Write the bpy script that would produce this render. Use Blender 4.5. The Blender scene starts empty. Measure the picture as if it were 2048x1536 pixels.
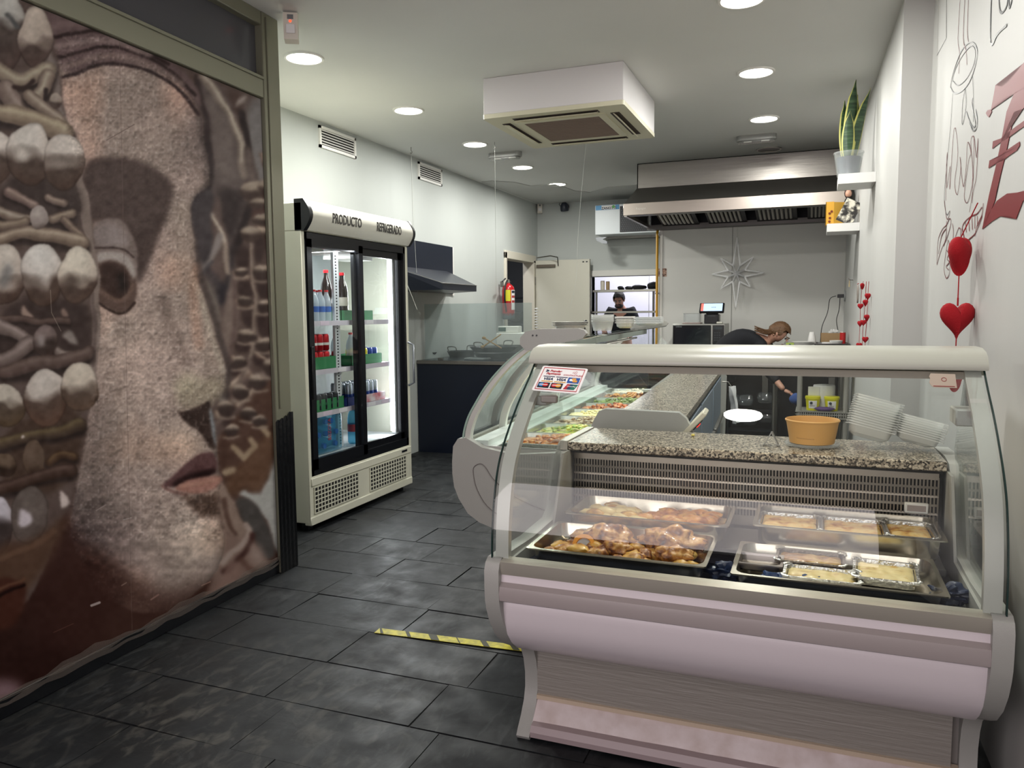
import bpy, bmesh, math, random
import numpy as np
from mathutils import Vector, Matrix, Euler, noise as mnoise
random.seed(7)
SC = bpy.context.scene
COL = SC.collection
# ---------------------------------------------------------------- camera (calibrated from the room's vanishing points)
FPX = 1550.0
CAMH = 1.40
_d = Vector((606, -147, FPX)).normalized()
_v = Vector((156, 16850, FPX)); _v -= _d * _v.dot(_d); _v.normalize()
_r = _v.cross(_d)
CM = Matrix((_r, _d, -_v))                       # rows: world axes seen in camera space (x right, y down, z forward)
cam = bpy.data.objects.new('camera', bpy.data.cameras.new('camera'))
COL.objects.link(cam)
cam.data.sensor_width = 36.0; cam.data.lens = 36.0 * FPX / 2048
cam.data.clip_start = .02
cr, cd, cf = CM.col[0], CM.col[1], CM.col[2]
cam.matrix_world = Matrix(((cr[0], -cd[0], -cf[0], 0), (cr[1], -cd[1], -cf[1], 0), (cr[2], -cd[2], -cf[2], CAMH), (0, 0, 0, 1)))
SC.camera = cam
C0 = Vector((0, 0, CAMH))
def ray(px, py): return CM @ Vector((px - 1024, py - 768, FPX))
def atx(px, py, x): r = ray(px, py); return C0 + r * (x / r.x)
def aty(px, py, y): r = ray(px, py); return C0 + r * (y / r.y)
def atz(px, py, z): r = ray(px, py); return C0 + r * ((z - CAMH) / r.z)
# ---------------------------------------------------------------- colour management, world
SC.view_settings.view_transform = 'Standard'; SC.view_settings.look = 'None'
SC.view_settings.exposure = 0.1; SC.view_settings.gamma = 1.0; SC.view_settings.use_curve_mapping = False
SC.cycles.use_denoising = True
SC.cycles.max_bounces = 10; SC.cycles.diffuse_bounces = 4; SC.cycles.glossy_bounces = 4
SC.cycles.transparent_max_bounces = 24; SC.cycles.transmission_bounces = 8
SC.cycles.caustics_reflective = False; SC.cycles.caustics_refractive = False
SC.cycles.sample_clamp_indirect = 6.0
wd = bpy.data.worlds.new('world'); SC.world = wd; wd.use_nodes = True
wd.node_tree.nodes['Background'].inputs[0].default_value = (.50, .42, .46, 1)
wd.node_tree.nodes['Background'].inputs[1].default_value = .30
def area(name, loc, size, power, color, rot=(0, 0, 0), shape='RECTANGLE', spread=None):
    l = bpy.data.lights.new(name, 'AREA'); l.energy = power; l.color = color; l.shape = shape
    if shape in ('DISK', 'SQUARE'): l.size = size
    else: l.size, l.size_y = size
    if spread: l.spread = spread
    o = bpy.data.objects.new(name, l); o.location = loc; o.rotation_euler = rot; COL.objects.link(o); return o
ZC = 2.95                                        # ceiling height
LIGHTS_ON = [(608, 115), (817, 220), (950, 288), (1045, 334), (1114, 368), (1484, -3), (1512, 144), (1528, 237)]
DOWN_W = 20
for i, (px, py) in enumerate(LIGHTS_ON):
    p = atz(px, py, ZC)
    area('downlight_lamp', (p.x, p.y, ZC - .02), .19, DOWN_W, (1, .985, .93), shape='DISK')
for y_ in (2.45,): area('downlight_lamp', (-.33, y_, ZC - .02), .19, 20, (1, .985, .93), shape='DISK')   # the right row goes on above the camera
area('shop_window_light', (-.9, -1.1, 1.55), (2.6, 2.0), 54, (1, .90, .91), rot=(math.radians(90), 0, 0))   # street light through the shop front behind the camera
# ---------------------------------------------------------------- materials
def lin(h):
    if isinstance(h, str):
        h = h.lstrip('#'); c = [int(h[i:i + 2], 16) / 255 for i in (0, 2, 4)]
    else: c = [v / 255 for v in h]
    return tuple((v / 12.92 if v <= .04045 else ((v + .055) / 1.055) ** 2.4) for v in c) + (1,)
MATS = {}
def mat(name, color='#cccccc', rough=.5, metal=0., bump=0., bscale=60., var=0., vscale=4., spec=.5, emit=None, estr=0., coat=0., alpha=1., var2=None, stretch=None):
    if name in MATS: return MATS[name]
    m = bpy.data.materials.new(name); m.use_nodes = True; nt = m.node_tree; N = nt.nodes; Lk = nt.links
    b = N['Principled BSDF']
    b.inputs['Base Color'].default_value = lin(color); b.inputs['Roughness'].default_value = rough
    b.inputs['Metallic'].default_value = metal; b.inputs['Specular IOR Level'].default_value = spec
    b.inputs['Coat Weight'].default_value = coat
    if emit: b.inputs['Emission Color'].default_value = lin(emit); b.inputs['Emission Strength'].default_value = estr
    if alpha < 1: b.inputs['Alpha'].default_value = alpha
    tc = N.new('ShaderNodeTexCoord'); co = tc.outputs['Object']
    if stretch:
        mp = N.new('ShaderNodeMapping'); mp.inputs['Scale'].default_value = stretch; Lk.new(co, mp.inputs[0]); co = mp.outputs[0]
    if var > 0:
        n = N.new('ShaderNodeTexNoise'); n.inputs['Scale'].default_value = vscale; n.inputs['Detail'].default_value = 6; Lk.new(co, n.inputs[0])
        mx = N.new('ShaderNodeMix'); mx.data_type = 'RGBA'
        c = lin(color); d = lin(var2) if var2 else tuple(v * (1 - var) for v in c[:3]) + (1,)
        mr = N.new('ShaderNodeMapRange'); mr.inputs['From Min'].default_value = .35; mr.inputs['From Max'].default_value = .65
        Lk.new(n.outputs[0], mr.inputs[0]); Lk.new(mr.outputs[0], mx.inputs[0])
        mx.inputs[6].default_value = c; mx.inputs[7].default_value = d; Lk.new(mx.outputs[2], b.inputs['Base Color'])
    if bump > 0:
        n2 = N.new('ShaderNodeTexNoise'); n2.inputs['Scale'].default_value = bscale; n2.inputs['Detail'].default_value = 4; Lk.new(co, n2.inputs[0])
        bp = N.new('ShaderNodeBump'); bp.inputs['Strength'].default_value = bump; bp.inputs['Distance'].default_value = .01
        Lk.new(n2.outputs[0], bp.inputs['Height']); Lk.new(bp.outputs[0], b.inputs['Normal'])
    MATS[name] = m
    return m
def glass(name, tint=(1, 1, 1), ior=1.45, rough=.0, gloss=1.0, body=None, bodyw=0.):
    if name in MATS: return MATS[name]
    m = bpy.data.materials.new(name); m.use_nodes = True; nt = m.node_tree; N = nt.nodes; L = nt.links
    N.remove(N['Principled BSDF']); out = N['Material Output']
    t = N.new('ShaderNodeBsdfTransparent'); t.inputs[0].default_value = tint + (1,)
    g = N.new('ShaderNodeBsdfGlossy'); g.inputs['Roughness'].default_value = rough
    geo = N.new('ShaderNodeNewGeometry'); mi = N.new('ShaderNodeMapRange')
    mi.inputs['To Min'].default_value = ior; mi.inputs['To Max'].default_value = 1 / ior
    L.new(geo.outputs['Backfacing'], mi.inputs[0])
    f = N.new('ShaderNodeFresnel'); L.new(mi.outputs[0], f.inputs[0])
    mu = N.new('ShaderNodeMath'); mu.operation = 'MULTIPLY'; mu.inputs[1].default_value = gloss; L.new(f.outputs[0], mu.inputs[0])
    s = N.new('ShaderNodeMixShader'); L.new(mu.outputs[0], s.inputs[0]); L.new(t.outputs[0], s.inputs[1]); L.new(g.outputs[0], s.inputs[2])
    last = s.outputs[0]
    if body:
        d = N.new('ShaderNodeBsdfDiffuse'); d.inputs[0].default_value = lin(body)
        s2 = N.new('ShaderNodeMixShader'); s2.inputs[0].default_value = bodyw; L.new(last, s2.inputs[1]); L.new(d.outputs[0], s2.inputs[2]); last = s2.outputs[0]
    L.new(last, out.inputs[0]); MATS[name] = m
    return m
def ramp_mat(name, kind, scale, stops, rough=.5, bump=0., metal=0., stretch=None, coat=0., detail=6, bdist=.01):
    if name in MATS: return MATS[name]
    m = bpy.data.materials.new(name); m.use_nodes = True; nt = m.node_tree; N = nt.nodes; L = nt.links; b = N['Principled BSDF']
    tc = N.new('ShaderNodeTexCoord'); co = tc.outputs['Object']
    if stretch:
        mp = N.new('ShaderNodeMapping'); mp.inputs['Scale'].default_value = stretch; L.new(co, mp.inputs[0]); co = mp.outputs[0]
    if kind == 'noise':
        n = N.new('ShaderNodeTexNoise'); n.inputs['Detail'].default_value = detail; o = n.outputs[0]
    else:
        n = N.new('ShaderNodeTexVoronoi'); sp = N.new('ShaderNodeSeparateColor'); L.new(n.outputs['Color'], sp.inputs[0]); o = sp.outputs[0]
    n.inputs['Scale'].default_value = scale; L.new(co, n.inputs[0])
    r = N.new('ShaderNodeValToRGB'); L.new(o, r.inputs[0]); e = r.color_ramp.elements
    e[0].position = stops[0][0]; e[0].color = lin(stops[0][1]); e[1].position = stops[-1][0]; e[1].color = lin(stops[-1][1])
    for p, c in stops[1:-1]:
        q = e.new(p); q.color = lin(c)
    L.new(r.outputs[0], b.inputs['Base Color']); b.inputs['Roughness'].default_value = rough; b.inputs['Metallic'].default_value = metal; b.inputs['Coat Weight'].default_value = coat
    if bump:
        bp = N.new('ShaderNodeBump'); bp.inputs['Strength'].default_value = bump; bp.inputs['Distance'].default_value = bdist; L.new(o, bp.inputs['Height']); L.new(bp.outputs[0], b.inputs['Normal'])
    MATS[name] = m
    return m
WALL = mat('wall_paint', '#bcc1be', .75, bump=.12, bscale=9, var=.07, vscale=1.3, stretch=(1, 1, .35))
WALLR = mat('wall_paint_right', '#c4c4c1', .55, bump=.15, bscale=8, var=.06, vscale=1.5, stretch=(1, 1, .4))
CEIL = mat('ceiling_paint', '#d6d7d4', .85, bump=.1, bscale=5, var=.06, vscale=.9)
GREYP = mat('grey_plastic', '#a6a6a1', .45, bump=.08, bscale=300)
GREYD = mat('grey_dark_plastic', '#8f8a88', .4)
WHITEPL = mat('white_plastic', '#e4e3de', .4)
CREAM = mat('cream_enamel', '#d9d8c6', .38, var=.07, vscale=3)
BLACK = mat('black_plastic', '#0b0d12', .35)
BLACKM = mat('matt_black', '#0a0b0e', .8)
NAVY = mat('navy_panel', '#0d1424', .35, spec=.4)
STEEL = mat('brushed_steel', '#b9b6b0', .28, 1., bump=.04, bscale=14, stretch=(1, 1, 30))
STEELD = mat('dull_steel', '#8d8b86', .42, 1., var=.2, vscale=3)
CHROME = mat('chrome', '#d8d8d8', .12, 1.)
ALU = mat('anodised_frame', '#838271', .42, .45, bump=.03, bscale=30, stretch=(1, 1, .1))
GLASS = glass('clear_glass', (.975, .99, .982))
GLASSG = glass('case_glass', (.965, .985, .975), gloss=1.0)
GEDGE = mat('glass_edge', '#16302c', .15)
GEDGEL = mat('glass_edge_pale', '#9fb8ac', .2)
CLEARP = glass('clear_plastic', (.93, .94, .94), 1.5, .12, 1., '#dfe3e2', .16)
RED = mat('felt_red', '#a00516', .9, bump=.3, bscale=250)
YELLOW = mat('yellow_plastic', '#d8d31d', .35)
PAPER = mat('white_paper', '#e3e2df', .7)
WOOD = mat('pale_wood', '#c89a5c', .6, var=.2, vscale=20)
BLACKRUB = mat('pan_iron', '#15171b', .45, .4)
TEAL = mat('green_carton', '#2f7a58', .6)
# ---------------------------------------------------------------- mesh helpers
def finish(bm, name, m, parent=None, smooth=40, loc=None):
    bmesh.ops.recalc_face_normals(bm, faces=bm.faces)
    if smooth:
        a = math.radians(smooth)
        for f in bm.faces: f.smooth = True
        for e in bm.edges:
            e.smooth = not (len(e.link_faces) != 2 or e.calc_face_angle(0) > a)
    me = bpy.data.meshes.new(name); bm.to_mesh(me); bm.free()
    ms = m if isinstance(m, (list, tuple)) else [m]
    for x in ms: me.materials.append(x)
    o = bpy.data.objects.new(name, me); COL.objects.link(o)
    if parent: o.parent = parent
    if loc is not None: o.location = loc
    return o
def bm_box(bm, x0, x1, y0, y1, z0, z1, bev=0, M=None, mi=0, seg=1):
    r = bmesh.ops.create_cube(bm, size=1)
    vs = r['verts']
    for v in vs:
        v.co = Vector(((x0 + x1) / 2 + v.co.x * (x1 - x0), (y0 + y1) / 2 + v.co.y * (y1 - y0), (z0 + z1) / 2 + v.co.z * (z1 - z0)))
    fs = {f for v in vs for f in v.link_faces}
    for f in fs: f.material_index = mi
    if bev:
        es = list({e for f in fs for e in f.edges})
        r2 = bmesh.ops.bevel(bm, geom=es, offset=bev, segments=seg, affect='EDGES', profile=.5, material=mi)
        vs = list({v for f in r2['faces'] for v in f.verts} | {v for v in vs if v.is_valid})
    if M is not None: bmesh.ops.transform(bm, matrix=M, verts=vs)
    return vs
def box(name, x0, x1, y0, y1, z0, z1, m, parent=None, bev=0, M=None, seg=1):
    bm = bmesh.new(); bm_box(bm, x0, x1, y0, y1, z0, z1, bev, M, seg=seg); return finish(bm, name, m, parent, 40 if bev else 0)
def bm_prism(bm, pts, axis, a, b, M=None, mi=0):
    def mk(p, t):
        if axis == 'x': return Vector((t, p[0], p[1]))
        if axis == 'y': return Vector((p[0], t, p[1]))
        return Vector((p[0], p[1], t))
    A = [bm.verts.new(mk(p, a)) for p in pts]; B = [bm.verts.new(mk(p, b)) for p in pts]
    n = len(pts); fs = [bm.faces.new(A), bm.faces.new(B[::-1])]
    for i in range(n): fs.append(bm.faces.new((A[i], B[i], B[(i + 1) % n], A[(i + 1) % n])))
    for f in fs: f.material_index = mi
    if M is not None: bmesh.ops.transform(bm, matrix=M, verts=A + B)
    return A + B
def prism(name, pts, axis, a, b, m, parent=None, M=None, smooth=30):
    bm = bmesh.new(); bm_prism(bm, pts, axis, a, b, M); return finish(bm, name, m, parent, smooth)
def bm_tube(bm, pts, r, n=8, closed=False, mi=0, cap=True):
    pts = [Vector(p) for p in pts]; rings = []; m = len(pts)
    rr = r if isinstance(r, (list, tuple)) else [r] * m
    up = None
    for i, p in enumerate(pts):
        if closed: d = pts[(i + 1) % m] - pts[i - 1]
        else: d = (pts[min(i + 1, m - 1)] - pts[max(i - 1, 0)])
        if d.length < 1e-9: d = Vector((0, 0, 1))
        d.normalize()
        if up is None: up = d.orthogonal().normalized()
        else:
            up = up - d * up.dot(d)
            up = up.normalized() if up.length > 1e-6 else d.orthogonal().normalized()
        s = d.cross(up)
        rings.append([bm.verts.new(p + (up * math.cos(2 * math.pi * k / n) + s * math.sin(2 * math.pi * k / n)) * rr[i]) for k in range(n)])
    fs = []
    for i in range(m if closed else m - 1):
        A, B = rings[i], rings[(i + 1) % m]
        for k in range(n): fs.append(bm.faces.new((A[k], A[(k + 1) % n], B[(k + 1) % n], B[k])))
    if not closed and cap: fs += [bm.faces.new(rings[0][::-1]), bm.faces.new(rings[-1])]
    for f in fs: f.material_index = mi
    return [v for q in rings for v in q]
def tube(name, pts, r, m, parent=None, n=8, closed=False):
    bm = bmesh.new(); bm_tube(bm, pts, r, n, closed); return finish(bm, name, m, parent, 60)
def bm_lathe(bm, prof, c=(0, 0, 0), n=24, M=None, mi=0, sx=1, sy=1):
    rings = []; c = Vector(c); allv = []
    for r, z in prof:
        if r < 1e-6: q = [bm.verts.new(c + Vector((0, 0, z)))]
        else: q = [bm.verts.new(c + Vector((r * sx * math.cos(2 * math.pi * k / n), r * sy * math.sin(2 * math.pi * k / n), z))) for k in range(n)]
        rings.append(q); allv += q
    for A, B in zip(rings[:-1], rings[1:]):
        for k in range(n):
            a, b = A[k % len(A)], A[(k + 1) % len(A)]; c2, d = B[(k + 1) % len(B)], B[k % len(B)]
            vs = []
            for v in (a, b, c2, d):
                if v not in vs: vs.append(v)
            if len(vs) > 2:
                f = bm.faces.new(vs); f.material_index = mi
    if M is not None: bmesh.ops.transform(bm, matrix=M, verts=allv)
    return allv
def lathe(name, prof, m, parent=None, c=(0, 0, 0), n=24, M=None, smooth=40, sx=1, sy=1):
    bm = bmesh.new(); bm_lathe(bm, prof, c, n, M, sx=sx, sy=sy); return finish(bm, name, m, parent, smooth)
def bm_sheet(bm, P, mi=0):                       # grid of points -> quads
    V = [[bm.verts.new(p) for p in row] for row in P]
    for i in range(len(V) - 1):
        for j in range(len(V[0]) - 1):
            f = bm.faces.new((V[i][j], V[i + 1][j], V[i + 1][j + 1], V[i][j + 1])); f.material_index = mi
    return V
def bm_lump(bm, c, r, seed=0, amp=.25, fr=2., sub=2, mi=0):
    q = bmesh.ops.create_icosphere(bm, subdivisions=sub, radius=1)['verts']
    for v in q:
        n = mnoise.noise(v.co * fr + Vector((seed * 3.1, seed * 1.7, 5)))
        d = v.co * (1 + amp * n); v.co = Vector(c) + Vector((d.x * r[0], d.y * r[1], d.z * r[2]))
    for f in {f for v in q for f in v.link_faces}: f.material_index = mi
    return q
def lump(name, c, r, m, parent=None, seed=0, amp=.25, fr=2., sub=2):
    bm = bmesh.new(); bm_lump(bm, c, r, seed, amp, fr, sub); return finish(bm, name, m, parent, 180)
def tag(o, label=None, cat=None, group=None, kind=None):
    if label: o['label'] = label
    if cat: o['category'] = cat
    if group: o['group'] = group
    if kind: o['kind'] = kind
    return o
def thing(name, label, cat, loc=(0, 0, 0), rz=0., group=None):
    o = bpy.data.objects.new(name, None); COL.objects.link(o); o.location = loc; o.rotation_euler = (0, 0, rz); o.empty_display_size = .05
    return tag(o, label, cat, group)
def struct(o, label=None): o['kind'] = 'structure'; (label and o.__setitem__('label', label)); return o
def copy_tree(o, parent=None, first=True):
    c = o.copy(); COL.objects.link(c)
    if parent: c.parent = parent
    for ch in list(o.children): copy_tree(ch, c, False)
    return c
def dup(o, loc, rz=None, label=None, group=None, scale=None):
    c = copy_tree(o); c.location = loc
    if rz is not None: c.rotation_euler = (0, 0, rz) if not isinstance(rz, (tuple, list)) else rz
    if label: c['label'] = label
    if group: c['group'] = group
    if scale: c.scale = scale
    return c
FACE = {'-y': Matrix(((1, 0, 0), (0, 0, -1), (0, 1, 0))), '+x': Matrix(((0, 0, 1), (1, 0, 0), (0, 1, 0))), '-x': Matrix(((0, 0, -1), (-1, 0, 0), (0, 1, 0)))}
def text(name, s, size, m, parent, loc, face='-y', rot=None, depth=.001, align='CENTER', sx=1., shear=0., bold=0.):
    cu = bpy.data.curves.new(name, 'FONT'); cu.body = s; cu.size = size; cu.extrude = depth; cu.align_x = align; cu.align_y = 'CENTER'; cu.shear = shear; cu.offset = bold
    cu.resolution_u = 2
    t = bpy.data.objects.new(name, cu); COL.objects.link(t)
    me = bpy.data.meshes.new_from_object(t); bpy.data.objects.remove(t)
    R = (rot if rot is not None else FACE[face]).to_4x4()
    me.transform(Matrix.Translation(loc) @ R @ Matrix.Diagonal((sx, 1, 1, 1)))
    me.materials.clear(); me.materials.append(m)
    o = bpy.data.objects.new(name, me); COL.objects.link(o); o.parent = parent
    return o
def arc(cx, cy, r, a0, a1, n, ry=None):
    ry = ry or r
    return [(cx + r * math.cos(math.radians(a0 + (a1 - a0) * i / n)), cy + ry * math.sin(math.radians(a0 + (a1 - a0) * i / n))) for i in range(n + 1)]
def rrect(x0, x1, y0, y1, r, n=4):
    return arc(x1 - r, y1 - r, r, 0, 90, n) + arc(x0 + r, y1 - r, r, 90, 180, n) + arc(x0 + r, y0 + r, r, 180, 270, n) + arc(x1 - r, y0 + r, r, 270, 360, n)
def cat_rom(p, n=6, closed=False):
    p = [Vector(q) for q in p]; m = len(p); out = []
    for i in range(m if closed else m - 1):
        if closed: a, b, c, d = p[i - 1], p[i], p[(i + 1) % m], p[(i + 2) % m]
        else: a, b, c, d = p[max(i - 1, 0)], p[i], p[i + 1], p[min(i + 2, m - 1)]
        for k in range(n):
            t = k / n
            out.append(.5 * ((2 * b) + (-a + c) * t + (2 * a - 5 * b + 4 * c - d) * t * t + (-a + 3 * b - 3 * c + d) * t ** 3))
    if not closed: out.append(p[-1])
    return out
def tray_profile(x0, x1, y0, y1, z0, z1, r, lip=.012, t=.0015, taper=.012):
    """open rounded tray: returns a bmesh with rim, walls and floor"""
    bm = bmesh.new(); rings = []
    def ring(x0, x1, y0, y1, r, z): return [bm.verts.new((x, y, z)) for x, y in rrect(x0, x1, y0, y1, r, 5)]
    rings.append([bm.verts.new((x, y, z1 - .004)) for x, y in rrect(x0 - lip, x1 + lip, y0 - lip, y1 + lip, max(.004, r * .25), 5)])
    rings.append([bm.verts.new((x, y, z1)) for x, y in rrect(x0 - lip, x1 + lip, y0 - lip, y1 + lip, max(.004, r * .25), 5)])
    rings.append(ring(x0, x1, y0, y1, r, z1)); rings.append(ring(x0 + taper * .4, x1 - taper * .4, y0 + taper * .4, y1 - taper * .4, r, z0 + (z1 - z0) * .3))
    rings.append(ring(x0 + taper, x1 - taper, y0 + taper, y1 - taper, r * .9, z0 + .006)); rings.append(ring(x0 + taper + .01, x1 - taper - .01, y0 + taper + .01, y1 - taper - .01, r * .8, z0))
    for A, B in zip(rings[:-1], rings[1:]):
        n = len(A)
        for k in range(n): bm.faces.new((A[k], A[(k + 1) % n], B[(k + 1) % n], B[k]))
    bm.faces.new(rings[-1])
    return bm
# ---------------------------------------------------------------- printed mural picture (flat print, painted with numpy)
def paint_mural():
    W_, H_ = 600, 1450
    yy, xx = np.mgrid[0:H_, 0:W_].astype(np.float32)
    rs = np.random.RandomState(5)
    def noise(sx, sy=None, seed=0):
        sy = sy or sx
        r = np.random.RandomState(seed + 11)
        gh, gw = int(H_ / sy) + 3, int(W_ / sx) + 3
        g = r.rand(gh, gw).astype(np.float32)
        fy, fx = yy / sy, xx / sx
        iy, ix = fy.astype(int), fx.astype(int)
        ty, tx = fy - iy, fx - ix
        ty = ty * ty * (3 - 2 * ty); tx = tx * tx * (3 - 2 * tx)
        return (g[iy, ix] * (1 - tx) + g[iy, ix + 1] * tx) * (1 - ty) + (g[iy + 1, ix] * (1 - tx) + g[iy + 1, ix + 1] * tx) * ty
    def blur(a, s):
        if s < .3: return a
        k = max(1, int(round(s)))
        for _ in range(2):
            for ax in (0, 1):
                p = [(k, k) if i == ax else (0, 0) for i in (0, 1)]
                c = np.cumsum(np.pad(a, p, mode='edge'), axis=ax, dtype=np.float64)
                n = a.shape[ax]
                z = np.zeros_like(np.take(c, [0], axis=ax))
                c = np.concatenate([z, c], axis=ax)
                hi = np.take(c, range(2 * k + 1, 2 * k + 1 + n), axis=ax)
                lo = np.take(c, range(0, n), axis=ax)
                a = ((hi - lo) / (2 * k + 1)).astype(np.float32)
        return a
    def smooth_pts(p, closed=True, it=2):
        p = np.array(p, float)
        for _ in range(it):
            q = []
            n = len(p)
            for i in range(n if closed else n - 1):
                a, b = p[i], p[(i + 1) % n]
                q += [a * .75 + b * .25, a * .25 + b * .75]
            if not closed: q = [p[0]] + q + [p[-1]]
            p = np.array(q)
        return p
    def poly(pts, sm=True):
        p = smooth_pts(pts) if sm else np.array(pts, float)
        m = np.zeros((H_, W_), bool)
        y0, y1 = max(0, int(p[:, 1].min()) - 1), min(H_, int(p[:, 1].max()) + 2)
        X, Y = xx[y0:y1], yy[y0:y1]
        r = np.zeros(X.shape, bool)
        j = len(p) - 1
        for i in range(len(p)):
            xi, yi = p[i]; xj, yj = p[j]
            if yi != yj:
                c = ((yi > Y) != (yj > Y)) & (X < (xj - xi) * (Y - yi) / (yj - yi) + xi)
                r ^= c
            j = i
        m[y0:y1] = r
        return m.astype(np.float32)
    img = np.zeros((H_, W_, 3), np.float32)
    def col(c): return np.array(c, np.float32)
    def put(m, c, op=1.):
        m = (m * op)[..., None]
        img[:] = img * (1 - m) + (c if isinstance(c, np.ndarray) and c.ndim == 3 else col(c)) * m
    def P(pts, c, b=1.5, op=1., sm=True): put(blur(poly(pts, sm), b), c, op)
    def L(pts, w, c, b=1.5, op=1.):       # stroke: a tapering band along a smoothed line
        p = smooth_pts(pts, False)
        d = np.full((H_, W_), 1e9, np.float32)
        for a, q in zip(p[:-1], p[1:]):
            x0, x1 = int(max(0, min(a[0], q[0]) - w * 2 - 4)), int(min(W_, max(a[0], q[0]) + w * 2 + 4))
            y0, y1 = int(max(0, min(a[1], q[1]) - w * 2 - 4)), int(min(H_, max(a[1], q[1]) + w * 2 + 4))
            if x0 >= x1 or y0 >= y1: continue
            X, Y = xx[y0:y1, x0:x1], yy[y0:y1, x0:x1]
            v = q - a; L2 = (v @ v) or 1
            t = np.clip(((X - a[0]) * v[0] + (Y - a[1]) * v[1]) / L2, 0, 1)
            dd = np.hypot(X - a[0] - t * v[0], Y - a[1] - t * v[1])
            d[y0:y1, x0:x1] = np.minimum(d[y0:y1, x0:x1], dd)
        m = np.clip((w / 2 - d) / max(b, .6) + .5, 0, 1)
        put(m, c, op)
    def limb(pts, w, hi, lo):             # rounded carved band: dark below, light above
        L([(x, y + w * .34) for x, y in pts], w * 1.25, (54, 46, 44), w * .4, .9)
        L(pts, w * 1.1, [c * .86 for c in lo], 3)
        L(pts, w * .85, lo, w * .4)
        L([(x, y - w * .14) for x, y in pts], w * .5, [(a * 1.3 + b) / 2.3 for a, b in zip(hi, lo)], w * .5)
        L([(x, y - w * .24) for x, y in pts], w * .2, hi, w * .3, .8)
    def ball(cx, cy, rx, ry, hi=(178, 172, 168), mid=(140, 128, 122), lo=(88, 74, 68), lx=-.1, ly=-.5, cut=.15):
        u, v = (xx - cx) / rx, (yy - cy) / ry
        r2 = u * u + v * v
        m = np.clip((1 - r2) * min(rx, ry) / 2.5, 0, 1)
        z = np.sqrt(np.clip(1 - r2, 0, 1))
        s = np.clip(z * .62 + u * lx - v * .55 + 0.12, 0, 1.1)
        t = np.clip((cut + .12 - v + .5 * (noise(24, 24, int(cx)) - .5)) * 2.6, 0, 1)       # terminator into shade
        n = noise(7, 7, int(cy)) * .5 + noise(16, 16, 3) * .5
        c = col(lo)[None, None] * (1 - s[..., None] * .35) + (col(mid) - col(lo)) * s[..., None] * .5
        l = col(mid)[None, None] * (1 - s[..., None]) + col(hi) * s[..., None]
        cc = c * (1 - t[..., None]) + l * t[..., None]
        cc = cc * (.93 + .14 * n[..., None]) * (.6 + .4 * np.clip(z * 2.2, 0, 1))[..., None]
        put(m, cc)
    # ---- base tones
    img[:] = col((96, 82, 78))
    put(np.clip((yy - 1000) / 200, 0, 1), (58, 40, 36))
    put(np.clip((yy - 1250) / 150, 0, 1), (52, 33, 30))
    put(np.clip((xx - 330) / 160, 0, 1) * np.clip((yy - 900) / 250, 0, 1), (84, 58, 48), .7)
    # ---- right hand far ornaments
    P([(395, 140), (600, 180), (600, 930), (555, 980), (430, 1000), (395, 600)], (96, 82, 78), 2)
    P([(505, 175), (600, 190), (600, 400), (520, 400), (485, 280)], (128, 124, 124), 8)
    P([(455, 185), (490, 190), (478, 240), (500, 235), (488, 262), (470, 250)], (84, 68, 64), 4)
    P([(480, 200), (500, 185), (490, 208), (470, 218)], (160, 150, 146), 2)
    # head dress lobe behind the brow
    P([(392, 140), (430, 152), (470, 210), (492, 280), (500, 370), (492, 430), (470, 480), (452, 505), (430, 455), (424, 380), (410, 250)], (104, 92, 90), 4)
    P([(405, 200), (440, 210), (470, 300), (470, 350), (440, 340), (415, 300)], (116, 105, 102), 14, .8)
    L([(486, 230), (502, 300), (508, 380), (498, 440), (478, 490)], 12, (62, 54, 54), 6)
    L([(402, 160), (414, 250), (422, 340)], 12, (70, 60, 60), 7)
    L([(412, 155), (440, 190), (466, 235), (482, 282), (490, 330)], 9, (176, 164, 152), 3)
    L([(422, 160), (450, 198), (473, 240), (490, 290)], 3, (196, 186, 174), 2)
    L([(395, 148), (393, 180), (412, 220)], 6, (66, 54, 52), 4)
    P([(424, 370), (498, 372), (492, 440), (470, 487), (448, 470)], (72, 64, 64), 9, .9)
    P([(424, 350), (436, 342), (440, 362), (428, 378)], (118, 102, 96), 2)
    L([(426, 352), (438, 360)], 7, (134, 118, 110), 3); L([(432, 372), (442, 378)], 5, (66, 54, 52), 3)
    # ear and lace under it
    P([(384, 400), (428, 378), (432, 410), (420, 440), (450, 500), (455, 570), (445, 640), (402, 520)], (78, 70, 72), 4)
    P([(424, 420), (442, 440), (456, 490), (460, 540), (430, 545), (412, 500)], (112, 94, 88), 4)
    L([(424, 424), (440, 446), (452, 480)], 5, (180, 170, 158), 2)
    L([(406, 535), (425, 515), (430, 498), (415, 490)], 12, (150, 143, 140), 5)
    L([(402, 545), (428, 520)], 5, (90, 86, 88), 3)
    P([(452, 495), (470, 480), (470, 560), (455, 600), (440, 620), (436, 560)], (58, 54, 58), 4)
    P([(412, 560), (418, 545), (436, 600), (446, 690), (458, 860), (440, 820), (425, 650)], (120, 112, 106), 4)
    # tall leaf and chain of lozenges at right
    P([(465, 540), (476, 530), (482, 640), (470, 700), (455, 740), (448, 700), (446, 640), (456, 590)], (124, 110, 104), 5)
    L([(470, 560), (476, 640), (462, 720)], 8, (104, 88, 84), 6)
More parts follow.
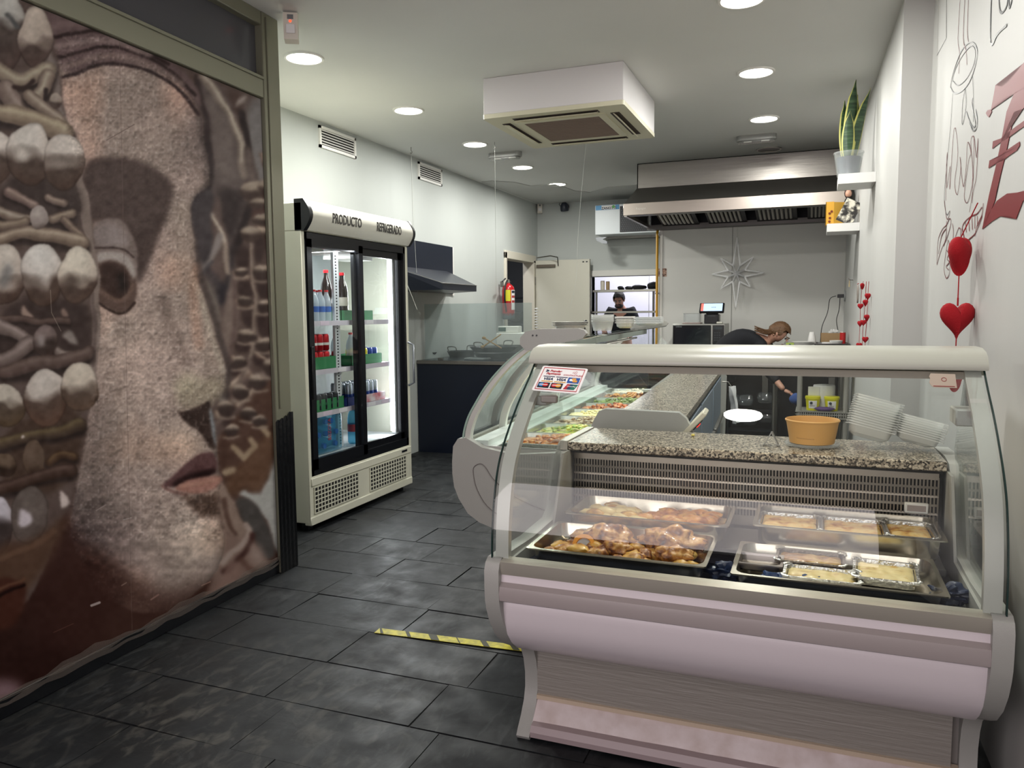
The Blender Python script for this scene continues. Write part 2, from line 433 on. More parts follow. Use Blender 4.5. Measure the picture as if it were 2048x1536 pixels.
    for (x, y, w, h) in [(488, 515, 18, 26), (495, 580, 18, 24), (500, 630, 14, 28), (520, 500, 18, 30), (530, 575, 20, 26), (535, 650, 22, 34), (528, 720, 22, 20), (490, 690, 18, 16), (478, 740, 16, 16), (556, 760, 14, 40),
                         (460, 845, 16, 18), (500, 860, 22, 18), (540, 830, 16, 18), (470, 900, 20, 18), (512, 780, 14, 14)]:
        P([(x - w, y - h), (x + w, y - h * .8), (x + w * .8, y + h * .7), (x, y + h), (x - w, y + h * .4)], (70, 57, 55), 3)
    for (a, b_, c) in [((472, 545), (500, 556), 11), ((478, 605), (505, 612), 10), ((482, 668), (508, 688), 10), ((470, 715), (492, 738), 12), ((512, 540), (548, 548), 14), ((516, 606), (550, 616), 14), ((512, 672), (548, 706), 13),
                       ((505, 750), (532, 780), 12), ((460, 775), (500, 745), 16), ((435, 828), (470, 800), 18), ((476, 810), (510, 780), 12), ((470, 850), (505, 808), 14), ((442, 875), (465, 868), 10), ((505, 700), (530, 720), 8),
                       ((520, 850), (545, 870), 12), ((505, 862), (518, 885), 9), ((470, 900), (490, 918), 12), ((488, 918), (520, 890), 10), ((448, 948), (468, 938), 9), ((540, 420), (575, 398), 16), ((505, 470), (560, 440), 24),
                       ((500, 395), (560, 372), 18), ((540, 350), (530, 310), 14), ((550, 790), (570, 820), 14)]:
        L([a, ((a[0] + b_[0]) / 2, (a[1] + b_[1]) / 2 + 4), b_], c, (116, 98, 90), 4)
        L([(a[0], a[1] - 2), ((a[0] + b_[0]) / 2, (a[1] + b_[1]) / 2 + 1), (b_[0], b_[1] - 2)], c * .45, (168, 152, 138), 3)
    L([(506, 465), (512, 560), (516, 640), (505, 720), (470, 800), (430, 850)], 9, (112, 98, 92), 4)
    L([(503, 465), (508, 540), (513, 620), (503, 715)], 3, (158, 144, 132), 3)
    L([(548, 700), (530, 760), (500, 820), (455, 880)], 11, (120, 104, 98), 5)
    for (x, y) in [(540, 395), (515, 425), (545, 445)]: P([(x - 22, y - 7), (x + 14, y - 14), (x + 18, y + 4), (x - 8, y + 10)], (84, 66, 62), 3)
    # brown lace falling to white ground
    P([(440, 860), (600, 700), (600, 880), (552, 912), (540, 960), (522, 985), (500, 985), (488, 978), (466, 1012), (445, 960), (430, 905)], (86, 66, 58), 3)
    P([(500, 905), (560, 850), (552, 915), (540, 955), (520, 984), (500, 982), (490, 970), (476, 990), (455, 990), (450, 960)], (104, 80, 64), 5, .8)
    for (a, b_) in [((468, 895), (488, 915)), ((490, 912), (508, 898)), ((452, 945), (466, 938)), ((505, 880), (515, 892)), ((525, 850), (540, 868))]:
        L([a, b_], 12, (150, 132, 112), 4)
    P([(396, 150), (420, 150), (462, 205), (484, 280), (492, 360), (486, 430), (462, 492), (446, 470), (430, 400), (424, 350), (414, 260)], (98, 88, 86), 3)
    P([(410, 175), (440, 200), (468, 270), (480, 350), (462, 380), (436, 350), (420, 280)], (116, 106, 103), 10)
    P([(426, 380), (492, 372), (484, 440), (462, 492), (446, 470)], (66, 58, 58), 7)
    L([(408, 150), (440, 190), (466, 236), (484, 290), (492, 345)], 15, (134, 122, 114), 7)
    L([(412, 150), (442, 188), (466, 232), (482, 282), (490, 325)], 7, (178, 168, 156), 4)
    L([(486, 225), (502, 300), (508, 380), (498, 440), (470, 500)], 13, (58, 50, 50), 7)
    L([(400, 160), (416, 250), (424, 345)], 10, (66, 56, 56), 6)
    P([(492, 280), (510, 300), (516, 370), (504, 400), (496, 350)], (110, 98, 94), 4)
    for (x, y, w, h) in [(508, 380, 26, 22), (540, 372, 26, 20), (520, 408, 24, 12), (552, 400, 22, 20), (538, 440, 28, 14), (505, 470, 24, 18), (548, 470, 20, 16), (545, 330, 16, 22)]:
        ball(x, y, w, h, (158, 146, 134), (122, 106, 98), (80, 66, 62), cut=-.1)
    P([(428, 385), (440, 400), (456, 460), (462, 520), (450, 570), (438, 560), (424, 500), (420, 440)], (100, 86, 82), 4)
    L([(426, 425), (444, 452), (456, 500), (458, 545)], 9, (150, 136, 126), 5); L([(426, 425), (442, 448), (452, 482)], 4, (188, 178, 166), 2)
    L([(440, 470), (432, 505), (404, 535)], 15, (138, 130, 128), 6); L([(404, 550), (430, 522)], 6, (84, 80, 82), 3)
    ball(572, 800, 16, 40, (142, 128, 120), (112, 96, 90), (80, 64, 60))
    for (x, y, w, h) in [(486, 545, 16, 12), (530, 548, 20, 16), (492, 606, 15, 11), (534, 612, 20, 15), (496, 672, 18, 14), (530, 690, 20, 16), (482, 726, 16, 14), (520, 765, 18, 16), (484, 785, 18, 16), (452, 818, 18, 16), (498, 828, 18, 14), (464, 862, 16, 14), (545, 735, 18, 18), (522, 842, 16, 12)]:
        ball(x, y - 2, w, h, (166, 152, 140), (124, 108, 100), (70, 58, 56), cut=-.25)
        L([(x - w, y + h * .9), (x, y + h * 1.2), (x + w, y + h * .9)], 4, (142, 128, 118), 2)
    # plain pale ground at right, shadow on it
    P([(552, 915), (560, 905), (600, 900), (600, 1120), (556, 1108), (540, 1040), (505, 1000), (478, 990), (488, 978), (500, 985), (522, 985), (540, 960)], (164, 163, 160), 1.5, sm=False)
    P([(470, 1000), (500, 994), (526, 1020), (545, 1062), (556, 1110), (530, 1130), (500, 1060), (480, 1020)], (82, 78, 76), 2)
    # neck cloth / earring hoop under the chin
    P([(436, 968), (452, 985), (480, 1040), (500, 1045), (506, 1060), (500, 1085), (560, 1150), (520, 1180), (400, 1240), (430, 1130), (450, 1050)], (128, 108, 100), 3)
    L([(443, 975), (462, 1010), (486, 1052), (480, 1066), (462, 1058), (448, 1010)], 18, (140, 122, 112), 5)
    L([(450, 1000), (458, 1040), (470, 1066)], 10, (98, 78, 70), 5)
    L([(495, 1047), (502, 1062), (488, 1085), (456, 1112), (446, 1124)], 13, (158, 142, 134), 4)
    L([(505, 1070), (496, 1100), (470, 1130), (448, 1142)], 12, (78, 56, 52), 5)
    P([(500, 1080), (525, 1100), (535, 1125), (515, 1140), (500, 1110)], (150, 132, 124), 6)
    L([(470, 1140), (440, 1190), (400, 1230)], 34, (134, 110, 102), 8, .8)
    L([(485, 1120), (500, 1140), (520, 1150)], 10, (98, 74, 66), 6, .8)
    for k in range(3): img[..., k] = blur(np.ascontiguousarray(img[..., k]), 2.2) * .96
    L([(414, 290), (426, 352), (424, 372), (390, 405), (392, 470), (400, 540), (416, 600), (436, 660), (456, 720), (461, 752), (452, 790)], 16, (62, 54, 54), 9, .8)
    # ---- the face
    face = [(110, 60), (200, 66), (300, 108), (365, 150), (398, 210), (412, 290), (424, 352), (422, 372), (384, 402), (388, 470), (396, 540), (412, 600), (432, 660), (452, 720), (457, 752), (450, 786), (424, 808),
            (424, 838), (434, 872), (438, 905), (440, 925), (438, 945), (446, 958), (440, 985), (438, 1020), (450, 1060), (450, 1100), (430, 1150), (395, 1185), (340, 1230), (250, 1220), (190, 1180), (140, 1080), (150, 980), (180, 860), (190, 640), (110, 300)]
    fm = poly(face)
    n1, n2, n3 = noise(5, 5, 1), noise(11, 11, 2), noise(60, 60, 3)
    n4 = noise(3, 4, 9)
    stone = col((150, 135, 128))[None, None] * np.ones((H_, W_, 1), np.float32)
    stone = stone + (n3[..., None] - .5) * 26 * col((1, .8, .8))
    warm = np.clip(noise(90, 90, 21) - .5, 0, 1)[..., None] * col((50, 24, 10))
    stone = stone + warm
    cool = np.clip((140 - np.abs(yy - 1080)) / 140, 0, 1) * np.clip((320 - xx) / 200, 0, 1)
    stone = stone - cool[..., None] * col((34, 34, 26))
    cheek = np.exp(-(((xx - 230) / 120) ** 2 + ((yy - 720) / 150) ** 2)); stone += cheek[..., None] * col((20, 18, 16))
    chin = np.exp(-(((xx - 395) / 55) ** 2 + ((yy - 1070) / 60) ** 2)); stone += chin[..., None] * col((34, 34, 30))
    lipup = np.exp(-(((xx - 370) / 50) ** 2 + ((yy - 880) / 34) ** 2)); stone += lipup[..., None] * col((24, 22, 18))
    temple = np.clip((xx - 330) / 90, 0, 1) * np.clip((420 - yy) / 120, 0, 1); stone -= temple[..., None] * col((34, 32, 28))
    put(blur(fm, 1.2), stone)
    jaw = np.clip((xx - 150) / 150, 0, 1) * .0 + np.clip(1 - (xx - 195) / 70, 0, 1) * np.clip((yy - 620) / 200, 0, 1)
    img[:] = img * (1 - .22 * (jaw * fm)[..., None])
    edge = blur(fm, 16); img[:] = img * (1 - (.38 * np.clip((.86 - edge) / .5, 0, 1) * fm * (yy > 120) * (xx > 300))[..., None])
    # nose planes
    P([(350, 400), (384, 402), (390, 480), (402, 560), (430, 650), (455, 735), (455, 775), (420, 780), (400, 700), (370, 600), (345, 500)], (150, 136, 126), 12, .55)
    L([(392, 560), (410, 620), (432, 690), (450, 740)], 12, (168, 158, 146), 7, .6)
    P([(350, 790), (380, 762), (430, 752), (456, 755), (448, 786), (424, 806), (390, 820), (360, 815)], (146, 136, 120), 8, .8)
    P([(345, 770), (372, 742), (400, 752), (392, 775), (360, 792)], (168, 160, 140), 9, .7)
    L([(395, 540), (388, 600), (400, 690)], 20, (156, 118, 100), 12, .35)
    L([(330, 600), (350, 680), (378, 720)], 26, (112, 98, 92), 14, .45)
    # nostril shade and philtrum shade
    P([(352, 815), (362, 826), (400, 812), (424, 800), (422, 835), (432, 865), (436, 900), (420, 895), (404, 862), (372, 846)], (66, 54, 50), 2.5)
    P([(418, 822), (424, 812), (436, 900), (428, 880)], (128, 132, 136), 2)
    # brow shade and eye
    P([(165, 322), (205, 312), (250, 310), (300, 328), (340, 355), (352, 372), (340, 420), (322, 470), (300, 530), (284, 568), (276, 560), (268, 500), (220, 440), (170, 450)], (78, 66, 63), 5)
    P([(170, 330), (250, 322), (320, 352), (340, 390), (300, 480), (230, 440), (180, 450)], (88, 76, 73), 16, .6)
    P([(384, 400), (422, 372), (428, 378), (426, 430), (428, 500), (412, 540), (400, 510), (390, 455)], (74, 68, 70), 3)
    P([(187, 448), (206, 440), (228, 436), (250, 444), (268, 470), (278, 505), (278, 545), (262, 555), (200, 560), (186, 500)], (116, 104, 100), 2.5)
    P([(190, 455), (225, 442), (250, 455), (262, 488), (240, 492), (196, 490)], (134, 124, 122), 6)
    L([(186, 495), (225, 492), (252, 496), (270, 515)], 4, (70, 58, 56), 2.5)
    P([(194, 505), (225, 497), (252, 502), (272, 525), (280, 560), (272, 602), (262, 622), (240, 628), (215, 615), (198, 606)], (92, 76, 70), 2.5)
    P([(194, 505), (225, 498), (252, 503), (270, 522), (278, 548), (272, 560), (250, 525), (220, 520), (196, 530)], (154, 146, 142), 3)
    P([(198, 532), (228, 522), (250, 530), (264, 558), (262, 582), (246, 598), (225, 590), (202, 572)], (64, 50, 46), 4)
    P([(232, 540), (252, 545), (256, 575), (242, 588), (234, 570)], (44, 36, 34), 5)
    L([(200, 580), (225, 598), (250, 600), (270, 570)], 9, (104, 86, 78), 4)
    L([(200, 605), (225, 622), (250, 628), (270, 604)], 5, (58, 46, 42), 3)
    # hair bands over the forehead
    P([(86, 10), (190, 30), (330, 110), (400, 165), (412, 225), (385, 190), (330, 140), (260, 125), (200, 128), (120, 150), (112, 80)], (104, 88, 88), 3)
    L([(100, 72), (160, 58), (220, 66), (280, 96), (340, 128)], 7, (56, 44, 44), 4)
    L([(112, 112), (165, 98), (220, 92), (290, 108), (345, 140), (395, 190)], 7, (60, 48, 48), 4)
    L([(126, 152), (165, 138), (210, 126), (275, 132), (330, 152), (375, 190), (398, 228)], 7, (64, 52, 52), 4)
    L([(105, 90), (165, 78), (230, 82), (300, 108)], 12, (134, 118, 116), 7, .8)
    L([(120, 132), (175, 116), (240, 110), (310, 130), (365, 165)], 12, (126, 110, 106), 7, .8)
    L([(95, 50), (150, 40), (200, 48), (250, 70)], 16, (122, 104, 104), 8, .7)
    # mouth
    P([(324, 972), (346, 955), (375, 925), (400, 908), (416, 903), (432, 906), (438, 925), (436, 945), (412, 952), (372, 964), (340, 978)], (92, 68, 68), 2)
    P([(350, 962), (385, 945), (432, 935), (438, 945), (420, 952), (385, 962), (345, 978)], (44, 30, 30), 3)
    P([(346, 978), (380, 958), (420, 952), (444, 952), (446, 962), (430, 980), (400, 990), (372, 986)], (150, 112, 102), 2)
    L([(365, 972), (400, 966), (436, 960)], 9, (170, 132, 118), 5, .7)
    L([(326, 974), (348, 984), (375, 990)], 6, (110, 80, 76), 4, .7)
    P([(355, 990), (400, 992), (440, 982), (440, 1010), (442, 1030), (420, 1036), (398, 1032), (380, 1010)], (86, 70, 62), 5, .9)
    # rust stain and shade under the cheek and chin
    P([(120, 1090), (200, 1100), (290, 1165), (350, 1190), (430, 1150), (400, 1200), (300, 1300), (100, 1300)], (72, 52, 46), 18, .85)
    P([(60, 1000), (150, 1040), (180, 1100), (260, 1170), (200, 1300), (40, 1300)], (62, 42, 38), 16, .7)
    # ---- carved headdress column at left
    colm = [(-10, -10), (60, 0), (92, 40), (112, 100), (128, 170), (140, 280), (165, 330), (180, 390), (192, 480), (200, 600), (200, 740), (190, 790), (168, 880), (150, 990), (118, 1060), (70, 1200), (-10, 1250)]
    P(colm, (92, 80, 76), 1.5)
    P([(86, 60), (100, 90), (120, 150), (136, 260), (150, 300), (142, 310), (118, 210), (96, 120)], (120, 110, 106), 2)
    L([(160, 350), (172, 400), (182, 480), (192, 540), (196, 600), (196, 680), (188, 760)], 17, (126, 114, 108), 3)
    L([(190, 590), (194, 660), (192, 730)], 8, (104, 92, 88), 3)
    sh = poly([(0, 350), (160, 330), (172, 480), (0, 500)]); put(blur(sh, 6), (66, 57, 55), .8)
    sh = poly([(0, 590), (186, 590), (186, 700), (160, 760), (0, 770)]); put(blur(sh, 6), (62, 52, 50), .8)
    P([(0, 850), (180, 790), (150, 990), (0, 990)], (74, 60, 52), 6, .9)
    _ball = ball
    def ball(cx, cy, rx, ry, hi=(196, 190, 184), mid=(150, 136, 128), lo=(82, 67, 60), **k): _ball(cx, cy, rx * 1.07, ry * 1.05, tuple(min(235, v * 1.06) for v in hi), mid, lo, **k)
    # figures row 1
    ball(12, 60, 42, 78, (170, 170, 166), (138, 128, 122), (86, 72, 68), cut=-.2)
    ball(74, 72, 32, 62, (178, 168, 158), (140, 126, 118), (84, 70, 66), cut=.3)
    L([(15, 28), (36, 50)], 10, (92, 92, 92), 6)
    limb([(-8, 134), (20, 150), (45, 160), (80, 148), (100, 138)], 26, (168, 160, 142), (122, 110, 100))
    limb([(100, 150), (92, 180), (60, 205), (50, 215)], 24, (172, 164, 148), (120, 106, 98))
    limb([(14, 170), (28, 200), (40, 215)], 30, (150, 138, 130), (116, 102, 96))
    limb([(60, 190), (88, 215), (115, 235), (136, 262)], 24, (168, 158, 144), (118, 104, 96))
    limb([(-8, 222), (40, 226), (80, 245), (134, 262)], 32, (178, 168, 146), (122, 108, 96))
    L([(30, 170), (50, 174), (72, 158)], 10, (64, 52, 50), 5); L([(96, 178), (94, 196)], 9, (58, 48, 48), 4)
    ball(116, 200, 13, 16, (150, 140, 132), (126, 112, 104), (86, 72, 68))
    # beads row 1
    ball(-2, 312, 32, 52, cut=.1); ball(62, 308, 46, 60, (186, 182, 176), cut=.05); ball(130, 322, 39, 55, (182, 176, 170), cut=.05)
    # figures row 2
    limb([(20, 382), (45, 392), (70, 408)], 16, (158, 142, 132), (108, 92, 88))
    limb([(98, 392), (110, 396), (132, 402)], 14, (156, 142, 130), (108, 94, 88))
    limb([(-5, 415), (25, 428), (55, 436)], 18, (166, 158, 146), (112, 98, 90))
    limb([(-8, 448), (20, 448), (50, 440)], 20, (150, 138, 122), (104, 90, 82))
    limb([(104, 436), (125, 428), (148, 424)], 16, (160, 148, 132), (108, 94, 86))
    limb([(128, 436), (148, 455), (166, 474)], 16, (150, 136, 122), (104, 90, 84))
    limb([(-8, 478), (30, 470), (60, 462), (110, 470), (168, 486)], 26, (170, 158, 142), (112, 98, 88))
    ball(79, 432, 18, 24, (150, 142, 138), (132, 122, 118), (104, 92, 88), cut=.9)
    # beads row 2
    ball(10, 546, 43, 58, (180, 174, 166), cut=.4); ball(88, 548, 40, 60, (190, 188, 184), cut=.25); ball(158, 552, 37, 56, (190, 184, 172), cut=.2)
    P([(8, 530), (26, 522), (30, 545), (16, 575), (2, 570)], (112, 112, 112), 6, .8)
    # figures row 3
    P([(46, 632), (48, 604), (58, 622), (76, 632), (60, 640)], (146, 128, 118), 1.5); P([(124, 634), (124, 610), (138, 622), (142, 634)], (130, 112, 104), 1.5)
    limb([(0, 640), (60, 640), (140, 642)], 12, (104, 90, 84), (84, 70, 66))
    limb([(-8, 650), (30, 662), (62, 684)], 22, (152, 140, 136), (106, 94, 90))
    limb([(62, 686), (35, 712), (-8, 722)], 26, (140, 128, 124), (100, 88, 84))
    ball(92, 682, 24, 34, (112, 100, 98), (92, 80, 76), (70, 58, 54)); P([(72, 670), (86, 666), (92, 690), (80, 696)], (134, 126, 124), 4)
    P([(128, 672), (142, 654), (152, 672), (158, 690), (130, 680)], (132, 124, 120), 3)
    limb([(118, 704), (135, 710), (156, 708)], 14, (150, 140, 134), (104, 92, 88))
    limb([(10, 745), (60, 730), (120, 722), (180, 705)], 24, (112, 98, 92), (88, 74, 70))
    # beads row 3
    ball(14, 812, 38, 42, (170, 164, 154), lo=(86, 72, 58), cut=-.1); ball(94, 796, 42, 56, (176, 170, 164), lo=(92, 72, 62), cut=-.05); ball(162, 774, 38, 50, (180, 172, 160), lo=(92, 76, 66), cut=.1)
    # figures row 4, darker
    limb([(-8, 890), (60, 874), (120, 860), (165, 850)], 22, (108, 96, 74), (76, 64, 56))
    P([(46, 880), (48, 869), (54, 876)], (190, 180, 176), .8)
    ball(70, 918, 20, 36, (98, 84, 74), (84, 70, 60), (66, 52, 46), cut=.8)
    limb([(100, 925), (120, 908), (150, 912)], 16, (104, 86, 66), (76, 60, 50))
    limb([(-5, 980), (60, 960), (110, 945), (145, 938)], 22, (94, 78, 72), (68, 54, 48))
    ball(10, 930, 26, 24, (100, 86, 74), (80, 66, 56), (62, 50, 44))
    # beads row 4
    ball(0, 1050, 26, 55, (176, 172, 180), (110, 100, 100), (70, 60, 58), cut=-.1); ball(60, 1032, 36, 56, (96, 88, 84), (92, 82, 78), (76, 64, 56), cut=1.2)
    P([(34, 1045), (42, 1012), (58, 1026), (68, 1040), (60, 1052), (44, 1058)], (180, 172, 178), 3)
    P([(120, 1018), (122, 978), (134, 994), (140, 1010), (128, 1020)], (184, 172, 168), 1.5)
    # hanging tail of the column into rust shade
    P([(-10, 1080), (60, 1090), (110, 1050), (150, 1020), (120, 1080), (70, 1180), (-10, 1200)], (84, 64, 52), 8, .85)
    L([(-5, 1120), (40, 1104), (80, 1090), (110, 1062)], 10, (104, 82, 68), 6, .7)
    P([(-10, 1150), (52, 1160), (54, 1200), (38, 1250), (10, 1262), (-10, 1258)], (72, 46, 38), 4)
    L([(-5, 1190), (20, 1180), (48, 1168)], 7, (40, 26, 24), 4); L([(-5, 1180), (20, 1168), (48, 1156)], 5, (96, 70, 56), 4)
    P([(-10, 1370), (20, 1360), (60, 1384), (30, 1410), (-10, 1420)], (140, 118, 124), 12, .8)
    wx = (noise(40, 40, 71) - .5) * 9 + (noise(12, 12, 72) - .5) * 2
    wy = (noise(40, 40, 73) - .5) * 9 + (noise(12, 12, 74) - .5) * 2
    face_in = blur(fm, 10) * np.clip((xx - 230) / 60, 0, 1)
    wx *= 1 - .6 * face_in; wy *= 1 - .6 * face_in
    img[:] = img[np.clip((yy + wy), 0, H_ - 1).astype(int), np.clip((xx + wx), 0, W_ - 1).astype(int)]
    for k in range(3): img[..., k] = blur(np.ascontiguousarray(img[..., k]), .8)
    # ---- stone relief everywhere, strongest on the face
    g = (n1 * .5 + n4 * .5) + .5 * (noise(8, 6, 31) - .5)
    gy = np.roll(g, -1, 0) - g; gx = np.roll(g, -1, 1) - g
    rel = gy * 1.0 + gx * .5
    amp = blur(fm, 6)
    dark = np.clip(1.05 - (np.abs(yy - 1300) < 220) * .6, 0, 1)
    colmask = blur(poly(colm), 4); eyem = blur(poly([(165, 322), (205, 312), (250, 310), (300, 328), (340, 355), (352, 372), (340, 420), (322, 470), (300, 530), (284, 568), (276, 625), (240, 630), (186, 600), (170, 450)]), 5)
    lipm = blur(poly([(324, 972), (375, 925), (416, 903), (436, 906), (446, 960), (430, 982), (372, 986)]), 3)
    amp = amp * (1 - .85 * colmask) * (1 - .75 * eyem) * (1 - .7 * lipm)
    rel = blur(gy * 1. + gx * .5, .6)
    d1 = noise(9, 13, 61) - .5; d2 = noise(7, 6, 62) - .5; d3 = noise(22, 26, 63) - .5
    vein = np.clip(1 - np.abs(d1 + d2 * .7) * 7, 0, 1)
    pit = np.clip(np.abs(d2 + d1 * .6) * 3 - .75, 0, 1)
    img[:] = img * (1 + ((rel * (.10 + .52 * amp) + (vein * .05 - pit * .12) * (.15 + .85 * amp) + d3 * .13 * (.35 + .65 * amp)) * dark)[..., None]) + ((n2 - .5) * 12 * dark)[..., None]
    img[:] += (np.clip(n1 - .62, 0, 1) * 60 * amp * dark)[..., None]
    f = (noise(14, 9, 40) - .5) * np.clip((yy - 900) / 150, 0, 1) * np.clip((1200 - yy) / 80, 0, 1) * amp
    img[:] *= (1 + .3 * f)[..., None]
    # scuffs and scratches on the vinyl
    for (a, b_, w, c) in [((216, 280), (272, 248), 1.2, (90, 76, 74)), ((104, 580), (106, 625), 1, (150, 140, 130)), ((106, 625), (125, 662), 1, (150, 140, 130)), ((186, 1212), (202, 1206), 5, (170, 160, 158)), ((246, 1172), (256, 1166), 1.5, (150, 130, 120)),
                          ((110, 1266), (150, 1248), 1, (110, 80, 70)), ((250, 1040), (266, 1036), 1.5, (170, 164, 160)), ((195, 1022), (215, 1010), 1.2, (160, 150, 146)), ((305, 1200), (320, 1190), 3, (140, 112, 104)), ((406, 1172), (424, 1164), 1.5, (160, 130, 118)),
                          ((240, 0), (268, 1300), .7, (110, 96, 92))]:
        L([a, b_], w, c, .8, .8)
    return np.clip(img, 0, 255) / 255.
# ================================================================ SETTING
FL = ramp_mat('slate', 'noise', 9, [(.3, '#15171a'), (.5, '#1e2124'), (.62, '#2a2d30'), (.75, '#3b3d3d')], .42, .35, detail=9)
def slate_mat():
    m = bpy.data.materials.new('slate_tile'); m.use_nodes = True; nt = m.node_tree; N = nt.nodes; L = nt.links; b = N['Principled BSDF']
    geo = N.new('ShaderNodeNewGeometry'); pos = geo.outputs['Position']
    def nz(s, d=8, dist=0, st=None):
        n = N.new('ShaderNodeTexNoise'); n.inputs['Scale'].default_value = s; n.inputs['Detail'].default_value = d; n.inputs['Distortion'].default_value = dist
        src = pos
        if st:
            mp = N.new('ShaderNodeMapping'); mp.inputs['Scale'].default_value = st[0]; mp.inputs['Rotation'].default_value = (0, 0, st[1]); L.new(pos, mp.inputs[0]); src = mp.outputs[0]
        L.new(src, n.inputs[0]); return n.outputs[0]
    def rng(o, a, c, t0=0., t1=1.):
        r = N.new('ShaderNodeMapRange'); r.inputs[1].default_value = a; r.inputs[2].default_value = c; r.inputs[3].default_value = t0; r.inputs[4].default_value = t1; L.new(o, r.inputs[0]); return r.outputs[0]
    def mx(f, a, c):
        x = N.new('ShaderNodeMix'); x.data_type = 'RGBA'; L.new(f, x.inputs[0])
        for i, q in ((6, a), (7, c)):
            if hasattr(q, 'node'): L.new(q, x.inputs[i])
            else: x.inputs[i].default_value = q
        return x.outputs[2]
    def mul(a, c):
        x = N.new('ShaderNodeMath'); x.operation = 'MULTIPLY'; L.new(a, x.inputs[0]); L.new(c, x.inputs[1]); return x.outputs[0]
    oi = N.new('ShaderNodeObjectInfo')
    base = mx(rng(nz(3), .35, .65), lin('#0f1113'), lin('#1a1d20'))
    base = mx(rng(oi.outputs['Random'], 0, 1, 0, .45), base, lin('#202427'))
    streak = mul(rng(nz(16, 8, 1.5, ((1, .35, 1), .5)), .52, .68), rng(nz(1.6, 3), .42, .6))          # smeared scuffs
    base = mx(rng(streak, 0, 1, 0, .45), base, lin('#474a4b'))
    # trodden dust around the entrance lane
    sp = N.new('ShaderNodeSeparateXYZ'); L.new(pos, sp.inputs[0])
    vd = N.new('ShaderNodeVectorMath'); vd.operation = 'DISTANCE'; L.new(pos, vd.inputs[0]); vd.inputs[1].default_value = (-1.9, 2.0, 0)
    dust = mul(rng(vd.outputs['Value'], .15, .95, 1, 0), rng(nz(17, 10, .9, ((1, .5, 1), .7)), .5, .68))
    base = mx(rng(dust, 0, 1, 0, .5), base, lin('#5c5a54'))
    L.new(base, b.inputs['Base Color'])
    L.new(rng(nz(7), .3, .7, .42, .7), b.inputs['Roughness']); b.inputs['Specular IOR Level'].default_value = .35
    bp = N.new('ShaderNodeBump'); bp.inputs['Strength'].default_value = .5; bp.inputs['Distance'].default_value = .008; L.new(nz(6, 9, .8), bp.inputs['Height']); L.new(bp.outputs[0], b.inputs['Normal'])
    return m
SLATE = slate_mat()
floor = struct(box('floor', -4.4, 1.4, -1.6, 13.5, -.05, -.004, mat('floor_joint', '#0b0c0d', .8)), 'dark slate floor')
rs = random.Random(4)
y = .62; row = 0
tile_n = 0
while y < 9.6:
    x = -4.0 + rs.random() * .5
    while x < .9:
        w = rs.choice((.62, .62, .6, .42))
        yy0, yy1 = y, y + .318
        vis = (x + w > -3.8) and not (y > 7.05 and x + w < -.95) and not (y > 2.55 and x > -.85 and y < 7.3) and not (y < 3.1 and x + w < -2.75)
        if vis and tile_n < 285:
            bm = bmesh.new(); g = .0012 + rs.random() * .002
            j = [rs.uniform(-.002, .002) for _ in range(8)]; tz = [rs.uniform(-.002, .0025) for _ in range(4)]
            P_ = [(x + g + j[0], yy0 + g + j[1]), (x + w - g + j[2], yy0 + g + j[3]), (x + w - g + j[4], yy1 - g + j[5]), (x + g + j[6], yy1 - g + j[7])]
            A = [bm.verts.new((p[0], p[1], tz[i])) for i, p in enumerate(P_)]; B = [bm.verts.new((p[0], p[1], -.0045)) for p in P_]
            bm.faces.new(A)
            for i in range(4): bm.faces.new((A[i], B[i], B[(i + 1) % 4], A[(i + 1) % 4]))
            finish(bm, 'slate_tile', SLATE, floor, 0); tile_n += 1
        x += w
    y += .32; row += 1
ceil_ = struct(box('ceiling', -4.4, 1.4, -1.6, 13.5, ZC, ZC + .1, CEIL), 'pale ceiling')
XL = -3.75
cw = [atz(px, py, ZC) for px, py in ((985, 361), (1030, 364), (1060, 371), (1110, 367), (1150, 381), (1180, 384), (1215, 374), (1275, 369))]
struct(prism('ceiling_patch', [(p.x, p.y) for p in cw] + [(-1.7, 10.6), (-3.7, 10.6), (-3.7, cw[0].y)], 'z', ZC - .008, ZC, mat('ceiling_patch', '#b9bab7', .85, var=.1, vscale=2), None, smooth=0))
YB = 10.67
YH = 8.9                                         # wall behind the big hood
# left wall with a door opening y 9.40..10.52 up to 2.12
bm = bmesh.new()
bm_box(bm, XL - .15, XL, 3.3, 9.42, 0, ZC); bm_box(bm, XL - .15, XL, 9.42, 10.5, 2.12, ZC); bm_box(bm, XL - .15, XL, 10.5, 12.9, 0, ZC)
bm_box(bm, XL - .15, -2.82, 3.3, 3.42, 0, ZC)
struct(finish(bm, 'wall_left', WALL, None, 0))
for px_ in (826, 991):
    yj = atx(px_, 480, XL).y; box('panel_joint', XL - .001, XL + .002, yj - .003, yj + .003, .95, ZC, mat('joint_pale', '#a9aba8', .6), bpy.data.objects['wall_left'])
# back wall with pass-through opening
PW = (-2.94, -2.02, .95, 1.90)
bm = bmesh.new()
bm_box(bm, XL, PW[0], YB, YB + .15, 0, ZC); bm_box(bm, PW[1], -1.60, YB, YB + .15, 0, ZC); bm_box(bm, PW[0], PW[1], YB, YB + .15, PW[3], ZC); bm_box(bm, PW[0], PW[1], YB, YB + .15, 0, PW[2])
struct(finish(bm, 'wall_back', WALL, None, 0))
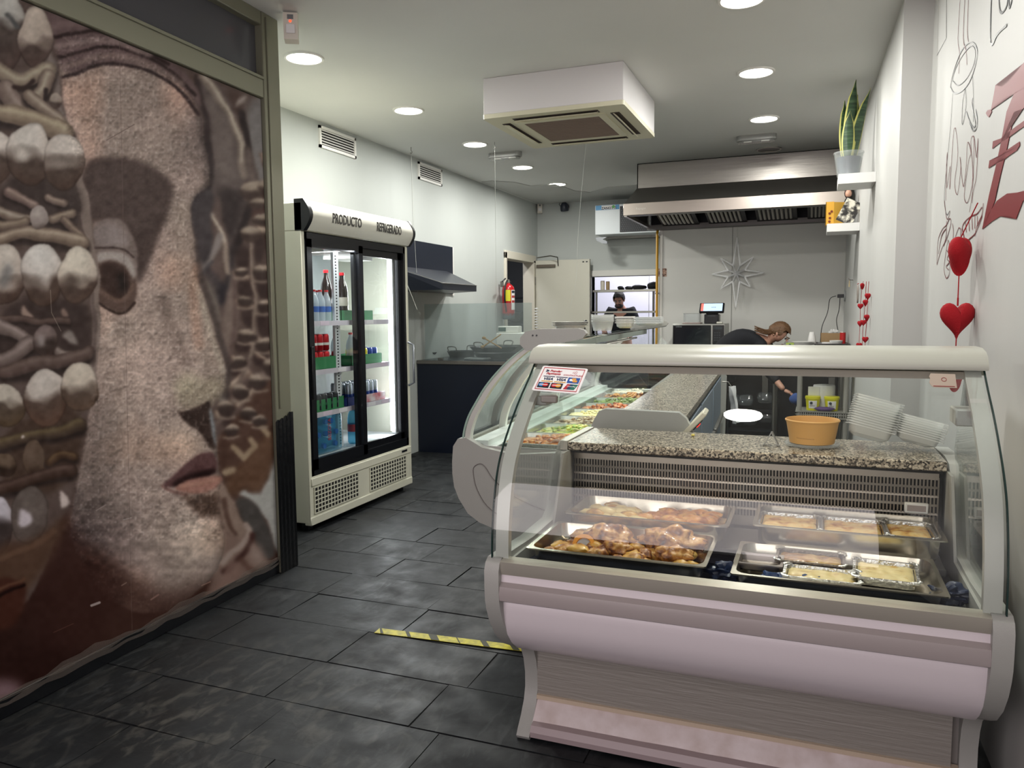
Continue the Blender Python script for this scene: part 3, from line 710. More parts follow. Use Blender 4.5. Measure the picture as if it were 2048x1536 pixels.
# boxed-out wall behind the hood
WP2 = mat('wall_panel', '#d2d2cd', .6, bump=.05, bscale=6, var=.04, vscale=1)
w2 = struct(box('wall_kitchen', -1.64, 1.0, YH, YB + .3, 0, ZC, WP2))
box('panel_joint', -.865, -.858, YH - .003, YH + .001, 0, ZC, mat('joint_grey', '#8c8c88', .6), w2)
box('corner_trim', -1.655, -1.625, YH - .012, YH + .02, 0, 2.5, WHITEPL, w2)
# right wall, far part stands forward of the near part
def angled_wall(name, x0, y0, x1, y1, t=.3):
    return prism(name, [(x0, y0), (x1, y1), (x1 + t, y1), (x0 + t, y0)], 'z', 0, ZC, WALLR, None, smooth=0)
struct(angled_wall('wall_right', .378, 4.47, .275, 9.3, .5))
struct(angled_wall('wall_near_right', .585, -.9, .512, 4.6, .4))
struct(prism('baseboard_right', [(.572, .5), (.519, 4.46), (.53, 4.46), (.585, .5)], 'z', 0, .14, mat('black_skirting', '#0d0f12', .5), None, smooth=0))
struct(box('wall_left_near', XL - .15, XL, -1.6, 3.3, 0, ZC, WALL))
# kitchen room beyond the pass
KW = mat('kitchen_tile', '#dcdbe4', .35)
bm = bmesh.new(); bm_box(bm, -4.3, -1.0, 12.75, 12.85, 0, ZC); bm_box(bm, -1.2, -1.1, YB + .3, 12.85, 0, ZC)
kw = struct(finish(bm, 'wall_kitchen_back', KW, None, 0))
for x_ in (-3.55, -2.55, -1.55): box('panel_joint', x_, x_ + .008, 12.745, 12.752, 0, ZC, mat('joint_grey', '#8c8c88', .6), kw)
for z_ in (1.2, 2.2): box('panel_joint', -3.75, -1.2, 12.745, 12.752, z_, z_ + .008, mat('joint_grey', '#8c8c88', .6), kw)
area('kitchen_lamp', (-2.4, 11.9, ZC - .05), (1.2, .5), 55, (.93, .92, 1))
# back store seen through the left door
bm = bmesh.new(); bm_box(bm, -5.6, -5.5, 8.6, 12, 0, ZC); bm_box(bm, -5.6, XL - .15, 11.9, 12, 0, ZC); bm_box(bm, -5.6, XL - .15, 8.5, 8.6, 0, ZC); bm_box(bm, -5.6, XL - .15, 8.5, 12, -.05, 0); bm_box(bm, -5.6, XL - .15, 8.5, 12, ZC, ZC + .1)
struct(finish(bm, 'wall_store', mat('store_grey', '#6b6d70', .7), None, 0))
# shop front behind the camera
struct(box('wall_front', -4.4, 1.4, -1.55, -1.5, 2.5, ZC, WALL))
# black floor trim strip where the long case counter meets
# ---- mural partition
PA = math.radians(-2.663)                        # partition runs slightly askew
pp = thing('partition_screen', 'metal framed partition screen with a large printed photograph of a carved stone face', 'partition', (-2.692, 3.514, 0))
pp.rotation_euler = (0, 0, -PA)                  # local -y runs toward the camera
def PL(px, py):                                  # pixel -> local (y, z) on the partition's face
    n = Vector((math.cos(-PA), math.sin(-PA), 0)); r = ray(px, py); o = Vector((-2.692, 3.514, 0))
    p = C0 + r * ((o - C0).dot(n) / r.dot(n)); q = p - o
    return (-q.x * math.sin(-PA) + q.y * math.cos(-PA), q.z)
yp = PL(543, 690)[0]                             # inner edge of end post
box('end_post', -.09, .012, yp, .0, 0, ZC, ALU, pp, .004)
box('end_post_lip', .012, .02, yp + .03, yp + .045, .90, ZC - .02, ALU, pp, .002)
box('cross_rail', -.07, .010, -3.3, yp, 2.515, 2.622, ALU, pp, .004)
box('cross_rail_bead', .010, .018, -3.3, yp, 2.606, 2.622, ALU, pp, .002)
box('top_rail', -.07, .010, -3.3, yp, 2.88, ZC, ALU, pp, .004)
box('transom_glass', -.04, -.03, -3.3, yp, 2.62, 2.88, mat('smoked_glass', '#4b4b50', .18), pp)
box('bottom_rail', -.07, -.002, -3.3, yp, 0, .075, BLACK, pp, .003)
box('backing_board', -.07, -.012, -3.3, yp, .05, 2.53, BLACKM, pp)
# torn black tape on the post foot
bm = bmesh.new()
zz = [.83, .845, .835, .85, .84, .86, .85, .875, .87, .87]
n_ = len(zz)
ys = [yp - .012 + (0.017 - yp) * i / (n_ - 1) for i in range(n_)]
V0 = [bm.verts.new((.016 + .002 * (i % 2), ys[i], .0)) for i in range(n_)]; V1 = [bm.verts.new((.016 + .003 * (i % 2), ys[i], zz[i])) for i in range(n_)]
for i in range(n_ - 1): bm.faces.new((V0[i], V0[i + 1], V1[i + 1], V1[i]))
V2 = [bm.verts.new((-.1, .017, 0)), bm.verts.new((-.1, .017, .86))]
bm.faces.new((V0[-1], V2[0], V2[1], V1[-1]))
finish(bm, 'black_tape', mat('tape_black', '#07080b', .3, bump=.3, bscale=40), pp, 0)
# the print: flat picture on a thin sheet
MUR = paint_mural()
TW, TH = 1100, 1240
y_a, y_b, z_a, z_b = -1.80, yp - .004, .055, 2.512
gy_ = np.linspace(y_a, y_b, TW); gz_ = np.linspace(z_a, z_b, TH)
GY, GZ = np.meshgrid(gy_, gz_)
wx_ = -2.692 - GY * math.sin(-PA); wy_ = 3.514 + GY * math.cos(-PA); wz_ = GZ - CAMH
q = np.stack([wx_, wy_, wz_], -1) @ np.array([list(r_) for r_ in CM])
u_ = np.clip(1024 + FPX * q[..., 0] / q[..., 2], 0, 599); v_ = np.clip(768 + FPX * q[..., 1] / q[..., 2], 0, 1449)
u0 = np.minimum(u_.astype(int), 598); v0 = np.minimum(v_.astype(int), 1448); fu = (u_ - u0)[..., None]; fv = (v_ - v0)[..., None]
tex = (MUR[v0, u0] * (1 - fu) + MUR[v0, u0 + 1] * fu) * (1 - fv) + (MUR[v0 + 1, u0] * (1 - fu) + MUR[v0 + 1, u0 + 1] * fu) * fv
rgba = np.ones((TH, TW, 4), np.float32); rgba[..., :3] = np.clip((tex - .44) * 1.22 + .455, .02, 1)
im = bpy.data.images.new('mural_print', TW, TH); im.pixels.foreach_set(rgba.ravel()); im.update(); im.pack()
mm = bpy.data.materials.new('mural_vinyl'); mm.use_nodes = True; nb = mm.node_tree.nodes['Principled BSDF']
ti = mm.node_tree.nodes.new('ShaderNodeTexImage'); ti.image = im; ti.extension = 'EXTEND'
hs = mm.node_tree.nodes.new('ShaderNodeHueSaturation'); hs.inputs['Value'].default_value = 1.0; hs.inputs['Saturation'].default_value = .95
mm.node_tree.links.new(ti.outputs[0], hs.inputs['Color']); mm.node_tree.links.new(hs.outputs[0], nb.inputs['Base Color']); nb.inputs['Roughness'].default_value = .5; nb.inputs['Specular IOR Level'].default_value = .12
MURAL_HS = hs
bm = bmesh.new()
vs = [bm.verts.new(p) for p in ((-.008, -3.2, z_a), (-.008, y_b, z_a), (-.008, y_b, z_b), (-.008, -3.2, z_b))]
f_ = bm.faces.new(vs); uvl = bm.loops.layers.uv.new('UVMap')
for lp, uv in zip(f_.loops, (((-3.2 - y_a) / (y_b - y_a), 0), (1, 0), (1, 1), ((-3.2 - y_a) / (y_b - y_a), 1))): lp[uvl].uv = uv
me = bpy.data.meshes.new('mural_print'); bm.to_mesh(me); bm.free(); me.materials.append(mm)
o = bpy.data.objects.new('mural_print', me); COL.objects.link(o); o.parent = pp; tag(o, 'printed vinyl picture of an ancient carved stone face in a beaded headdress')
# clear packing tape along the foot of the print
TAPE = glass('clear_tape', (.9, .88, .86), 1.5, .15, 1.6, '#b8a79c', .12)
for k, (z0, z1, w) in enumerate(((.07, .098, .004), (.05, .075, .007))):
    bm = bmesh.new(); P_ = [[], []]
    for i in range(40):
        yy_ = -3.1 + (yp + 3.1) * i / 39
        P_[0].append((w + .003 * math.sin(i * 1.7 + k), yy_, z0 + .006 * math.sin(i * 2.3))); P_[1].append((w + .002 * math.sin(i * 2.9), yy_, z1 + .012 * math.sin(i * .9 + k) + .006 * math.sin(i * 3.1)))
    bm_sheet(bm, P_); finish(bm, 'clear_tape', TAPE, pp, 60)
# ---- yellow hazard tape on the floor
tp = thing('floor_tape', 'worn yellow hazard tape strip with black stripes on the slate floor', 'tape', (-1.43, 2.9, .004))
t0, t1 = Vector((-1.775, 2.875, 0)), Vector((-1.05, 2.928, 0))
dv = (t1 - t0).normalized(); nv = Vector((-dv.y, dv.x, 0)) * .026
def tquad(name, a, b, sk, m, z):
    bm = bmesh.new(); c_ = Vector((-1.43, 2.9, .004))
    A_ = [t0 + dv * a - nv, t0 + dv * b - nv, t0 + dv * (b + sk) + nv, t0 + dv * (a + sk) + nv]
    L_ = (t1 - t0).length
    vs = [bm.verts.new(Vector((min(max((p - t0).dot(dv), 0), L_), (p - t0).dot(nv.normalized()), z))) for p in A_]
    for v in vs:
        q_ = t0 + dv * v.co.x + nv.normalized() * v.co.y; v.co = Vector((q_.x - c_.x, q_.y - c_.y, z))
    f = bm.faces.new(vs); r_ = bmesh.ops.extrude_face_region(bm, geom=[f])
    for v in [g for g in r_['geom'] if isinstance(g, bmesh.types.BMVert)]: v.co.z += .0012
    return finish(bm, name, m, tp, 0)
tquad('tape_strip', 0, (t1 - t0).length, -.01, mat('hazard_yellow', '#d9cf1c', .5, var=.25, vscale=30, var2='#a89f20'), 0)
for k in range(6): tquad('black_stripe', .03 + k * .12 + .01 * (k % 2), .045 + k * .12 + .012 * (k % 3), -.035, mat('hazard_black', '#3a3a22', .6), .0012)
# ================================================================ DISPLAY CASES (local: x along the length, y front->rear, z up)
GRAN = ramp_mat('granite', 'voronoi', 185, [(0, '#171412'), (.25, '#463f36'), (.45, '#80776a'), (.7, '#a59b8b'), (1, '#cbc1ae')], .22, 0)
for n_ in GRAN.node_tree.nodes:
    if n_.type == 'TEX_VORONOI': n_.inputs['Randomness'].default_value = 1
FRONTW = mat('case_white', '#dfd6da', .35, bump=.03, bscale=400)
RIDGE = mat('case_ridged_laminate', '#959089', .5, bump=.5, bscale=9, stretch=(.7, 1, 11))
KICK = mat('kick_scuffed', '#e2d6d6', .5, var=.12, vscale=14, var2='#cdbdb9')
CREAMS = mat('cream_strip', '#cbb9a4', .4)
DKSTEEL = mat('case_back_steel', '#857d73', .32, 1., bump=.03, bscale=20, stretch=(1, 1, 25))
HOLE = mat('slot_dark', '#050505', .9)
def display_case(root, L, cap, gl, top, gran, slot=True, inner_z=.60, left_cap=True, yrear=1.05, glassm=GLASSG, rear_low=.85):
    """cap: outline of the moulded ends; gl: glass curve (y,z) bottom->top; top: canopy outline; gran: (y0,y1,z0,z1)"""
    T = .045
    capi = [(y + (.018 if z > .3 and y < .2 else .006), z) for y, z in cap]
    for a, b in ((0, T), (L - T, L)):
        prism('end_cap', cap, 'x', a, b, GREYP, root)
    # skin panels, following the cap outline slightly inside
    z0g = gl[0][1]
    bz = [(.030, z0g - .03), (.018, z0g - .07), (.014, .60 + (z0g - .68))]
    dz = z0g - .68
    prism('glass_trim', [(.012, z0g + .005), (.05, z0g + .012), (.06, z0g - .03), (.02, z0g - .035), (.014, z0g - .02)], 'x', T, L - T, mat('trim_satin', '#b9b4a8', .3, .4), root)
    prism('front_panel', [(.024, z0g - .035), (.022, .62 + dz), (.05, .62 + dz), (.05, z0g - .035)], 'x', T, L - T, FRONTW, root)
    prism('bumper_rail', [(.022, .622 + dz), (.006, .612 + dz), (.002, .59 + dz), (.006, .57 + dz), (.026, .56 + dz), (.05, .56 + dz), (.05, .622 + dz)], 'x', T, L - T, mat('bumper_mauve', '#a49a99', .35), root)
    bulge = [(.026, .56), (.028, .53), (.036, .49), (.055, .445), (.09, .405), (.135, .37), (.185, .345), (.235, .33)]
    if slot:
        pr = [(y + .010, z + dz) for y, z in bulge]
        prism('bulge_panel', pr + [(y + .02, z + dz + .01) for y, z in bulge[::-1]], 'x', T, L - T, FRONTW, root, smooth=60)
        prism('recess_panel', [(.33, .34), (.335, .118), (.36, .118), (.36, .34)], 'x', T, L - T - .02, RIDGE, root)
        prism('cream_strip', [(.325, .122), (.325, .108), (.35, .105), (.35, .125)], 'x', T, L - T, CREAMS, root)
        # scuffed kick board with an uneven lower tear line
        bm = bmesh.new(); P_ = [[], [], []]
        for i in range(60):
            x = T + (L - 2 * T) * i / 59; zz = .044 + .006 * mnoise.noise(Vector((x * 9, 0, 3))) - .006 * (i / 59)
            P_[0].append((x, .335, .108)); P_[1].append((x, .302, .07)); P_[2].append((x, .279, zz))
        bm_sheet(bm, P_); finish(bm, 'kick_board', KICK, root, 60)
        prism('kick_rail', [(.283, .052), (.262, .048), (.25, .03), (.252, .012), (.27, .004), (.34, .004), (.34, .052)], 'x', T + .002, L - T, mat('kick_mauve', '#a9989a', .35, bump=.1, bscale=6), root)
        box('rear_base', T, L - T, .36, yrear - .03, .02, .56, mat('case_inner', '#85807c', .6), root)
    else:
        prism('bulge_panel', [(y + .010, z + dz) for y, z in bulge] + [(y + .02, z + dz + .01) for y, z in bulge[::-1]], 'x', T, L - T, FRONTW, root, smooth=60)
        box('rear_base', T, L - T, .34, yrear - .03, .02, .56, mat('case_inner', '#85807c', .6), root)
    # well
    WELL = mat('case_well', '#23252b', .45)
    bm = bmesh.new(); bm_box(bm, T, L - T, .075, .66, inner_z - .02, inner_z); bm_box(bm, T, L - T, .055, .075, inner_z - .02, z0g - .01); finish(bm, 'display_deck', WELL if slot else mat('case_well_pale', '#7f8a8a', .35), root, 0)
    # curved front glass
    g2 = [(y + .006, z) for y, z in gl]
    gp = [tuple(p[:2]) for p in cat_rom([(y, z, 0) for y, z in gl], 5)]
    gq = [(y + .007, z - .002) for y, z in gp]
    prism('front_glass', gp + gq[::-1], 'x', T * .35, L - T * .35, glassm, root, smooth=40)
    # dark polished edges of the glass and the satin side ribs behind it
    for a, b in ((T * .35 - .004, T * .35), (L - T * .35, L - T * .35 + .004)): prism('glass_edge', gp + gq[::-1], 'x', a, b, GEDGE if slot else GEDGEL, root, smooth=40)
    ri = [(y + .010, z) for y, z in gp]; ro = [(y + .034, z - .004) for y, z in gp]
    for a in (T * .5, L - T * 1.35): prism('side_rib', ri + ro[::-1], 'x', a, a + .040, mat('rib_satin', '#c9c8c2', .35, .2), root, smooth=40)
    # side glasses
    yt = gl[-1][0]; side = [(y + .035, z) for y, z in gp] + [(yt + .16, gl[-1][1] + .01), (gran[0] + .03, gran[3] + .04), (gran[0] - .02, gran[3] - .03), (gran[0] - .08, z0g)]
    for a in (T * .6, L - T * .6 - .005): prism('side_glass', side, 'x', a, a + .005, glassm, root, smooth=0)
    # inner moulded sides
    inn = [(.08, z0g - .01), (.5, z0g - .01), (gran[0] - .07, gran[2]), (gran[0] + .02, gran[2]), (gran[0] + .02, inner_z - .02), (.08, inner_z - .02)]
    for a in (T, L - T - .008): prism('inner_side', inn, 'x', a, a + .008, GREYP, root)
    # canopy
    if not slot:
        prism('canopy_glass', top, 'x', .0, L, GLASSG, root, smooth=50); prism('canopy_edge', [(.355, 1.258), (.355, 1.266), (.372, 1.270), (.372, 1.260)], 'x', .0, L, GEDGE, root); prism('canopy_rail', [(.42, 1.225), (.42, 1.255), (.47, 1.262), (.47, 1.228)], 'x', .02, L - .02, mat('rail_grey_green', '#8d9691', .4), root)
    else: prism('canopy', top, 'x', -.002 if slot else .02, L - .005, mat('canopy_enamel', '#b7b8ac', .3, 0), root, smooth=50)
    y0, y1, z0, z1 = gran
    prism('granite_top', [(y0, z0 + .004), (y0 + .003, z0), (y1, z0), (y1, z1), (y0 + .003, z1), (y0, z1 - .004)], 'x', T + .002, L - T - .01, GRAN, root)
    box('top_trim', T - .03, T, y0 - .0, y1, z0, z1 + .004, mat('trim_satin', '#b9b4a8', .3, .4), root)
    # slotted rear grille
    yb, gz0, gz1 = y0 + .055, inner_z + .09, z0 - .012
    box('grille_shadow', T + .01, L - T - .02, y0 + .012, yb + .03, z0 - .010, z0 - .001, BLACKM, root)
    box('plenum', T + .008, L - T - .01, yb + .012, y1 - .01, inner_z, z0 - .002, HOLE, root)
    bm = bmesh.new(); rows = 6
    H = gz1 - gz0 - .02; ph = H / rows; nx = int((L - 2 * T - .03) / .0105); x0 = T + .012
    hb = ph * .24
    zt = gz0
    for r in range(rows + 1):
        zc = gz0 + r * ph
        a, b = (zc - hb, zc) if 0 < r < rows else ((zc - .035, zc) if r == 0 else (zc - hb, gz1))
        tip = .010 * (1 if r % 2 else .4)
        bm_prism(bm, [(yb - tip * .3, a), (yb + .004 - tip * .3, a), (yb + .004, b), (yb, b)], 'x', x0 - .003, x0 + nx * .0105 + .003)
    for i in range(nx + 1):
        bm_box(bm, x0 + i * .0105, x0 + i * .0105 + .0048, yb - .0005, yb + .0035, gz0 - .002, gz0 + H)
    tag(finish(bm, 'slotted_grille', DKSTEEL, root, 0), None, None, None, 'stuff')
    return dict(yb=yb, gz0=gz0, gz1=gz1)
cap1 = [(.083, .683), (.03, .684), (.010, .672), (0, .65), (0, .60), (.003, .56), (.012, .53), (.033, .485), (.076, .427), (.136, .374), (.2, .34), (.26, .318), (.298, .289), (.322, .245), (.336, .19), (.336, .14), (.322, .1), (.293, .06), (.262, .03), (.248, .012), (.256, 0), (.285, 0),
        (.34, .03), (1.02, .03), (1.05, .06), (1.06, .88), (1.05, .915), (.80, .925), (.71, .915), (.67, .88), (.60, .72), (.52, .678), (.3, .672)]
gl1 = [(.026, .672), (.027, .72), (.032, .78), (.048, .86), (.078, .94), (.122, 1.0), (.19, 1.065), (.27, 1.13), (.35, 1.185), (.415, 1.235)]
top1 = [(.40, 1.232), (.398, 1.238), (.402, 1.250), (.418, 1.268), (.445, 1.281), (.50, 1.290), (.60, 1.291), (.615, 1.285), (.615, 1.262), (.58, 1.25), (.50, 1.22), (.46, 1.215), (.44, 1.232)]
c1 = thing('display_case', 'pink-white curved glass deli case with granite shelf in the foreground', 'display case', (-.885, 2.03, 0))
L1 = 1.335
inf1 = display_case(c1, L1, cap1, gl1, top1, (.68, 1.05, .895, .925), True, .60)
# price sign bracket on glass, thermometer in the grille
box('under_rail', .03, L1 - .02, .43, .48, 1.205, 1.226, mat('rail_taupe', '#a89d92', .5), c1)
for x in (.035, L1 - .095): box('hinge_block', x, x + .06, .30, .40, 1.105 if x < .5 else 1.09, 1.135, GREYP, c1, .004)
t_ = box('thermometer', L1 - .165, L1 - .095, inf1['yb'] - .014, inf1['yb'], .745, .78, WHITEPL, c1, .003)
box('thermometer_window', L1 - .157, L1 - .103, inf1['yb'] - .0155, inf1['yb'] - .0135, .753, .772, mat('lcd_grey', '#9b8f8b', .3), t_)
box('price_rail_fold', .06, L1 - .06, .052, .056, .62, .668, mat('tape_dark', '#2c2d33', .4), c1)

cap2 = [(.07, .832), (.03, .826), (.006, .79), (0, .72), (0, .66), (.008, .60), (.03, .545), (.074, .478), (.13, .44), (.19, .42), (.26, .39), (.30, .34), (.33, .25), (.336, .18), (.32, .1), (.28, .04), (.26, 0), (.30, 0), (.36, .03), (1.06, .03), (1.08, .08), (1.09, .90), (1.06, .955), (1.03, .978), (.72, .985), (.69, .975), (.665, .93), (.62, .80), (.5, .782), (.3, .765), (.15, .79)]
gl2 = [(.045, .80), (.052, .86), (.075, .93), (.115, 1.0), (.16, 1.07), (.22, 1.14), (.29, 1.205), (.37, 1.262)]
top2 = [(.36, 1.255), (.36, 1.262), (.40, 1.272), (.62, 1.296), (.625, 1.29), (.62, 1.284), (.41, 1.257), (.38, 1.25)]
L2 = 2.95
TH2 = math.radians(-86.8)
L2v = Vector((-.0558, .9984, 0))
o2 = Vector((-1.55, 3.20, 0)) + L2v * L2
c2 = thing('display_case', 'long curved glass deli counter with grey moulded end running to the back of the shop', 'display case', (o2.x, o2.y, 0), TH2)
inf2 = display_case(c2, L2, cap2, gl2, top2, (.74, 1.05, .92, .95), False, .72)
# case 2's own top end plate, seen near the sign
tp2 = [(.335, 1.262), (.335, 1.29), (.36, 1.318), (.42, 1.33), (.60, 1.332), (.625, 1.325), (.635, 1.31), (.62, 1.29), (.56, 1.275), (.46, 1.262), (.40, 1.235), (.36, 1.236)]
ep = prism('canopy_end_plate', tp2, 'x', L2 - .035, L2 + .004, GREYP, c2)
for y_ in (.395, .413):
    lathe('screw', [(0, 0), (.004, 0), (.004, .003), (0, .003)], BLACK, ep, n=8, M=Matrix.Translation((L2 + .003, y_, 1.302)) @ Matrix.Rotation(math.pi / 2, 4, 'Y'))
prism('canopy_end_plate', tp2, 'x', -.03, .0, GREYP, c2)
# grooved line on the end cap
gr = [(.11, .70), (.14, .715), (.165, .70), (.20, .65), (.26, .60), (.34, .555), (.46, .515)]
tube('moulded_groove', [(L2 + .0005, y, z) for y, z in [tuple(p[:2]) for p in cat_rom([(a, b, 0) for a, b in gr[::-1]] + [(.105, .67, 0), (.12, .60, 0), (.17, .52, 0), (.26, .46, 0)], 4)]], .0022, mat('groove_grey', '#6f6a68', .6), c2, 6)
# control plate with red lamp and the thermostat cover at the rear of the near end
M_ = Matrix.Translation((L2 - .02, 1.09, .93)) @ Matrix.Rotation(math.radians(-42), 4, 'X')
cp = box('control_plate', -.12, .045, -.01, .012, -.075, .07, mat('cream_plate', '#d8d2bd', .4), c2, .004, M=M_)
box('switch', -.05, -.005, .010, .018, -.03, .035, BLACK, cp, .003, M=M_)
box('red_lamp', -.038, -.016, .016, .021, -.006, .016, mat('lamp_red', '#e01812', .3, emit='#ff2010', estr=3), cp, .002, M=M_)
# mullion ribs and divider glasses along the long case
for x in (1.35, 1.42, 2.42):
    ri = [(y + .012, z) for y, z in [tuple(p[:2]) for p in cat_rom([(a, b, 0) for a, b in gl2], 4)]]; ro = [(y + .034, z - .004) for y, z in ri]
    prism('inner_rib', ri + ro[::-1], 'x', x, x + .03, mat('rib_white', '#dcdfd8', .3), c2, smooth=40)
for x in (1.30, 2.95 - .62): prism('divider_glass', [(.10, .80), (.70, .80), (.66, .93), (.45, 1.2), (.36, 1.2), (.16, .98)], 'x', x, x + .005, GLASSG, c2, smooth=0)
box('inner_ledge', .05, L2 - .05, .085, .16, .79, .815, mat('ledge_white', '#d5dcd8', .3), c2)
box('inner_ledge_step', .05, L2 - .05, .16, .2, .755, .79, mat('ledge_white', '#d5dcd8', .3), c2)
area('long_case_fill', (o2.x + L2 * .0279 + .46, o2.y - L2 * .4992, 1.19), (.04, 2.7), 6, (1, .97, .90), rot=(0, math.radians(14), TH2 + math.pi / 2))  # added fill under the canopy, brightens the food and its reflections in the glass
tube('hook_rail', [(.1, .40, 1.20), (L2 - .1, .40, 1.20)], .008, STEEL, c2)
# rear doors of the long case (blue grey), facing the right wall
for k in range(3):
    d = box('rear_door', .1 + k * .95, 1.0 + k * .95, 1.032, 1.052, .42, .90, mat('door_blue_grey', '#6f7d8c', .4), c2, .003)
    box('door_handle', .12 + k * .95, .98 + k * .95, 1.052, 1.075, .60, .625, STEELD, d, .003)
box('rear_ledge', .06, L2 - .06, 1.03, 1.10, .62 - .28, .66 - .28, STEELD, c2)
# ================================================================ DRINKS FRIDGE (front faces +x)
FX = -2.985; FY0, FY1 = 4.075, 5.43; FB = -3.70
fr = thing('drinks_fridge', 'tall cream two-door glass drinks fridge with black frame against the left wall', 'fridge', (FX, FY0, 0))
def fb(name, x0, x1, y0, y1, z0, z1, m, parent=fr, bev=0): return box(name, x0 - FX, x1 - FX, y0 - FY0, y1 - FY0, z0, z1, m, parent, bev)
INT = mat('fridge_inside', '#cfd4d6', .5)
fb('side_panel', FB, FX - .005, FY0, FY0 + .035, .06, 1.925, CREAM, bev=.004); fb('side_panel', FB, FX - .005, FY1 - .035, FY1, .06, 1.925, CREAM, bev=.004)
fb('back_panel', FB, FB + .03, FY0 + .03, FY1 - .03, .06, 1.92, INT); fb('inner_floor', FB, FX - .06, FY0 + .03, FY1 - .03, .42, .455, INT); fb('inner_ceiling', FB, FX - .06, FY0 + .03, FY1 - .03, 1.86, 1.92, INT)
fb('cap_panel', FB, FX + .005, FY0, FY1, 1.925, 2.10, CREAM, bev=.005)
# curved lit header
hp = [(.0, 1.93)] + [(.012 + .045 * math.sin(math.pi * t / 10), 1.93 + .185 * t / 10) for t in range(11)] + [(-.04, 2.115), (-.04, 1.93)]
prism('header_panel', [(x, z) for x, z in hp], 'y', .035, FY1 - FY0 - .012, mat('header_enamel', '#dddcd2', .3), fr)
for a, b in ((.0, .035), (FY1 - FY0 - .012, FY1 - FY0 + .01)): prism('header_cheek', [(-.05, 1.925)] + [(.016 + .05 * math.sin(math.pi * t / 10), 1.925 + .195 * t / 10) for t in range(11)] + [(-.05, 2.12)], 'y', a, b, BLACK, fr)
HD = mat('header_lettering', '#4c4a48', .6)
tl_ = Matrix(((-.05, 0, 1), (1, 0, 0), (0, 1, .05)))
text('lettering', 'PRODUCTO', .088, HD, fr, (.058, .43, 2.022), '+x', sx=.72, bold=.002); text('lettering', 'REFRIGERADO', .088, HD, fr, (.058, .98, 2.022), '+x', sx=.62, bold=.002)
# door frames
def frame_rect(name, x0, x1, y0, y1, z0, z1, w, m, parent, wb=None):
    bm = bmesh.new(); wb = wb or w
    for a in ((y0, y0 + w, z0, z1), (y1 - w, y1, z0, z1), (y0, y1, z0, z0 + wb), (y0, y1, z1 - w, z1)): bm_box(bm, x0 - FX, x1 - FX, a[0] - FY0, a[1] - FY0, a[2], a[3])
    return finish(bm, name, m, parent, 0)
frame_rect('outer_frame', FX - .055, FX - .008, FY0 + .012, FY1 - .012, .362, 1.92, .05, BLACK, fr, .06)
d1 = frame_rect('sliding_door', FX - .03, FX, FY0 + .05, 4.775, .40, 1.88, .052, BLACK, fr, .07)
d2 = frame_rect('sliding_door', FX - .055, FX - .03, 4.70, FY1 - .05, .40, 1.88, .062, BLACK, fr, .07)
fb('door_glass', FX - .018, FX - .014, FY0 + .1, 4.725, .46, 1.83, GLASS, d1); fb('door_glass', FX - .045, FX - .041, 4.76, FY1 - .11, .46, 1.83, GLASS, d2)
tube('door_handle', [(.0, 1.325, .84), (.045, 1.33, .86), (.045, 1.33, 1.16), (.0, 1.325, 1.18)], .009, mat('handle_grey', '#8f9499', .3, .6), d2)
fb('door_grip', FX, FX + .012, FY0 + .055, FY0 + .075, .86, 1.2, BLACK, d1, .003)
# vertical lamp and pilasters
LEDM = mat('led_strip', '#ffffff', .3, emit='#f4f6ff', estr=9)
lp = fb('led_lamp', FX - .10, FX - .075, FY1 - .155, FY1 - .13, .49, 1.82, LEDM)
fb('led_backing', FX - .10, FX - .07, FY1 - .13, FY1 - .07, .47, 1.83, mat('pilaster', '#c9ccd0', .35))
PIL = mat('pilaster', '#c9ccd0', .35)
for y in (4.585,):
    p_ = fb('shelf_upright', FX - .14, FX - .12, y, y + .06, .47, 1.84, PIL)
bm = bmesh.new()
for k in range(64): bm_box(bm, -.121, -.1185, .53, .545, .49 + k * .0208, .499 + k * .0208)
for k in range(64): bm_box(bm, -.0755, -.0735, FY1 - .118 - FY0, FY1 - .082 - FY0, .49 + k * .0208, .502 + k * .0208)
tag(finish(bm, 'upright_slots', HOLE, fr, 0), None, None, None, 'stuff')
for k, (yy_, w) in enumerate(((FY0 + .25, .3), (4.95, .3))): fb('lamp_box', FX - .35, FX - .12, yy_ - .15, yy_ + .15, 1.80, 1.86, WHITEPL)
area('fridge_lamp', (FX - .16, FY1 - .12, 1.15), (.05, 1.3), 10, (.93, .96, 1), rot=(math.radians(90), 0, math.radians(195)))
area('fridge_lamp', (FX - .2, 4.65, 1.84), (1.1, .05), 8, (.93, .96, 1))
SHZ = (1.355, 1.03, .745)
for k, z in enumerate(SHZ):
    s_ = fb('wire_shelf', FB + .06, FX - .09, FY0 + .06, FY1 - .14, z - .006, z, mat('shelf_wire', '#c5cacc', .35))
    fb('price_rail', FX - .092, FX - .086, FY0 + .06, FY1 - .14, z - .028, z + .006, mat('price_rail', '#d3ccd8', .3), s_)
    for j in range(6):
        if (j + k) % 3 != 2: fb('price_ticket', FX - .086, FX - .0845, FY0 + .1 + j * .19, FY0 + .1 + j * .19 + .1, z - .024, z + .003, mat('ticket_lilac', '#e6d3e6' if j % 2 else '#cfc4dc', .5) if j % 2 else mat('ticket_white', '#efeaf0', .5), s_)
fb('price_ticket', FX - .086, FX - .084, FY0 + .12, FY0 + .2, .72, .745, mat('ticket_yellow', '#f0d820', .5))
fb('price_ticket', FX - .086, FX - .084, 4.80, 4.84, .72, .75, mat('ticket_yellow', '#f0d820', .5))
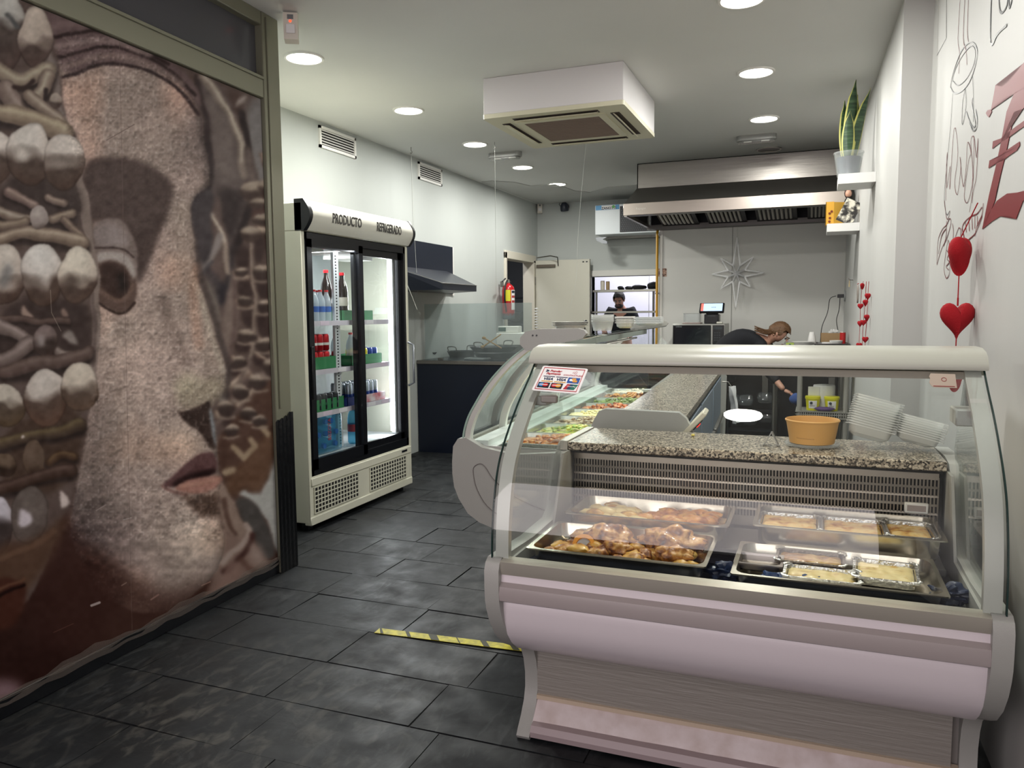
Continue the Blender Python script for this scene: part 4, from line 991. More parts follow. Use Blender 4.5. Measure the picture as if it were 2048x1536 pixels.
# lower service panel with two square-hole grilles
fb('lower_panel', FX - .06, FX - .006, FY0 + .003, FY1 - .003, .06, .362, CREAM, bev=.004)
fb('lower_panel_lip', FX - .006, FX + .004, FY0 + .02, FY1 - .02, .30, .352, CREAM, bev=.003); fb('foot_plinth', FX - .05, FX + .002, FY0 + .002, FY1 - .002, .045, .10, CREAM, bev=.005)
fb('rear_side_base', FB, FX - .05, FY0 + .003, FY1 - .003, .06, .42, CREAM)
fb('brand_badge', FX + .004, FX + .007, FY1 - .17, FY1 - .09, .322, .338, BLACK)
for ya, yb_ in ((4.125, 4.64), (4.80, 5.33)):
    fb('grille_hole', FX - .006, FX - .004, ya, yb_, .118, .288, HOLE)
    bm = bmesh.new(); n = 14
    for i in range(n + 1): y_ = ya + (yb_ - ya) * i / n; bm_box(bm, -.004, .002, y_ - .0036 - FY0, y_ + .0036 - FY0, .118, .288)
    for i in range(7): z_ = .118 + .17 * i / 6; bm_box(bm, -.004, .0025, ya - FY0 - .006, yb_ - FY0 + .006, z_ - .003, z_ + .003)
    tag(finish(bm, 'vent_grille', CREAM, fr, 0), None, None, None, 'stuff')
for y in (FY0 + .05, FY1 - .1):
    for x in (FX - .08, FB + .1): fb('foot', x - .03, x + .02, y, y + .05, 0, .062, BLACK)
# socket box on the partition foot
sk = tag(box('socket_box', -.006, .02, -.03, .03, -.075, .075, WHITEPL, None, .004), 'white multi-socket strip beside the black taped post foot', 'socket'); sk.location = atx(591, 920, -2.98) + Vector((-.04, .02, 0)); sk.location = (-3.15, FY0 - .021, .77); sk.rotation_euler = (0, 0, -math.pi / 2)
# ---- bottles, cans, cartons
PET = glass('pet_clear', (.86, .90, .93), 1.45, .05, 1, '#dfe8ee', .42); PETB = glass('pet_blue', (.40, .72, .86), 1.45, .06, 1, '#4fa6cc', .30)
COLA = mat('cola_dark', '#1a0b09', .12, coat=.5); CAPR = mat('cap_red', '#c41320', .4); CAPB = mat('cap_blue', '#2456b8', .4); CAPK = mat('cap_black', '#15151a', .4)
CANR = mat('can_red', '#b00e1c', .3, .5); CANS = mat('can_silver', '#a9b2bd', .3, .8); CANB = mat('can_blue', '#22408f', .3, .5); CANY = mat('can_yellow', '#c8bf24', .3, .4); CANK = mat('can_black', '#1c2026', .3, .5)
def bottle(label, h, r, body, capm, bandm, group, ribs=True):
    t = thing('bottle', label, 'bottle', group=group)
    lathe('body', [(0, .002), (r * .8, 0), (r, .012), (r, h * .30), (r * .93, h * .38), (r, h * .46), (r, h * .60), (r * .85, h * .72), (r * .42, h * .87), (r * .38, h * .94), (0, h * .94)], body, t, n=14)
    lathe('cap', [(0, h), (r * .42, h), (r * .44, h * .985), (r * .44, h * .94), (0, h * .94)], capm, t, n=12)
    if bandm: lathe('label_band', [(r * 1.02, h * .30), (r * 1.02, h * .48)], bandm, t, n=14)
    return t
def can(label, bodym, group, h=.115, r=.0325, bandm=None):
    t = thing('can', label, 'can', group=group)
    lathe('body', [(0, .003), (r * .75, 0), (r, .01), (r, h - .012), (r * .82, h)], bodym, t, n=14)
    lathe('lid', [(r * .82, h), (r * .80, h - .004), (0, h - .004)], CANS, t, n=14)
    lathe('logo_band', [(r * 1.01, h * .35), (r * 1.01, h * .5)], bandm or WHITEPL, t, n=14)
    return t
def carton(name, y0, y1, x0, x1, z0, z1, m, label, group=None):
    bm = bmesh.new(); t = .004
    bm_box(bm, x0, x1, y0, y1, 0, t); bm_box(bm, x1 - t, x1, y0, y1, 0, z1 - z0); bm_box(bm, x0, x0 + t, y0, y1, 0, z1 - z0); bm_box(bm, x0, x1, y0, y0 + t, 0, z1 - z0); bm_box(bm, x0, x1, y1 - t, y1, 0, z1 - z0)
    o = finish(bm, name, m, None, 0); o.location = (0, 0, z0 + .001); return tag(o, label, 'carton', group)
ORD = ['leftmost', 'second from left', 'third from left', 'fourth from left', 'fifth from left', 'sixth from left', 'seventh from left']
def rowof(proto, pts):
    pts = list(pts); base = proto['label']; ys = sorted({round(p[1], 4) for p in pts}); xs = sorted({round(p[0], 4) for p in pts}, reverse=True)
    for k, p in enumerate(pts):
        o = proto if k == 0 else dup(proto, p)
        o.location = p; o.rotation_euler.z = random.random() * 6
        if len(pts) > 1: o['label'] = base + (', ' + ('front row, ', 'second row, ', 'back row, ')[xs.index(round(p[0], 4))] if len(xs) > 1 else ', ') + ORD[ys.index(round(p[1], 4))]
SW, XF = SHZ, FX - .14
GREENC = mat('green_tray', '#2c7a4a', .55); GREEND = mat('green_tray_dark', '#20553a', .6)
# top shelf, left: water in shrink pack with dark beer bottles behind
rowof(bottle('small water bottle with blue band, top fridge shelf', .215, .032, PET, CAPR, mat('band_blue', '#2f63b5', .5), 'small water bottles on the top fridge shelf'), [(XF - .02 - .07 * j, FY0 + .115 + i * .072, SW[0]) for i in range(6) for j in range(2)])
rowof(bottle('tall dark bottle behind the water, top fridge shelf', .27, .032, COLA, CAPK, None, 'dark bottles at the back of the top shelf'), [(XF - .22 - .08 * j, FY0 + .12 + i * .075, SW[0]) for i in range(6) for j in range(2)])
carton('carton_tray', FY0 + .07, FY0 + .1, XF - .1, XF + .02, SW[0], SW[0] + .07, GREENC, 'green tray edge at the far left of the top fridge shelf')
carton('carton_tray', 4.68, 5.10, XF - .2, XF + .01, SW[0], SW[0] + .075, GREENC, 'green carton tray on the right of the top fridge shelf')
b_ = bottle('tall cola bottle with white label and red cap, right side of the top fridge shelf', .34, .042, COLA, CAPR, mat('label_cream', '#dcd6c6', .5), None); b_.location = (XF - .05, 4.79, SW[0] + .006)
b_ = bottle('dark bottle with red cap behind the cola bottle on the top fridge shelf', .36, .042, COLA, CAPR, None, None); b_.location = (XF - .15, 4.74, SW[0] + .006)
# second shelf
carton('carton_tray', 4.20, 4.60, XF - .2, XF + .02, SW[1], SW[1] + .085, GREENC, 'green carton tray of red cans on the second fridge shelf')
carton('carton_tray', 4.78, 5.20, XF - .2, XF + .02, SW[1], SW[1] + .075, GREENC, 'green carton tray of yellow and blue cans on the second fridge shelf')
rowof(can('red drink can in green tray, second fridge shelf', CANR, 'red cans standing in the second shelf tray'), [(XF - .02 - .07 * j, 4.24 + i * .068, SW[1] + .006) for i in range(5) for j in range(2)])
rowof(can('red drink can in upper layer, second fridge shelf', CANR, 'red cans in the upper layer of the second shelf'), [(XF - .03 - .07 * j, 4.245 + i * .07, SW[1] + .124) for i in range(5) for j in range(2)])
rowof(can('red soft drink can right of the middle upright on the second fridge shelf', CANR, 'red cans beside the middle door frame'), [(XF - .03, 4.66 + i * .068, SW[1]) for i in range(1)])
b_ = bottle('clear bottle with red cap beside the yellow cans on the second fridge shelf', .235, .034, PET, CAPR, None, None); b_.location = (XF - .02, 4.80 + .035, SW[1] + .006)
b_ = bottle('clear bottle with red cap behind the middle door frame on the second shelf', .235, .034, PET, CAPR, None, None); b_.location = (XF - .1, 4.76, SW[1] + .006)
rowof(can('yellow can in right tray, second fridge shelf', CANY, 'yellow cans on the second shelf'), [(XF - .02 - .07 * j, 4.93 + i * .068, SW[1] + .006) for i in range(2) for j in range(2)])
rowof(can('blue can in right tray, second fridge shelf', CANB, 'blue cans on the second shelf'), [(XF - .02 - .07 * j, 5.07 + i * .068, SW[1] + .006) for i in range(2) for j in range(2)])
# third shelf
rowof(can('red can, bottom layer, left of third fridge shelf', CANR, 'red cans on the left of the third shelf', bandm=CANR), [(XF - .1 - .07 * j, 4.17 + i * .07, SW[2] + .0) for i in range(3) for j in range(2)])
rowof(can('red can stacked on others, left of third fridge shelf', CANR, 'red cans stacked on the left of the third shelf'), [(XF - .1 - .07 * j, 4.17 + i * .07, SW[2] + .117) for i in range(3) for j in range(1)])
carton('carton_tray', 4.25, 4.64, XF - .08, XF + .04, SW[2], SW[2] + .085, GREENC, 'green carton tray of dark cans on the third fridge shelf')
rowof(can('dark can with silver lid in third shelf tray', CANK, 'dark cans in the third shelf tray', bandm=GREEND), [(XF + .01 - .066 * j, 4.29 + i * .068, SW[2] + .006) for i in range(5) for j in range(1)])
tag(box('juice_carton', XF + .01, XF + .05, 4.14, 4.21, SW[2], SW[2] + .1, mat('orange_red', '#d5402c', .5), None, .004), 'orange red carton at the front left of the third fridge shelf', 'carton')
rowof(can('slim blue and silver can, right of third shelf', CANS, 'slim cans on the right of the third shelf', .15, .027, CANB), [(XF - .02 - .06 * j, 4.79 + i * .058, SW[2] + .006) for i in range(7) for j in range(3)])
carton('carton_tray', 4.92, 5.22, XF - .14, XF + .03, SW[2], SW[2] + .06, mat('carton_red_white', '#d9cdd0', .5, var=.5, vscale=9, var2='#b83a44'), 'red and white carton tray on the right of the third fridge shelf')
carton('carton_tray', 4.70, 4.90, XF - .14, XF + .03, SW[2], SW[2] + .06, mat('carton_blue', '#283a86', .5), 'blue carton tray in the middle of the third fridge shelf')
# floor of the fridge: shrink-wrapped water lying down
BR = mat('water_print_red', '#b0303a', .5)
proto = bottle('large blue water bottle lying in a shrink pack at the bottom of the fridge', .32, .045, PETB, CAPB, None, 'blue water bottles packed at the bottom of the fridge')
first = True
for k in range(3):
    for i in range(4):
        p = (XF - .30, FY0 + .115 + i * .115 + (.04 if k % 2 else 0), .505 + k * .082)
        q_ = proto if first else dup(proto, p)
        q_['label'] = 'large blue water bottle lying in the wrapped pack, %s layer, %s' % (('bottom', 'middle', 'top')[k], ORD[i])
        q_.location = p; q_.rotation_euler = (0, math.radians(90), random.uniform(-.1, .1)); first = False
wrp = box('shrink_wrap', XF - .31, XF + .045, FY0 + .065, FY0 + .53, .458, .74, glass('wrap_blue', (.62, .84, .93), 1.4, .12, 1.4, '#6db7d8', .16), None, .02, seg=3)
tag(wrp, 'clear blue shrink wrap around the water pack at the bottom of the fridge', 'packaging')
text('print_letters', 'BEZOYA', .05, BR, wrp, (XF + .047, FY0 + .12, .57), rot=Matrix(((0, 0, 1), (0, -1, 0), (1, 0, 0))), sx=.8)
text('print_letters', 'BEZOYA', .05, BR, wrp, (XF + .047, FY0 + .37, .62), rot=Matrix(((0, 0, 1), (0, -1, 0), (1, 0, 0))), sx=.8)
b_ = bottle('standing blue water bottle with red label at the bottom right of the fridge', .30, .042, PETB, CAPB, mat('label_redblue', '#a8404a', .5), None); b_.location = (XF - .02, 4.84, .457)
b_ = bottle('blue water bottle behind the middle door frame at the fridge bottom', .30, .042, PETB, CAPB, None, None); b_.location = (XF - .1, 4.75, .457)
# ================================================================ CEILING FIXTURES
EMW = mat('lamp_glow', '#ffffff', .5, emit='#fffdf2', estr=14)
names_ = ['large lit round downlight nearest the entrance screen', 'lit round downlight second in the left row, beyond the first vent', 'lit round downlight third in the left row, left of the air conditioner', 'lit round downlight fourth in the left row behind the small emergency lamp', 'lit round downlight farthest back in the left row',
          'lit round downlight cut by the top edge of the picture on the right', 'lit round downlight second in the right row, right of the air conditioner', 'lit round downlight just before the emergency lamp on the right']
for i, (px, py) in enumerate(LIGHTS_ON):
    p = atz(px, py, ZC); t = thing('ceiling_light', names_[i], 'ceiling light', (p.x, p.y, ZC), group='round ceiling downlights')
    lathe('ring', [(.100, -.002), (.104, -.010), (.116, -.010), (.120, 0)], WHITEPL, t, n=32)
    lathe('diffuser', [(.101, -.004), (.06, -.0065), (0, -.007)], EMW, t, n=32)
p = atz(1538, 298, ZC); t = thing('ceiling_light', 'unlit dark recessed round downlight in front of the big hood', 'ceiling light', (p.x, p.y, ZC), group='round ceiling downlights')
lathe('ring', [(.100, -.002), (.104, -.010), (.116, -.010), (.120, 0)], STEELD, t, n=32); lathe('diffuser', [(.101, -.004), (.06, -.003), (0, -.002)], mat('dead_lamp', '#3b3a38', .5), t, n=32)
def emergency(px, py, label):
    p = atz(px, py, ZC - .04); t = thing('emergency_light', label, 'emergency light', (p.x, p.y, ZC))
    prism('housing', rrect(-.17, .17, -.055, .055, .05, 5), 'z', -.045, 0, mat('housing_grey', '#8f908d', .4), t)
    prism('lens', rrect(-.155, .155, -.045, .045, .04, 5), 'z', -.062, -.045, glass('lens_frosted', (.9, .9, .88), 1.45, .2, 1, '#a5a6a2', .35), t)
    for s in (-.11, .04): box('lamp_tube', s, s + .07, -.012, .012, -.058, -.046, mat('tube_white', '#f2f2ee', .3), t, .004)
    return t
emergency(1010, 314, 'small bulkhead emergency lamp between the left row downlights'); emergency(1513, 280, 'bulkhead emergency lamp near the dark downlight on the right')
def thread(pts, label, r=.0012):
    t = thing('hanging_thread', label, 'thread', pts[0]); o = Vector(pts[0])
    tube('nylon_line', [Vector(p) - o for p in cat_rom(pts, 5)], r, mat('nylon', '#b9bcb6', .4), t, 5)
    tube('ceiling_hook', [(0, 0, .0), (0, 0, -.03), (.012, 0, -.045), (0, 0, -.06), (-.01, 0, -.05)], .003, STEELD, t, 6); return t
def tpt(px, py, y): return tuple(aty(px, py, y))
a = atz(989, 284, ZC); thread([(a.x, a.y, ZC - .001), tpt(990, 330, a.y), tpt(991, 450, a.y), tpt(992, 606, a.y)], 'nylon line hanging from a ceiling hook left of the air conditioner')
a = atz(1174, 268, ZC); thread([(a.x, a.y, ZC - .001), tpt(1165, 360, a.y), tpt(1156, 470, a.y), tpt(1152, 560, a.y), tpt(1140, 616, a.y)], 'slack nylon line hanging behind the air conditioner')
a = atz(822, 294, ZC); thread([(a.x, a.y, ZC - .001), tpt(824, 350, a.y), tpt(829, 470, a.y), tpt(836, 590, a.y)], 'nylon line hanging in front of the second wall vent')
# ---- cassette air conditioner
q0, q1, q2 = atz(966, 157, ZC), atz(1252, 128, ZC), atz(1315, 207, ZC)
ac = thing('air_conditioner', 'square cream cassette air conditioner hanging from the ceiling', 'air conditioner', ((q0.x + q1.x) / 2, q0.y, ZC))
W2 = (q1.x - q0.x) / 2; D = q2.y - q1.y; HB = .235
AW = mat('ac_casing', '#dcd9da', .55); AC = mat('ac_yellowed', '#cfcbb2', .45)
box('casing', -W2, W2, 0, D, -HB, 0, AW, ac, .004)
def fr_ring(name, x0, x1, y0, y1, w, z0, z1, m, parent, chs=.0):
    bm = bmesh.new()
    for a_ in ((x0, x1, y0, y0 + w), (x0, x1, y1 - w, y1), (x0, x0 + w, y0 + w, y1 - w), (x1 - w, x1, y0 + w, y1 - w)): bm_box(bm, *a_, z0, z1)
    return finish(bm, name, m, parent, 0)
pn = prism('panel', rrect(-W2 - .005, W2 + .005, -.005, D + .005, .02, 3), 'z', -HB - .028, -HB, AC, ac)
cx0, cx1, cy0, cy1 = -W2 + .20, W2 - .20, .19, D - .19
for k in range(4):
    if k == 0: bx = (cx0 - .02, cx1 + .02, .065, .125)
    elif k == 1: bx = (cx0 - .02, cx1 + .02, D - .125, D - .065)
    elif k == 2: bx = (-W2 + .065, -W2 + .125, cy0 - .02, cy1 + .02)
    else: bx = (W2 - .125, W2 - .065, cy0 - .02, cy1 + .02)
    s_ = box('air_slot', *bx, -HB - .030, -HB - .0275, mat('slot_brown', '#3b302c', .7), pn)
    m_ = ((bx[0] + bx[1]) / 2, (bx[2] + bx[3]) / 2)
    hx, hy = (bx[1] - bx[0]) / 2 - .01, (bx[3] - bx[2]) / 2 - .01
    open_ = k == 3
    if k < 2: R_ = Matrix.Translation((m_[0], m_[1], -HB - .036)) @ Matrix.Rotation(math.radians(22), 4, 'X'); box('louvre', -hx, hx, -hy * .7, hy * .7, -.003, .003, AC, s_, 0, R_)
    else: R_ = Matrix.Translation((m_[0], m_[1], -HB - .040)) @ Matrix.Rotation(math.radians(40 if open_ else 8), 4, 'Y'); box('louvre', -hx * .9, hx * .9, -hy, hy, -.003, .003, AC, s_, 0, R_)
fr_ring('grille_frame', cx0 - .04, cx1 + .04, cy0 - .03, cy1 + .03, .05, -HB - .034, -HB - .026, AC, pn)
gm = box('intake_grille', cx0 + .01, cx1 - .01, cy0 + .02, cy1 - .02, -HB - .031, -HB - .027, mat('dusty_grille', '#7a6a60', .9, var=.35, vscale=14), pn)
bm = bmesh.new()
for k in range(26):
    y_ = cy0 + .03 + (cy1 - cy0 - .06) * k / 25; bm_box(bm, cx0 + .015, cx1 - .015, y_ - .0022, y_ + .0022, -HB - .0345, -HB - .030)
tag(finish(bm, 'grille_bars', mat('dusty_bars', '#8d7d72', .9), pn, 0), None, None, None, 'stuff')
# ---- wall vents, high on the left wall
def vent(p0, p1, label):
    A, B = atx(*p0, XL), atx(*p1, XL); t = thing('wall_vent', label, 'vent', (XL, A.y, B.z), group='wall vents'); W_, H_ = B.y - A.y, min(A.z, ZC - .02) - B.z
    bm = bmesh.new(); w = .022
    for a_ in ((0, W_, 0, w), (0, W_, H_ - w, H_), (0, w, 0, H_), (W_ - w, W_, 0, H_)): bm_box(bm, .0, .016, a_[0], a_[1], a_[2], a_[3])
    finish(bm, 'frame', WHITEPL, t, 0); box('vent_backing', .001, .004, w * .5, W_ - w * .5, w * .5, H_ - w * .5, HOLE, t)
    n = 6
    for k in range(n):
        z = w + (H_ - 2 * w) * (k + .5) / n
        prism('slat', [(.004, z + .010), (.016, z - .002), (.016, z - .005), (.004, z + .004)], 'y', w, W_ - w, WHITEPL, t, smooth=0)
vent((636, 250), (710, 318), 'white slatted wall vent nearest the entrance, above the fridge'); vent((835, 323), (882, 373), 'white slatted wall vent farther back on the left wall')
# ---- sensors and camera
def sensor(loc, rz, label, s=1., led=False):
    t = thing('alarm_sensor', label, 'sensor', loc, rz)
    prism('body', [(0, 0), (.05 * s, -.01 * s), (.058 * s, -.06 * s), (.045 * s, -.14 * s), (0, -.15 * s)], 'y', -.035 * s, .035 * s, mat('sensor_cream', '#d6cfc3', .45), t)
    box('detector_window', .056 * s, .060 * s, -.022 * s, .022 * s, -.115 * s, -.07 * s, mat('lens_white', '#e6e4e4', .3), t, .003); box('detector_grid', .052 * s, .056 * s, -.015 * s, .015 * s, -.045 * s, -.022 * s, mat('sensor_grid', '#6b6e70', .5), t)
    if led: lathe('led', [(0, .004), (.006, 0)], mat('led_red', '#ff5a40', .3, emit='#ff3010', estr=4), t, c=(0, 0, 0), n=8, M=Matrix.Translation((.058 * s, 0, -.056 * s)) @ Matrix.Rotation(math.pi / 2, 4, 'Y'))
s0 = atz(571, 24, ZC); sensor((-2.56, 3.47, ZC), math.radians(-60), 'motion sensor with a glowing red light at the top of the screen post', 1.0, True)
sensor((XL + .05, YB - .03, aty(1077, 408, YB).z), math.radians(-70), 'small motion sensor high in the far left corner', .95)
t = thing('security_camera', 'black dome security camera on the back wall near the corner', 'camera', tuple(aty(1132, 414, YB)))
lathe('mount', [(0, 0), (.05, 0), (.045, -.03), (0, -.03)], WHITEPL, t, M=Matrix.Rotation(math.pi / 2, 4, 'X') , n=16)
lathe('camera_body', [(0, .09), (.03, .085), (.055, .05), (.06, 0), (.055, -.03), (0, -.035)], mat('camera_blue_black', '#2b303b', .3), t, c=(0, -.08, -.01), n=18, M=Matrix.Rotation(.3, 4, 'X'))
tube('cable', [(-.02, -.01, .06), (-.07, -.02, .075), (-.1, -.015, .04), (-.07, -.01, .0), (-.03, 0, -.0)], .004, BLACK, t)
# ================================================================ BIG EXTRACTOR HOOD
HX0, HX1 = -1.775, .262
hd = thing('extractor_hood', 'large brushed steel extractor hood over the rear kitchen counter', 'extractor hood', (HX0, 8.9, 2.3)); HO = Vector((HX0, 8.9, 2.3))
def hbox(name, x0, x1, y0, y1, z0, z1, m, par=hd, bev=0): return box(name, x0 - HO.x, x1 - HO.x, y0 - HO.y, y1 - HO.y, z0 - HO.z, z1 - HO.z, m, par, bev)
SF = mat('hood_steel', '#aeaaa4', .33, 1., bump=.05, bscale=5, stretch=(1, 1, 12), var=.12, vscale=1.5); SFD = mat('hood_steel_dark', '#5c5a58', .4, 1.)
zt, zc_, zl1, zl0 = 2.94, 2.695, 2.46, 2.345; yt, yl = 8.22, 7.62
hbox('upper_fascia', HX0, HX1, yt, yt + .02, zc_, zt, SF); hbox('fascia_side', HX0, HX0 + .01, yt, YH, zc_, zt, SF)
hbox('top_gap', HX0, HX1, yt + .01, YH, zt, ZC - .001, HOLE)
bm = bmesh.new(); V = [bm.verts.new(Vector(p) - HO) for p in ((HX0, yt, zc_), (HX1, yt, zc_), (HX1, yl, zl1), (HX0 - .0, yl, zl1))]; bm.faces.new(V)
V2 = [bm.verts.new(Vector(p) - HO) for p in ((HX0, yt, zc_), (HX0, YH, zc_), (HX0, YH, zl0), (HX0, yl, zl0), (HX0, yl, zl1))]; bm.faces.new(V2)
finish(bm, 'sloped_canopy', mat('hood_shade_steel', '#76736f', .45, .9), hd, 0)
hbox('front_lip', HX0 - .005, HX1, yl - .012, yl + .015, zl0, zl1, mat('hood_lip', '#bdb4ab', .3, 1., bump=.06, bscale=6, stretch=(1, 1, 10)), bev=.003)
hbox('lower_rail', HX0, HX1, yl, yl + .12, zl0, zl0 + .02, SFD); hbox('rear_rail', HX0, HX1, YH - .16, YH - .001, zl0 - .03, zl0 + .02, SFD); hbox('side_rail', HX0, HX0 + .03, yl, YH, zl0 - .01, zl0 + .02, SF)
hbox('hood_inner_back', HX0 + .02, HX1, YH - .02, YH - .001, zl0, 2.7, mat('hood_inside', '#1c1d22', .5, .4))
# filter bank: baffle filters sloping up to the front
fa, fb_ = Vector((0, YH - .15, zl0 + .0)), Vector((0, yl + .28, zl0 + .165))
for k in range(4):
    x0 = HX0 + .18 + k * .50; x1 = x0 + .40
    if x1 > HX1: x1 = HX1 - .01
    dirv = (fb_ - fa); n_ = Vector((0, -dirv.z, dirv.y)).normalized()
    bm = bmesh.new(); V = [bm.verts.new(Vector((x, 0, 0)) + q_ - HO + Vector((0, 0, 0))) for x, q_ in ((x0, fa), (x1, fa), (x1, fb_), (x0, fb_))]; bm.faces.new(V)
    ft = finish(bm, 'baffle_filter', mat('filter_dark', '#101218', .4, .5), hd, 0)
    bm = bmesh.new(); m8 = 8
    for j in range(m8):
        xa = x0 + .03 + (x1 - x0 - .06) * j / m8; w_ = (x1 - x0 - .06) / m8 * .62
        P0 = fa * .88 + fb_ * .12; P1 = fa * .12 + fb_ * .88
        rows_ = []
        for u in range(6):
            c_ = P0.lerp(P1, u / 5) + n_ * .012
            rows_.append([Vector((xa + w_ * (.5 + .5 * math.cos(math.pi * (1 - v / 4))), 0, 0)) + c_ + n_ * (.022 * math.sin(math.pi * v / 4)) * (1 if 0 < u < 5 else .2) - HO for v in range(5)])
        bm_sheet(bm, rows_)
    tag(finish(bm, 'baffles', mat('filter_steel', '#b9b6ae', .35, .8), ft, 60), None, None, None, 'stuff')
text('maker_plate', 'Repagas', .03, mat('etched', '#d8d4cc', .5, .5), hd, (.17, yl - .0135 - 8.9, zl0 + .06 - 2.3), '-y')
# ---- refrigeration unit on the back wall
ru = thing('cooling_unit', 'white wall-mounted refrigeration unit with blue maker sticker and black perforated side', 'cooling unit', (-2.76, 10.15, 2.42)); 
a0, a1 = aty(1190, 411, 10.15), aty(1240, 408, 10.15)
zb_ = aty(1190, 470, 10.15).z; zt_ = min(a0.z, ZC - .03)
ru.location = (a0.x, 10.15, zb_); Hh = zt_ - zb_
box('casing', 0, 1.0, 0, .50, 0, Hh, mat('unit_white', '#d5dcdf', .4), ru, .006)
gx = a1.x - a0.x
box('mesh_panel', gx, .98, -.006, .0, .02, Hh - .03, mat('unit_black', '#15171b', .5), ru)
bm = bmesh.new()
for r in range(14):
    for c_ in range(20):
        x = gx + .02 + c_ * .028 + (.014 if r % 2 else 0); z = .035 + r * .026
        if x < .96 and z < Hh - .05: bm_box(bm, x, x + .008, -.009, -.006, z, z + .012)
tag(finish(bm, 'perforations', mat('perf_grey', '#4b5058', .5), ru, 0), None, None, None, 'stuff')
stk = box('sticker', .01, gx - .01, -.004, 0, Hh - .065, Hh - .005, mat('sticker_blue', '#4f94c4', .5), ru); box('sticker_field', .09, gx - .06, -.006, -.004, Hh - .062, Hh - .008, PAPER, stk)
text('sticker_lettering', 'ZANOTTI', .045, mat('ink_dark', '#1d2a38', .6), stk, ((gx + .04) / 2, -.007, Hh - .046), '-y', bold=.001); lathe('sticker_dot', [(0, .002), (.02, .002), (.02, 0)], mat('sticker_green', '#4f9a4a', .5), stk, M=Matrix.Translation((gx - .085, -.007, Hh - .03)) @ Matrix.Rotation(math.pi / 2, 4, 'X'), n=12)
prism('wall_bracket', [(.06, -.03), (.0, -.03), (.02, -.075), (.10, -.115), (.16, -.115), (.16, -.09), (.10, -.06), (.16, -.03)], 'y', .02, .06, mat('bracket_grey', '#83868a', .4, .5), ru, smooth=20)
prism('rear_bracket', [(.02, 0), (.9, 0), (.9, -.03), (.02, -.03)], 'y', .3, .5, STEELD, ru)
# ---- yellow gas pipe
gp_ = aty(1306, 460, 8.86)
pz = thing('gas_pipe', 'yellow vertical gas pipe at the corner by the pass window', 'pipe', (-1.68, 8.86, 0))
tube('pipe', [(0, 0, .92), (0, 0, 2.30), (0, .05, 2.34)], .0145, mat('pipe_yellow', '#b8891d', .45), pz, 10)
for z in (1.0, 1.6, 2.26): box('pipe_clip', -.02, .022, -.008, .03, z, z + .02, STEELD, pz)
# ---- wall sticker picture and hanging star
pc = thing('wall_picture', 'tiny square photo print stuck on the wall beside the gas pipe', 'picture', tuple(aty(1325, 545, YH)))
box('print', -.046, .046, -.003, 0, -.046, .046, ramp_mat('photo_blotches', 'noise', 45, [(.35, '#2b2423'), (.48, '#7d5b4a'), (.56, '#c7a48e'), (.7, '#5c4b48')], .5), pc)
sc_ = aty(1473, 547, YH - .05)
st = thing('hanging_star', 'white glittery eight-pointed wire star hanging under the hood', 'decoration', tuple(sc_))
TIN = mat('tinsel_white', '#fbfcfc', .5, 0, bump=.6, bscale=300)
spk = [(90, .40), (45, .255), (0, .29), (-45, .215), (-90, .38), (-135, .24), (180, .27), (135, .25)]
rs = random.Random(3)
for k, (a_, r_) in enumerate(spk):
    a = math.radians(a_); r_ *= .97
    for s in (-1, 1):
        b_ = a + s * math.radians(22.5); pts = [(0, -.015, 0), (.095 * math.cos(b_), 0, .095 * math.sin(b_)), (r_ * math.cos(a), 0, r_ * math.sin(a))]
        bm = bmesh.new(); bm_tube(bm, [pts[1], pts[2]], [.012, .005], 6); bm_tube(bm, [pts[0], pts[1]], .011, 6)
        for _ in range(46):
            t_ = rs.random(); c_ = Vector(pts[1]).lerp(Vector(pts[2]), t_); d_ = Vector((rs.uniform(-1, 1), rs.uniform(-1, 1), rs.uniform(-1, 1))).normalized() * .02
            e_ = Vector((rs.uniform(-1, 1), 0, rs.uniform(-1, 1))) * .003
            bm.faces.new([bm.verts.new(c_ - e_), bm.verts.new(c_ + e_), bm.verts.new(c_ + d_)])
        finish(bm, 'star_arm', TIN, st, 0)
tube('cord', [(0, 0, .38), (.002, 0, .62), (.003, 0, .70)], .002, mat('nylon', '#b9bcb6', .4), st); box('hook_plate', -.008, .012, -.01, .01, .69, .735, STEELD, st)
# ---- left wall: dark splash panel with small black hood
nh = thing('wall_hood', 'small black sloping extractor hood on the left wall past the fridge', 'extractor hood', (XL, 6.6, 1.6))
box('back_plate', .002, .02, -.2, 1.2, .02, .53, NAVY, nh); box('plate_reveal', .0, .014, 1.2, 1.235, .0, .53, mat('reveal_white', '#e3e2dc', .5), nh)
y0h, y1h = .0, 1.05
YE = atx(953, 576, XL + .58).y - 6.6; y0h = atx(885, 578, XL + .58).y - 6.6
bm = bmesh.new(); X1 = .58
V = {k: bm.verts.new(p) for k, p in dict(a=(.02, y0h - .1, .26), b=(.02, y1h, .26), c=(X1, YE, .08), d=(X1, y0h, .08), e=(X1, y0h, .02), f=(X1, YE, .02), g=(.02, y0h, .02), h=(.02, y1h, .02)).items()}
for f in ('abcd', 'dcfe', 'adeg', 'bhfc', 'ghfe'): bm.faces.new([V[k] for k in f])
finish(bm, 'canopy', NAVY, nh, 0)
tube('front_edge', [(X1, y0h, .08), (X1, YE, .08)], .004, STEELD, nh, 6); tube('side_edge', [(.02, y0h, .26), (X1, y0h, .08)], .004, STEELD, nh, 6)
thread([(-3.62, 6.2, 1.9), (-3.5, 6.2, 1.82), (-3.42, 6.25, 1.6), (-3.38, 6.3, 1.44)], 'loose pale cable curling beside the small black hood', .003)
